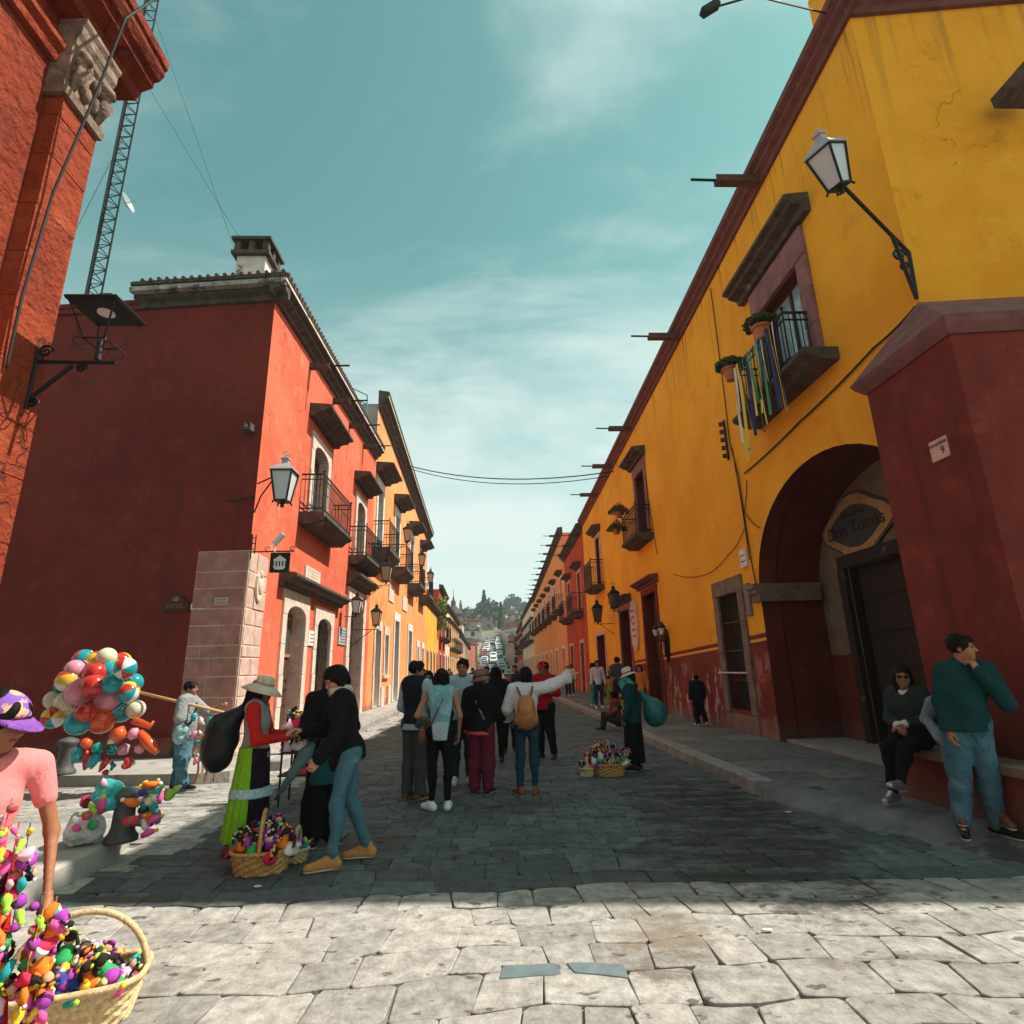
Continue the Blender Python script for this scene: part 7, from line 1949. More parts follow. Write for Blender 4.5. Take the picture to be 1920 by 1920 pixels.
def scatter(kind, label, group, pts, cat, s=(.9, 1.3), seed=1, up=.6):
    rr = random.Random(seed); src = {'doll': DOLLS, 'toy': TOYS}[kind]
    for i, p in enumerate(pts):
        o = inst({'doll': 'cloth_doll', 'toy': 'yarn_toy'}[kind], rr.choice(src), None, p, (rr.uniform(-up, up), rr.uniform(-up, up), rr.uniform(0, 6.28)))
        k = rr.uniform(*s); o.scale = (k, k, k); q_ = o.data.materials[1 if kind == 'doll' else 0]; ci = WC.index(q_)
        cn_ = ('crimson', 'orange', 'yellow', 'green', 'teal', 'navy', 'purple', 'magenta', 'white', 'dark red', 'pink', 'lime')[ci]
        tag(o, label.replace('small cloth doll', cn_+' skirted cloth doll').replace('bright yarn toy', cn_+' yarn toy').replace('cloth doll standing', cn_+' skirted doll standing'), cat, cn_+' '+group)
M_WICK = mat('wicker', (.46, .27, .09), .75, var=.45, scale=45, bump=.6, bscale=90, bdist=.006); M_WICKP = mat('pale_wicker', (.60, .44, .23), .75, var=.4, scale=45, bump=.6, bscale=90, bdist=.006)
def basket(label, loc, rx, ry, h, handle, m_, rz=0.0, sq=2.0, hz_=1.0, flare=1.18):
    """woven basket: rows of weave over stakes, rolled rim and arched handle"""
    root = empty('basket', loc, rz); tag(root, label, 'basket')
    n = 44; rows = max(6, int(h/.022))
    def P(t, f): 
        c_, s_ = math.cos(t), math.sin(t); e = 2.0/sq
        return (rx*f*math.copysign(abs(c_)**e, c_), ry*f*math.copysign(abs(s_)**e, s_))
    mb = MB(); vs = []
    for r_ in range(rows+1):
        f = 1/flare+(1-1/flare)*r_/rows
        for k in range(n):
            off = .006*(1 if (k//2+r_) % 2 else -1)/max(rx, ry)
            x_, y_ = P(2*PI*k/n, f+off); vs.append((x_, y_, h*r_/rows))
    fs = [(r_*n+k, r_*n+(k+1) % n, (r_+1)*n+(k+1) % n, (r_+1)*n+k) for r_ in range(rows) for k in range(n)]
    fs.append(tuple(range(n-1, -1, -1)))
    mb.add(vs, fs); mb.obj('weave', m_, root, fix=False)
    MB().tube([(*P(2*PI*k/40, 1.0), h) for k in range(40)], .016, 7, closed=True).obj('rim', m_, root, smooth=True)
    if handle:
        pts = [(0, ry*math.cos(PI*q/20), h*.8+handle*math.sin(PI*q/20)) if ry < rx*1.01 and hz_ else (rx*math.cos(PI*q/20), 0, h*.8+handle*math.sin(PI*q/20)) for q in range(21)]
        MB().tube(pts, .016, 8).obj('handle', m_, root, smooth=True)
    return root
def pile(c, rx, ry, z0, zh, n, seed, rz=0.0):
    rr = random.Random(seed); out = []
    for i in range(n):
        a = rr.uniform(0, 2*PI); e_ = math.sqrt(rr.random()); x_, y_ = rx*e_*math.cos(a), ry*e_*math.sin(a)
        out.append((c[0]+x_*math.cos(rz)-y_*math.sin(rz), c[1]+x_*math.sin(rz)+y_*math.cos(rz), z0+zh*(1-e_*e_)*rr.uniform(.35, 1.0)))
    return out
# big square basket in the left foreground
c = onz(165, 1915, 0); c = (c.x-.10, c.y+.02, 0)
basket('large pale square basket with arched handle full of toys in the left foreground', c, .31, .21, .18, .32, M_WICKP, rz=R(18), sq=3.6, hz_=0)
scatter('toy', 'bright yarn toy in the large square basket in the left foreground', 'toys in the foreground basket', pile(c, .26, .17, .12, .11, 100, 3, R(18)), 'toy', (.55, .95), 5, 1.4)
scatter('doll', 'small cloth doll in the large square basket in the left foreground', 'dolls in the foreground basket', pile(c, .24, .15, .13, .12, 22, 4, R(18)), 'doll', (.6, .9), 6, .8)
# oval basket before the hat vendor
c = onz(480, 1640, 0); c = (c.x, c.y+.10, 0)
basket('oval wicker basket heaped with dolls at the feet of the hat vendor', c, .25, .19, .17, .34, M_WICK, rz=R(12), sq=2.3)
scatter('doll', 'small cloth doll heaped in the oval basket at the hat vendor\'s feet', 'dolls in the oval basket', pile(c, .26, .19, .12, .20, 44, 8), 'doll', (.7, 1.0), 2, .9)
scatter('toy', 'bright yarn toy heaped in the oval basket at the hat vendor\'s feet', 'toys in the oval basket', pile(c, .27, .2, .12, .17, 26, 9), 'toy', (.7, 1.1), 3, 1.2)
c2 = onz(552, 1618, 0); basket('small pale basket with thin handle behind the oval doll basket', (c2.x, c2.y+.05, 0), .10, .09, .10, .20, M_WICKP)
scatter('toy', 'bright yarn toy in the small pale basket behind the oval one', 'toys in the small pale basket', pile((c2.x, c2.y+.05), .08, .07, .07, .06, 8, 12), 'toy', (.6, .9), 4, 1.0)
# baskets by the right vendor
c = onz(1145, 1455, 0); c = (c.x, c.y+.1, 0)
basket('round wicker basket heaped with dolls beside the vendor with teal shawl', c, .26, .22, .17, .36, M_WICK, sq=2.3)
scatter('doll', 'small cloth doll heaped in the round basket beside the teal-shawled vendor', 'dolls in the right basket', pile(c, .30, .25, .14, .22, 34, 15), 'doll', (.95, 1.3), 7, .9)
scatter('toy', 'bright yarn toy heaped in the round basket beside the teal-shawled vendor', 'toys in the right basket', pile(c, .3, .24, .13, .2, 22, 16), 'toy', (.7, 1.1), 8, 1.2)
c2 = onz(1102, 1456, 0); basket('tiny pale basket left of the right-hand doll basket', (c2.x, c2.y+.05, 0), .11, .09, .11, .18, M_WICKP)
scatter('doll', 'small cloth doll in the tiny pale basket on the right', 'dolls in the tiny pale basket', pile((c2.x, c2.y+.05), .08, .07, .07, .07, 6, 17), 'doll', (.7, .9), 9, .6)
# wares draped around the near bollard
bx_, by_ = pb.x, pb.y
pts = []; rr = random.Random(5)
for i in range(46):
    a = rr.uniform(-.6, 1.5) if i % 3 else rr.uniform(2.6, 4.2); r_ = rr.uniform(.15, .34); z = .17+rr.uniform(.1, .52)*(1.25-r_*1.6)
    pts.append((bx_+r_*math.cos(a), by_+r_*math.sin(a)-.05, z))
scatter('toy', 'bright yarn toy hung around the near bollard', 'toys hung on the near bollard', pts, 'toy', (.8, 1.3), 10, 1.4)
S = SDF((bx_-.45, by_-.4, .16), (bx_+.1, by_+.3, .80), .013); S.ell((bx_-.16, by_-.05, .56), (.13, .13, .15), 0); S.folds(.05, 26, 3); V, F = S.mesh()
tag(mesh_obj('plastic_bag', [(V, F, 0)], [mat('turq_plastic', (.05, .45, .42), .25, var=.5, scale=12)]), 'crumpled turquoise plastic bag slung on the near bollard', 'bag')
S = SDF((bx_-.6, by_-.4, .15), (bx_+.1, by_+.3, .62), .013); S.ell((bx_-.28, by_-.1, .30), (.15, .15, .14), 0); S.folds(.05, 24, 8); V, F = S.mesh()
tag(mesh_obj('plastic_bag', [(V, F, 0)], [mat('clear_plastic', (.55, .57, .57), .2, var=.4, scale=14, patch=(.4, .1, .12), pscale=10, pthr=.62)]), 'crumpled clear plastic bag at the foot of the near bollard', 'bag')
# sacks carried by the vendors
S = SDF((-3.3, 5.6, .5), (-2.3, 6.7, 1.6), .014); S.cone((-2.50, 6.14, 1.30), (-2.66, 6.12, 1.14), .05, .15, .05); S.ell((-2.70, 6.12, .95), (.165, .17, .24), .10); S.folds(.018, 16, 3, .4); V, F = S.mesh()
tag(mesh_obj('sack', [(V, F, 0)], [mat('black_plastic', (.010, .012, .012), .42, spec=.3, bump=.6, bscale=9, bdist=.05)]), 'bulging black plastic sack on the back of the hat vendor', 'sack')
S = SDF((2.1, 9.4, .5), (3.1, 10.5, 1.5), .015); S.cone((2.45, 9.85, 1.20), (2.58, 9.83, 1.0), .05, .12, .05); S.ell((2.64, 9.82, .88), (.19, .17, .21), .08); S.folds(.018, 16, 6, .4); V, F = S.mesh()
tag(mesh_obj('sack', [(V, F, 0)], [mat('teal_plastic', (.01, .15, .15), .4, spec=.4, bump=.6, bscale=9, bdist=.05)]), 'bulging teal sack hanging behind the right-hand vendor', 'sack')
# folded umbrella leaning between the vendor and the women
p0 = ony(516, 1500, 6.25); p1 = ony(588, 1392, 6.25)
mb = MB(); mb.tube([p0, p0.lerp(p1, .45), p0.lerp(p1, .8), p1], [.012, .045, .075, .03], 9); um = mb.obj('umbrella', cloth('umbrella_teal', (.13, .24, .26)), None, smooth=True); tag(um, 'folded grey-teal umbrella slanting between the hat vendor and two women', 'umbrella')
MB().tube([p1, p1+(p1-p0)*.12], .012, 6).obj('handle', M_WOOD, um)
# wares hung on the girl at the left edge and a long fringe of yarn
rr = random.Random(31)
gF = Vector((.788, -.616, 0)); gP = Vector((.616, .788, 0)); gC = Vector((-1.95, 2.46, 0))
def strand(p, z1, z0, label, k):
    st_ = empty('toy_string', (p.x, p.y, z1)); tag(st_, label, 'toys', 'strings of toys on the girl' if 'chest' in label else 'strings of toys on her arm')
    MB().tube([(0, 0, 0), (rr.uniform(-.02, .02), rr.uniform(-.02, .02), (z0-z1)*.5), (0, 0, z0-z1)], .0022, 5).obj('cord', WC[(k*5+1) % 12], st_)
    z = -.02
    while z > z0-z1:
        me = rr.choice((TOYS[0], TOYS[1], TOYS[2], TOYS[7], TOYS[10], TOYS[4], TOYS[11], TOYS[0], TOYS[6]) if rr.random() < .85 else DOLLS); q = rr.uniform(.32, .62)
        inst('toy', me, st_, (rr.uniform(-.022, .022), rr.uniform(-.022, .022), z), (rr.uniform(-.9, .9), rr.uniform(2.3, 3.9), rr.uniform(0, 6)), (q, q, q)); z -= rr.uniform(.025, .045)
for i in range(9):
    s_ = -.17+.036*i; p = gC+gF*(.165-.5*s_*s_)+gP*s_
    strand(p, rr.uniform(1.02, 1.2), rr.uniform(.42, .62), 'string of bright yarn toys on the chest of the girl in purple cap', i)
for i in range(6):
    p = gC+gF*rr.uniform(.10, .24)+gP*rr.uniform(.15, .30); strand(p, rr.uniform(.80, .86), rr.uniform(.38, .5), 'string of bright yarn toys below the arm of the girl in purple cap', i)
for i in range(12):
    x_ = -2.0+rr.uniform(-.10, .2); y_ = 2.16+rr.uniform(-.05, .08); z1_ = rr.uniform(.6, .85); L_ = rr.uniform(.3, .6); ci = (0, 0, 0, 7, 0, 1, 4, 6)[i % 8]
    mb = MB(); mb.tube([(x_, y_, z1_), (x_+.01, y_-.01, z1_-L_*.5), (x_+rr.uniform(-.03, .03), y_, z1_-L_)], [.008, .020, .026], 7)
    tag(mb.obj('tassel', WC[ci], None, smooth=True), 'long yarn tassel hanging from the girl\'s sash at the left edge', 'tassel', 'tassels on the girl')
# toy stand behind the hat vendor
st = empty('toy_stand', (-2.4, 8.3, 0)); tag(st, 'low wire stand of dolls and trinkets behind the hat vendor', 'stand')
mb = MB()
for a in (-.35, .35):
    for b in (-.2, .2): mb.tube([(a, b, 0), (a, b, .95)], .014, 6)
mb.obj('legs', M_IRON, st)
for z in (.35, .62, .9): MB().box((-.38, -.22, z), (.38, .22, z+.02)).obj('shelf', M_WOOD, st)
pts = []
for z in (.37, .64, .92):
    for i in range(12): pts.append((-2.4+rr.uniform(-.34, .34), 8.3+rr.uniform(-.18, .18), z))
scatter('doll', 'cloth doll standing on the wire toy stand behind the hat vendor', 'dolls on the toy stand', pts, 'doll', (1.1, 1.6), 19, .15)
# ================================================================== balloons
def ball_mat(name, cols, stripes=True, dots=None):
    M_ = bpy.data.materials.new(name); M_.use_nodes = True; n = M_.node_tree.nodes; l = M_.node_tree.links; b = n['Principled BSDF']
    b.inputs['Roughness'].default_value = .16; b.inputs['Specular IOR Level'].default_value = .6
    if stripes:
        t = n.new('ShaderNodeTexCoord'); g = n.new('ShaderNodeTexGradient'); g.gradient_type = 'RADIAL'; l.new(t.outputs['Object'], g.inputs[0])
        r_ = n.new('ShaderNodeValToRGB'); r_.color_ramp.interpolation = 'CONSTANT'; l.new(g.outputs[0], r_.inputs[0])
        while len(r_.color_ramp.elements) < 6: r_.color_ramp.elements.new(.5)
        for i in range(6): r_.color_ramp.elements[i].position = i/6; r_.color_ramp.elements[i].color = (*cols[i % len(cols)], 1)
        l.new(r_.outputs[0], b.inputs['Base Color'])
    elif dots:
        t = n.new('ShaderNodeTexCoord'); v = n.new('ShaderNodeTexVoronoi'); v.inputs['Scale'].default_value = 7; l.new(t.outputs['Object'], v.inputs['Vector'])
        r_ = n.new('ShaderNodeValToRGB'); r_.color_ramp.interpolation = 'CONSTANT'; l.new(v.outputs['Distance'], r_.inputs[0])
        r_.color_ramp.elements[0].color = (*dots, 1); r_.color_ramp.elements[1].position = .24; r_.color_ramp.elements[1].color = (*cols[0], 1); l.new(r_.outputs[0], b.inputs['Base Color'])
    else: b.inputs['Base Color'].default_value = (*cols[0], 1)
    return M_
Rd, Yl, Wh, Tl, Pk, Or, Gn, Cr = (.55, .03, .02), (.75, .48, .04), (.72, .72, .70), (.01, .30, .34), (.75, .28, .38), (.72, .10, .02), (.01, .28, .22), (.72, .66, .45)
BM = [ball_mat('beach_ball_a', (Rd, Yl, Wh, Tl)), ball_mat('beach_ball_b', (Wh, Tl, Rd)), ball_mat('ball_orange_dots', (Or,), False, (.03, .02, .02)), ball_mat('ball_teal', (Tl,), False), ball_mat('ball_pink', (Pk,), False), ball_mat('ball_teal_dots', (Tl,), False, (.01, .02, .02)),
      ball_mat('ball_cream_dots', (Cr,), False, (.03, .03, .03)), ball_mat('ball_red', (Rd,), False), ball_mat('ball_green', (Gn,), False), ball_mat('ball_yellow', (Cr,), False), ball_mat('ball_red_dots', (Rd,), False, (.03, .01, .01))]
bun = empty('balloon_bunch', (-6.1, 9.35, 1.0)); tag(bun, 'big bunch of inflatable balls and toys on the seller\'s pole', 'balloons')
spots = [(157,1238,36,1),(182,1240,34,0),(200,1232,30,9),(140,1255,30,4),(227,1242,32,0),(235,1253,34,1),(127,1275,36,0),(178,1262,34,10),(205,1258,30,3),(222,1283,40,8),(250,1280,30,3),(118,1285,26,8),(150,1295,44,4),(240,1298,34,0),(100,1312,28,9),(127,1318,40,6),(205,1310,44,4),(170,1322,36,2),(100,1345,34,0),(147,1355,38,3),(190,1350,42,2),(228,1330,40,5),(255,1330,28,6),(175,1285,36,7),(210,1282,32,3),(160,1335,30,10)]
me_b = MB().ball((0, 0, 0), 1.0, 24, 16); bo = me_b.obj('balloon', BM[0], None, smooth=True); 
rr = random.Random(2)
for i, (px, py, dpx, mi) in enumerate(spots):
    yb = 9.3+rr.uniform(-.28, .28); p = ony(px, py, yb); r_ = dpx/2/1074*yb*1.10
    me = bo.data.copy(); me.materials.clear(); me.materials.append(BM[mi])
    o = inst('balloon', me, bun, Vector(p)-Vector(bun.location), (rr.uniform(0, 3), rr.uniform(0, 3), rr.uniform(0, 6)), (r_, r_, r_*.97))
bpy.data.objects.remove(bo)
mb = MB(); pe = ony(262, 1299, 9.35)-Vector(bun.location)
for i, (px, py, dpx, mi) in enumerate(spots): mb.tube([ony(px, py, 9.3)-Vector(bun.location), pe], .004, 4)
tag(mb.obj('strings', M_WHITE, bun), kind='stuff')
# long inflatables and small toys hanging below
def sausage(pts, rad, m_, name='inflatable_toy'):
    pts = [Vector(p)-Vector(bun.location) for p in pts]; MB().tube(pts, rad, 12).obj(name, m_, bun, smooth=True)
sausage([ony(262, 1372, 9.2), ony(280, 1395, 9.2), ony(294, 1412, 9.2)], [.05, .085, .04], BM[2] if False else ball_mat('infl_orange', (Or,), False))
sausage([ony(250, 1350, 9.2), ony(282, 1362, 9.25), ony(288, 1352, 9.25)], [.06, .045, .02], MATS.get('x') or bpy.data.materials['infl_orange'])
for (px, py, dx_, dy_, r_, mi) in ((150,1400,-14,32,.05,3),(166,1420,-8,24,.04,7),(185,1415,-22,24,.05,3),(200,1425,-14,22,.035,7),(215,1375,20,4,.09,2),(245,1372,14,8,.07,4),(228,1400,10,12,.07,4),(240,1420,2,20,.05,7),(180,1395,6,18,.06,8),(206,1400,8,14,.05,5),(258,1398,6,14,.05,4),(232,1432,4,10,.035,1),(196,1445,4,8,.035,7),(160,1385,4,20,.06,2),(210,1385,4,8,.06,6)):
    yb = 9.25+rr.uniform(-.15, .15); r_ *= 1.35; sausage([ony(px, py, yb), ony(px+dx_*.5, py+dy_*.5, yb), ony(px+dx_, py+dy_, yb)], [r_*.7, r_, r_*.3], BM[mi])
    sausage([ony(px+8, py+4, yb+.1), ony(px+8-dx_*.4, py+dy_*.5, yb+.1), ony(px-dx_*.5, py+dy_*.9, yb+.1)], [r_*.5, r_*.8, r_*.3], BM[(mi*3+1) % 11])
# net bag of toys in front of the seller
pole = MB().tube([ony(240, 1293, 9.35), ony(420, 1336, 9.35)], .022, 8).obj('pole', mat('bamboo', (.55, .30, .12), .5), None, smooth=True); tag(pole, 'long wooden pole over the balloon seller\'s shoulder', 'pole')
hb = empty('toy_bundle', tuple(ony(395, 1375, 9.3))); tag(hb, 'bundle of small inflatable toys hanging from the front of the pole', 'toys')
for i in range(34):
    px, py = rr.uniform(365, 420), rr.uniform(1335, 1420); yb = 9.3+rr.uniform(-.1, .1); p = ony(px, py, yb)-Vector(hb.location); r_ = rr.uniform(.02, .055)
    MB().tube([p, p+Vector((rr.uniform(-.03, .03), 0, -r_*1.2)), p+Vector((rr.uniform(-.05, .05), 0, -r_*2.6))], [r_*.7, r_, r_*.4], 8).obj('toy', BM[rr.choice((3, 4, 9, 9, 8, 1, 2))], hb, smooth=True)
for i in range(5):
    p = ony(372+i*8, 1420, 9.3)-Vector(hb.location); MB().tube([p, p+Vector((.02, 0, -.18)), p+Vector((0, 0, -.34))], [.012, .016, .01], 6).obj('streamer', BM[9] if i % 2 else BM[2], hb, smooth=True)
# bits of litter
for px, py in ((483, 1663), (1440, 1745), (1478, 1523)):
    p = onz(px, py, .006); o = MB().prism(blob((0, 0), .035, .02, 7, int(px), .3), .0, .006, 'z').obj('paper_scrap', M_WHITE, None); o.location = (p.x, p.y, gz(p.x, p.y)+.008); tag(o, 'scrap of white paper lying on the paving', 'litter', 'paper scraps')
# ================================================================== the hill at the end of the street
def hillz(x, y):
    base = np.clip((y-108)/330.0, 0, None)**1.12*39 if y < 470 else 39*((470-108)/330.0)**1.12 + (y-470)*0.02
    return float(base + (3.5*math.sin(x*0.011+1)+2.5*math.sin(x*0.027+y*0.01))*min(1, max(0, (y-150)/200)))
xs = np.concatenate([np.linspace(-900, -160, 22), np.linspace(-150, 150, 61), np.linspace(160, 900, 22)]); ys = np.concatenate([np.linspace(104, 480, 76), np.linspace(500, 1500, 12)])
M_HILL = mat('hill_scrub', (.17, .16, .09), .95, var=.4, scale=.06, patch=(.30, .25, .18), pscale=.05, pthr=.52)
def hz2(x, y):
    z = hillz(x, y)
    if abs(x) < 5 and y < 330: z = hillz(0, y)
    return z-.03 if y < 140 else z
hill = tag(sheet('hill', xs, ys, hz2, M_HILL), kind='structure')
rd = tag(sheet('hill_road', np.linspace(-3.4, 3.4, 3), np.linspace(106, 238, 40), lambda x, y: hillz(0, y)+.12, mat('far_cobble', (.13, .135, .13), .9, var=.3, scale=.5)), kind='structure')
# houses on the hill
HW = [mat('hh_%d' % i, c_, .9, var=.15, scale=.4) for i, c_ in enumerate(((.46, .40, .33), (.45, .25, .17), (.38, .11, .07), (.58, .54, .48), (.48, .32, .19), (.24, .22, .20), (.55, .36, .29)))]
M_HWIN = mat('hh_window', (.04, .045, .05), .3)
random.seed(77)
nh = 0
def hill_house(x, y, w, d, h, m_, lab, grp, z=None):
    z = hillz(x, y)-1.0 if z is None else z
    root = empty('hillside_house', (x, y, z), random.uniform(-.25, .25)); tag(root, lab, 'house', grp)
    MB().box((-w/2, -d/2, 0), (w/2, d/2, h+1)).obj('wall', m_, root, fix=False)
    MB().box((-w/2-.25, -d/2-.25, h+1), (w/2+.25, d/2+.25, h+1.35)).obj('roof', M_TILE if random.random() < .4 else HW[5], root, fix=False)
    n = max(1, int(w/3.2))
    for k in range(n):
        for zz in ([1.9] if h < 5 else [1.9, 4.9]):
            cx_ = -w/2+w*(k+.5)/n; MB().box((cx_-.55, -d/2-.06, zz), (cx_+.55, -d/2+.02, zz+1.4)).obj('window', M_HWIN, root, fix=False)
names = ('pale stone', 'salmon', 'red', 'white', 'ochre', 'grey', 'pink')
for i in range(270):
    y = random.uniform(205, 470); x = random.uniform(-.15, .13)*y + random.uniform(-6, 6)
    if abs(x) < 7+4 and y < 255: x += 14*(1 if x > 0 else -1)
    mi = random.choice((0, 0, 1, 2, 3, 3, 4, 5, 6)); 
    hill_house(x, y, random.uniform(5, 9.5), random.uniform(5, 8), random.choice((2.6, 3.0, 3.2, 5.4)), HW[mi], 'small %s house among many on the distant hillside' % names[mi], '%s houses on the hill' % names[mi])
for s_, x0 in ((-1, -7.2), (1, 7.2)):
    y = 134
    while y < 236:
        w = random.uniform(9, 15); mi = random.choice((1, 4, 6, 3, 0, 2))
        hill_house(x0+s_*1.0, y+w/2, 7, w-.2, random.choice((4, 5.5, 6.2)), HW[mi], '%s house lining the street where it climbs the hill' % names[mi], '%s houses lining the climbing street' % names[mi], z=hillz(0, y)-1.2)
        y += w
# big landmark house with a white roof terrace
hill_house(9, 372, 13, 9, 6, HW[2], 'broad red house with a pale roof terrace high on the hill', None); 
# trees on the hill
M_TLEAF = mat('tree_leaf', (.085, .115, .06), .8, var=.6, scale=.5)
M_TLEAF2 = mat('tree_leaf_dark', (.055, .085, .055), .8, var=.6, scale=.5)
def crown_mesh(rx, rz, n, ls, seed, m_, cone=False):
    rr = random.Random(seed); mb = MB()
    lobes = [(rr.uniform(-.5, .5)*rx, rr.uniform(-.5, .5)*rx, rr.uniform(-.5, .5)*rz, rr.uniform(.35, .65)) for _ in range(9)]
    for k in range(n):
        if cone:
            t = rr.random(); a = rr.uniform(0, 6.28); e_ = rx*(1-t)**.7*rr.uniform(.5, 1); p = Vector((e_*math.cos(a), e_*math.sin(a), (t*2-1)*rz))
        else:
            L = rr.choice(lobes); v = Vector((rr.gauss(0, 1), rr.gauss(0, 1), rr.gauss(0, 1))).normalized(); e_ = rr.random()**.35*L[3]
            p = Vector((L[0]+v.x*rx*e_, L[1]+v.y*rx*e_, L[2]+v.z*rz*e_))
        d = Vector((rr.gauss(0, 1), rr.gauss(0, 1), rr.gauss(0, 1))).normalized(); u_ = d.orthogonal().normalized()*ls*rr.uniform(.6, 1.3); w_2 = d.cross(u_).normalized()*ls*.7
        mb.add([p-u_, p+w_2, p+u_, p-w_2], [(0,1,2,3)])
    o = mb.obj('crown', m_, None, fix=False); me = o.data; bpy.data.objects.remove(o); return me
CR = [crown_mesh(3.2, 2.6, 700, .5, 1, M_TLEAF), crown_mesh(3.6, 3.2, 800, .52, 2, M_TLEAF2), crown_mesh(1.6, 5.0, 600, .45, 3, M_TLEAF2, True)]
tk = MB().tube([(0, 0, -1), (.1, 0, 2), (0, .1, 4.5)], [.30, .22, .12], 7); tko = tk.obj('trunk', M_WOOD, None); TK = tko.data; bpy.data.objects.remove(tko)
def tree(x, y, s, kind, lab, grp, z=None):
    root = empty('tree', (x, y, hillz(x, y) if z is None else z), random.uniform(0, 6)); tag(root, lab, 'tree', grp); root.scale = (s, s, s)
    inst('crown', CR[kind], root, (0, 0, 4.6 if kind < 2 else 5.5)); inst('trunk', TK, root)
for i in range(130):
    y = random.uniform(200, 480) if i < 80 else random.uniform(440, 500); x = random.uniform(-.2, .18)*y
    if abs(x) < 9 and y < 245: continue
    k = random.choice((0, 0, 0, 1, 1, 2)); tree(x, y, random.uniform(.7, 1.25), k, ('light green broad tree', 'dark green broad tree', 'dark green pointed cypress')[k]+' among many on the distant hillside', ('light broad trees', 'dark broad trees', 'pointed trees')[k]+' on the hill')
for (px, y, s, k, lab) in ((915, 300, 1.9, 1, 'largest dark tree mass in the middle of the hill'), (930, 305, 1.6, 1, 'dark tree right of the largest tree on the hill'), (908, 298, 1.7, 2, 'tall dark cypress left of the largest tree on the hill'), (962, 470, 2.3, 1, 'round tree standing above the hill skyline'), (952, 478, 1.7, 0, 'lighter tree beside the round skyline tree'), (985, 480, 1.5, 1, 'dark skyline tree near the right-hand roofs'), (900, 292, 1.4, 1, 'dark tree left of the cypress on the hill')):
    p = ony(px, 1200, y); tree(p.x, y, s, k, lab, None)
# church spire beyond the left houses
p = ony(850, 1165, 120); sp = empty('church_tower', (p.x, 120, 0)); tag(sp, 'small domed church tower with finial beyond the left-hand roofs', 'tower')
zb = p.z
MB().box((-2.0, -2.0, 0), (2.0, 2.0, zb-1)).obj('tower_wall', M_CREAM, sp)
mb = MB(); mb.lathe([(1.7, zb-1), (1.7, zb+1.2), (1.9, zb+1.3), (1.9, zb+1.6), (1.3, zb+2.2), (.8, zb+2.9), (.5, zb+3.2), (.5, zb+4.0), (.25, zb+4.4), (.06, zb+5.2), (.04, zb+6.6)], 10); mb.obj('dome', M_DARKSTONE, sp)
# plants spilling from the red roof on the left, and finial
mb = MB(); rr = random.Random(9)
for k in range(520):
    p = Vector((XL+.35+rr.uniform(-.3, .45), 54.2+rr.uniform(-.9, .9), 7.0+rr.uniform(-1.7, 1.3))); d = Vector((rr.gauss(0, 1), rr.gauss(0, 1), rr.gauss(0, 1))).normalized(); u_ = d.orthogonal().normalized()*.16; w_2 = d.cross(u_).normalized()*.09
    mb.add([p-u_, p+w_2, p+u_, p-w_2], [(0,1,2,3)])
vine = empty('vine'); tag(vine, 'yellow-green vine hanging at the edge of the narrow red house', 'plant'); mb.obj('foliage', M_LEAFY, vine, fix=False); MB().tube([(XL+.2, 54.2, 8.3), (XL+.3, 54.1, 6)], .05, 6).obj('stem', M_WOOD, vine)
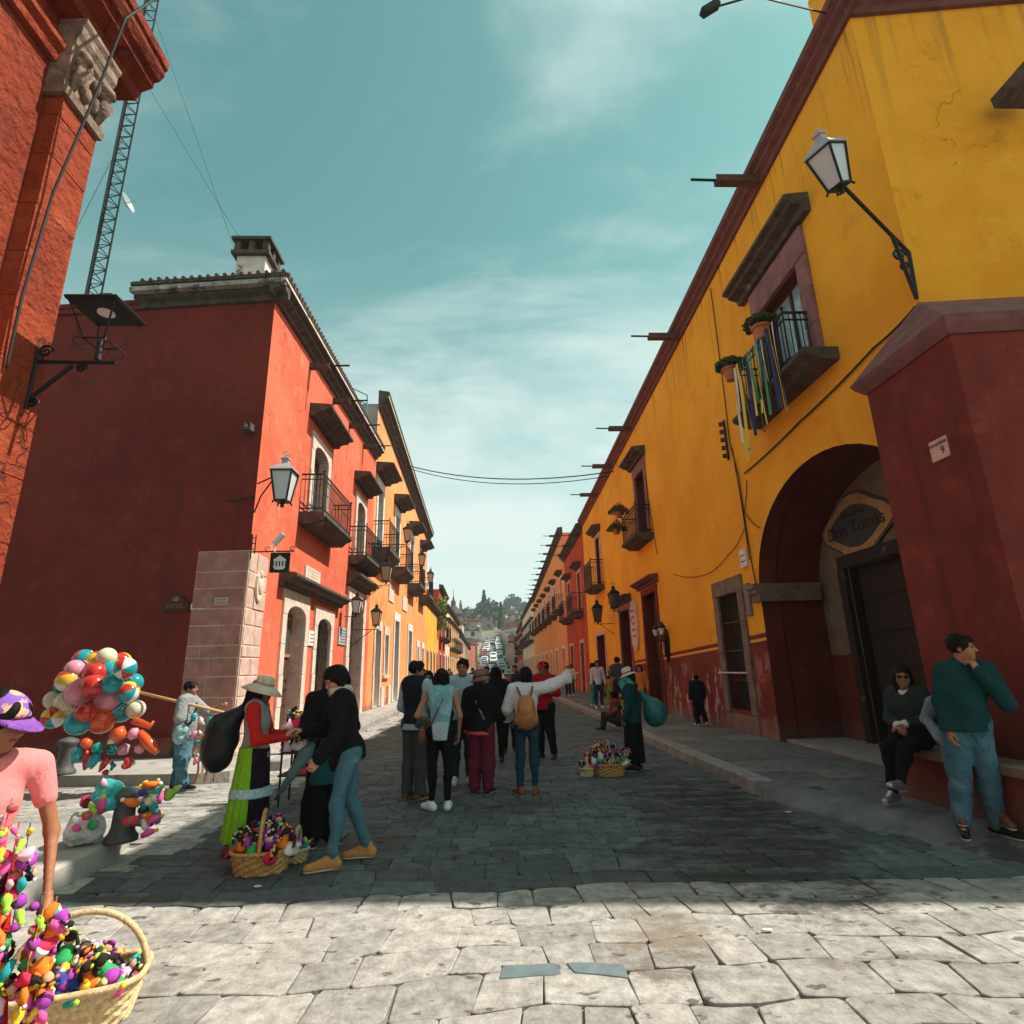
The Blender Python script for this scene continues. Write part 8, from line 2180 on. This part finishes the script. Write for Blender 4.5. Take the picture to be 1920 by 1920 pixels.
# ================================================================== cars climbing the street
def car_proto():
    root = empty('parked_car')
    prof = [(-2.1, .35), (-2.15, .75), (-1.95, .95), (-1.35, 1.02), (-.75, 1.48), (.75, 1.50), (1.35, 1.05), (2.0, .90), (2.15, .70), (2.1, .35)]
    mb = MB(); n = len(prof)
    ring_ = lambda w: [(w*(.80 if z > 1.1 else 1), y, z) for y, z in prof]
    mb.add(ring_(-.86)+ring_(.86), [(i, (i+1) % n, n+(i+1) % n, n+i) for i in range(n)]+[tuple(range(n)), tuple(n+i for i in reversed(range(n)))]); mb.obj('body', M_WHITE, root)
    for a, b in (((-.72, 1.09), (-1.30, 1.06)),): pass
    MB().add([(-.66, -1.325, 1.06), (.66, -1.325, 1.06), (.60, -.80, 1.46), (-.60, -.80, 1.46)], [(0,1,2,3)]).obj('windscreen', M_GLASS, root)
    MB().add([(-.66, 1.33, 1.08), (.66, 1.33, 1.08), (.60, .80, 1.48), (-.60, .80, 1.48)], [(0,1,2,3)]).obj('rear_window', M_GLASS, root)
    for s_ in (-1, 1):
        MB().add([(s_*.80, -1.1, 1.10), (s_*.80, 1.15, 1.12), (s_*.70, .72, 1.42), (s_*.70, -.70, 1.42)], [(0,1,2,3)]).obj('side_window', M_GLASS, root)
        for y in (-1.35, 1.35): MB().tube([(s_*.72, y, .32), (s_*.90, y, .32)], .32, 14).obj('wheel', M_BLACK, root)
        MB().cbox((s_*.62-.16, -2.19, .62), (s_*.62+.16, -2.12, .78), .02).obj('headlight', M_FROST, root)
    return root
proto = car_proto(); CC = [('white', M_WHITE), ('silver', mat('car_silver', (.45, .47, .48), .3, metal=.6)), ('grey', mat('car_grey', (.18, .20, .21), .3, metal=.4)), ('dark blue', mat('car_blue', (.03, .06, .12), .3)), ('red', mat('car_red', (.40, .03, .03), .3))]
random.seed(5)
first = True
for i in range(34):
    y = 98+i*5.6 if i < 20 else 112+(i-20)*7.5; x = -1.9+random.uniform(-.25, .25) if i < 20 else 1.9+random.uniform(-.25, .25)
    if i % 7 == 3: x = .2
    c_ = proto if first else copy_tree(proto); first = False
    nm, m_ = CC[random.choice((0, 0, 0, 1, 1, 2, 3, 4))]
    c_.location = (x, y, hillz(0, y)+.13 if y > 108 else 0); sl = math.atan((hillz(0, y+2)-hillz(0, y-2))/4) if y > 110 else 0; c_.rotation_euler = (sl, 0, 0)
    for ch in c_.children:
        if ch.name.startswith('body'): ch.data = ch.data.copy(); ch.data.materials[0] = m_
    tag(c_, '%s car in the queue of cars climbing the far street' % nm, 'car', '%s cars on the far street' % nm)

# ================================================================== thin air that pales the far hill
M_AIR = bpy.data.materials.new('air'); M_AIR.use_nodes = True
an_ = M_AIR.node_tree.nodes; an_.clear()
ao = an_.new('ShaderNodeOutputMaterial'); av = an_.new('ShaderNodeVolumePrincipled')
av.inputs['Color'].default_value = (0.80, 0.88, 0.90, 1); av.inputs['Density'].default_value = 0.00055; av.inputs['Anisotropy'].default_value = 0.2
M_AIR.node_tree.links.new(av.outputs[0], ao.inputs['Volume'])
tag(MB().box((-4100, -3100, -1.2), (4100, 5100, 75)).obj('haze', M_AIR), kind='stuff')
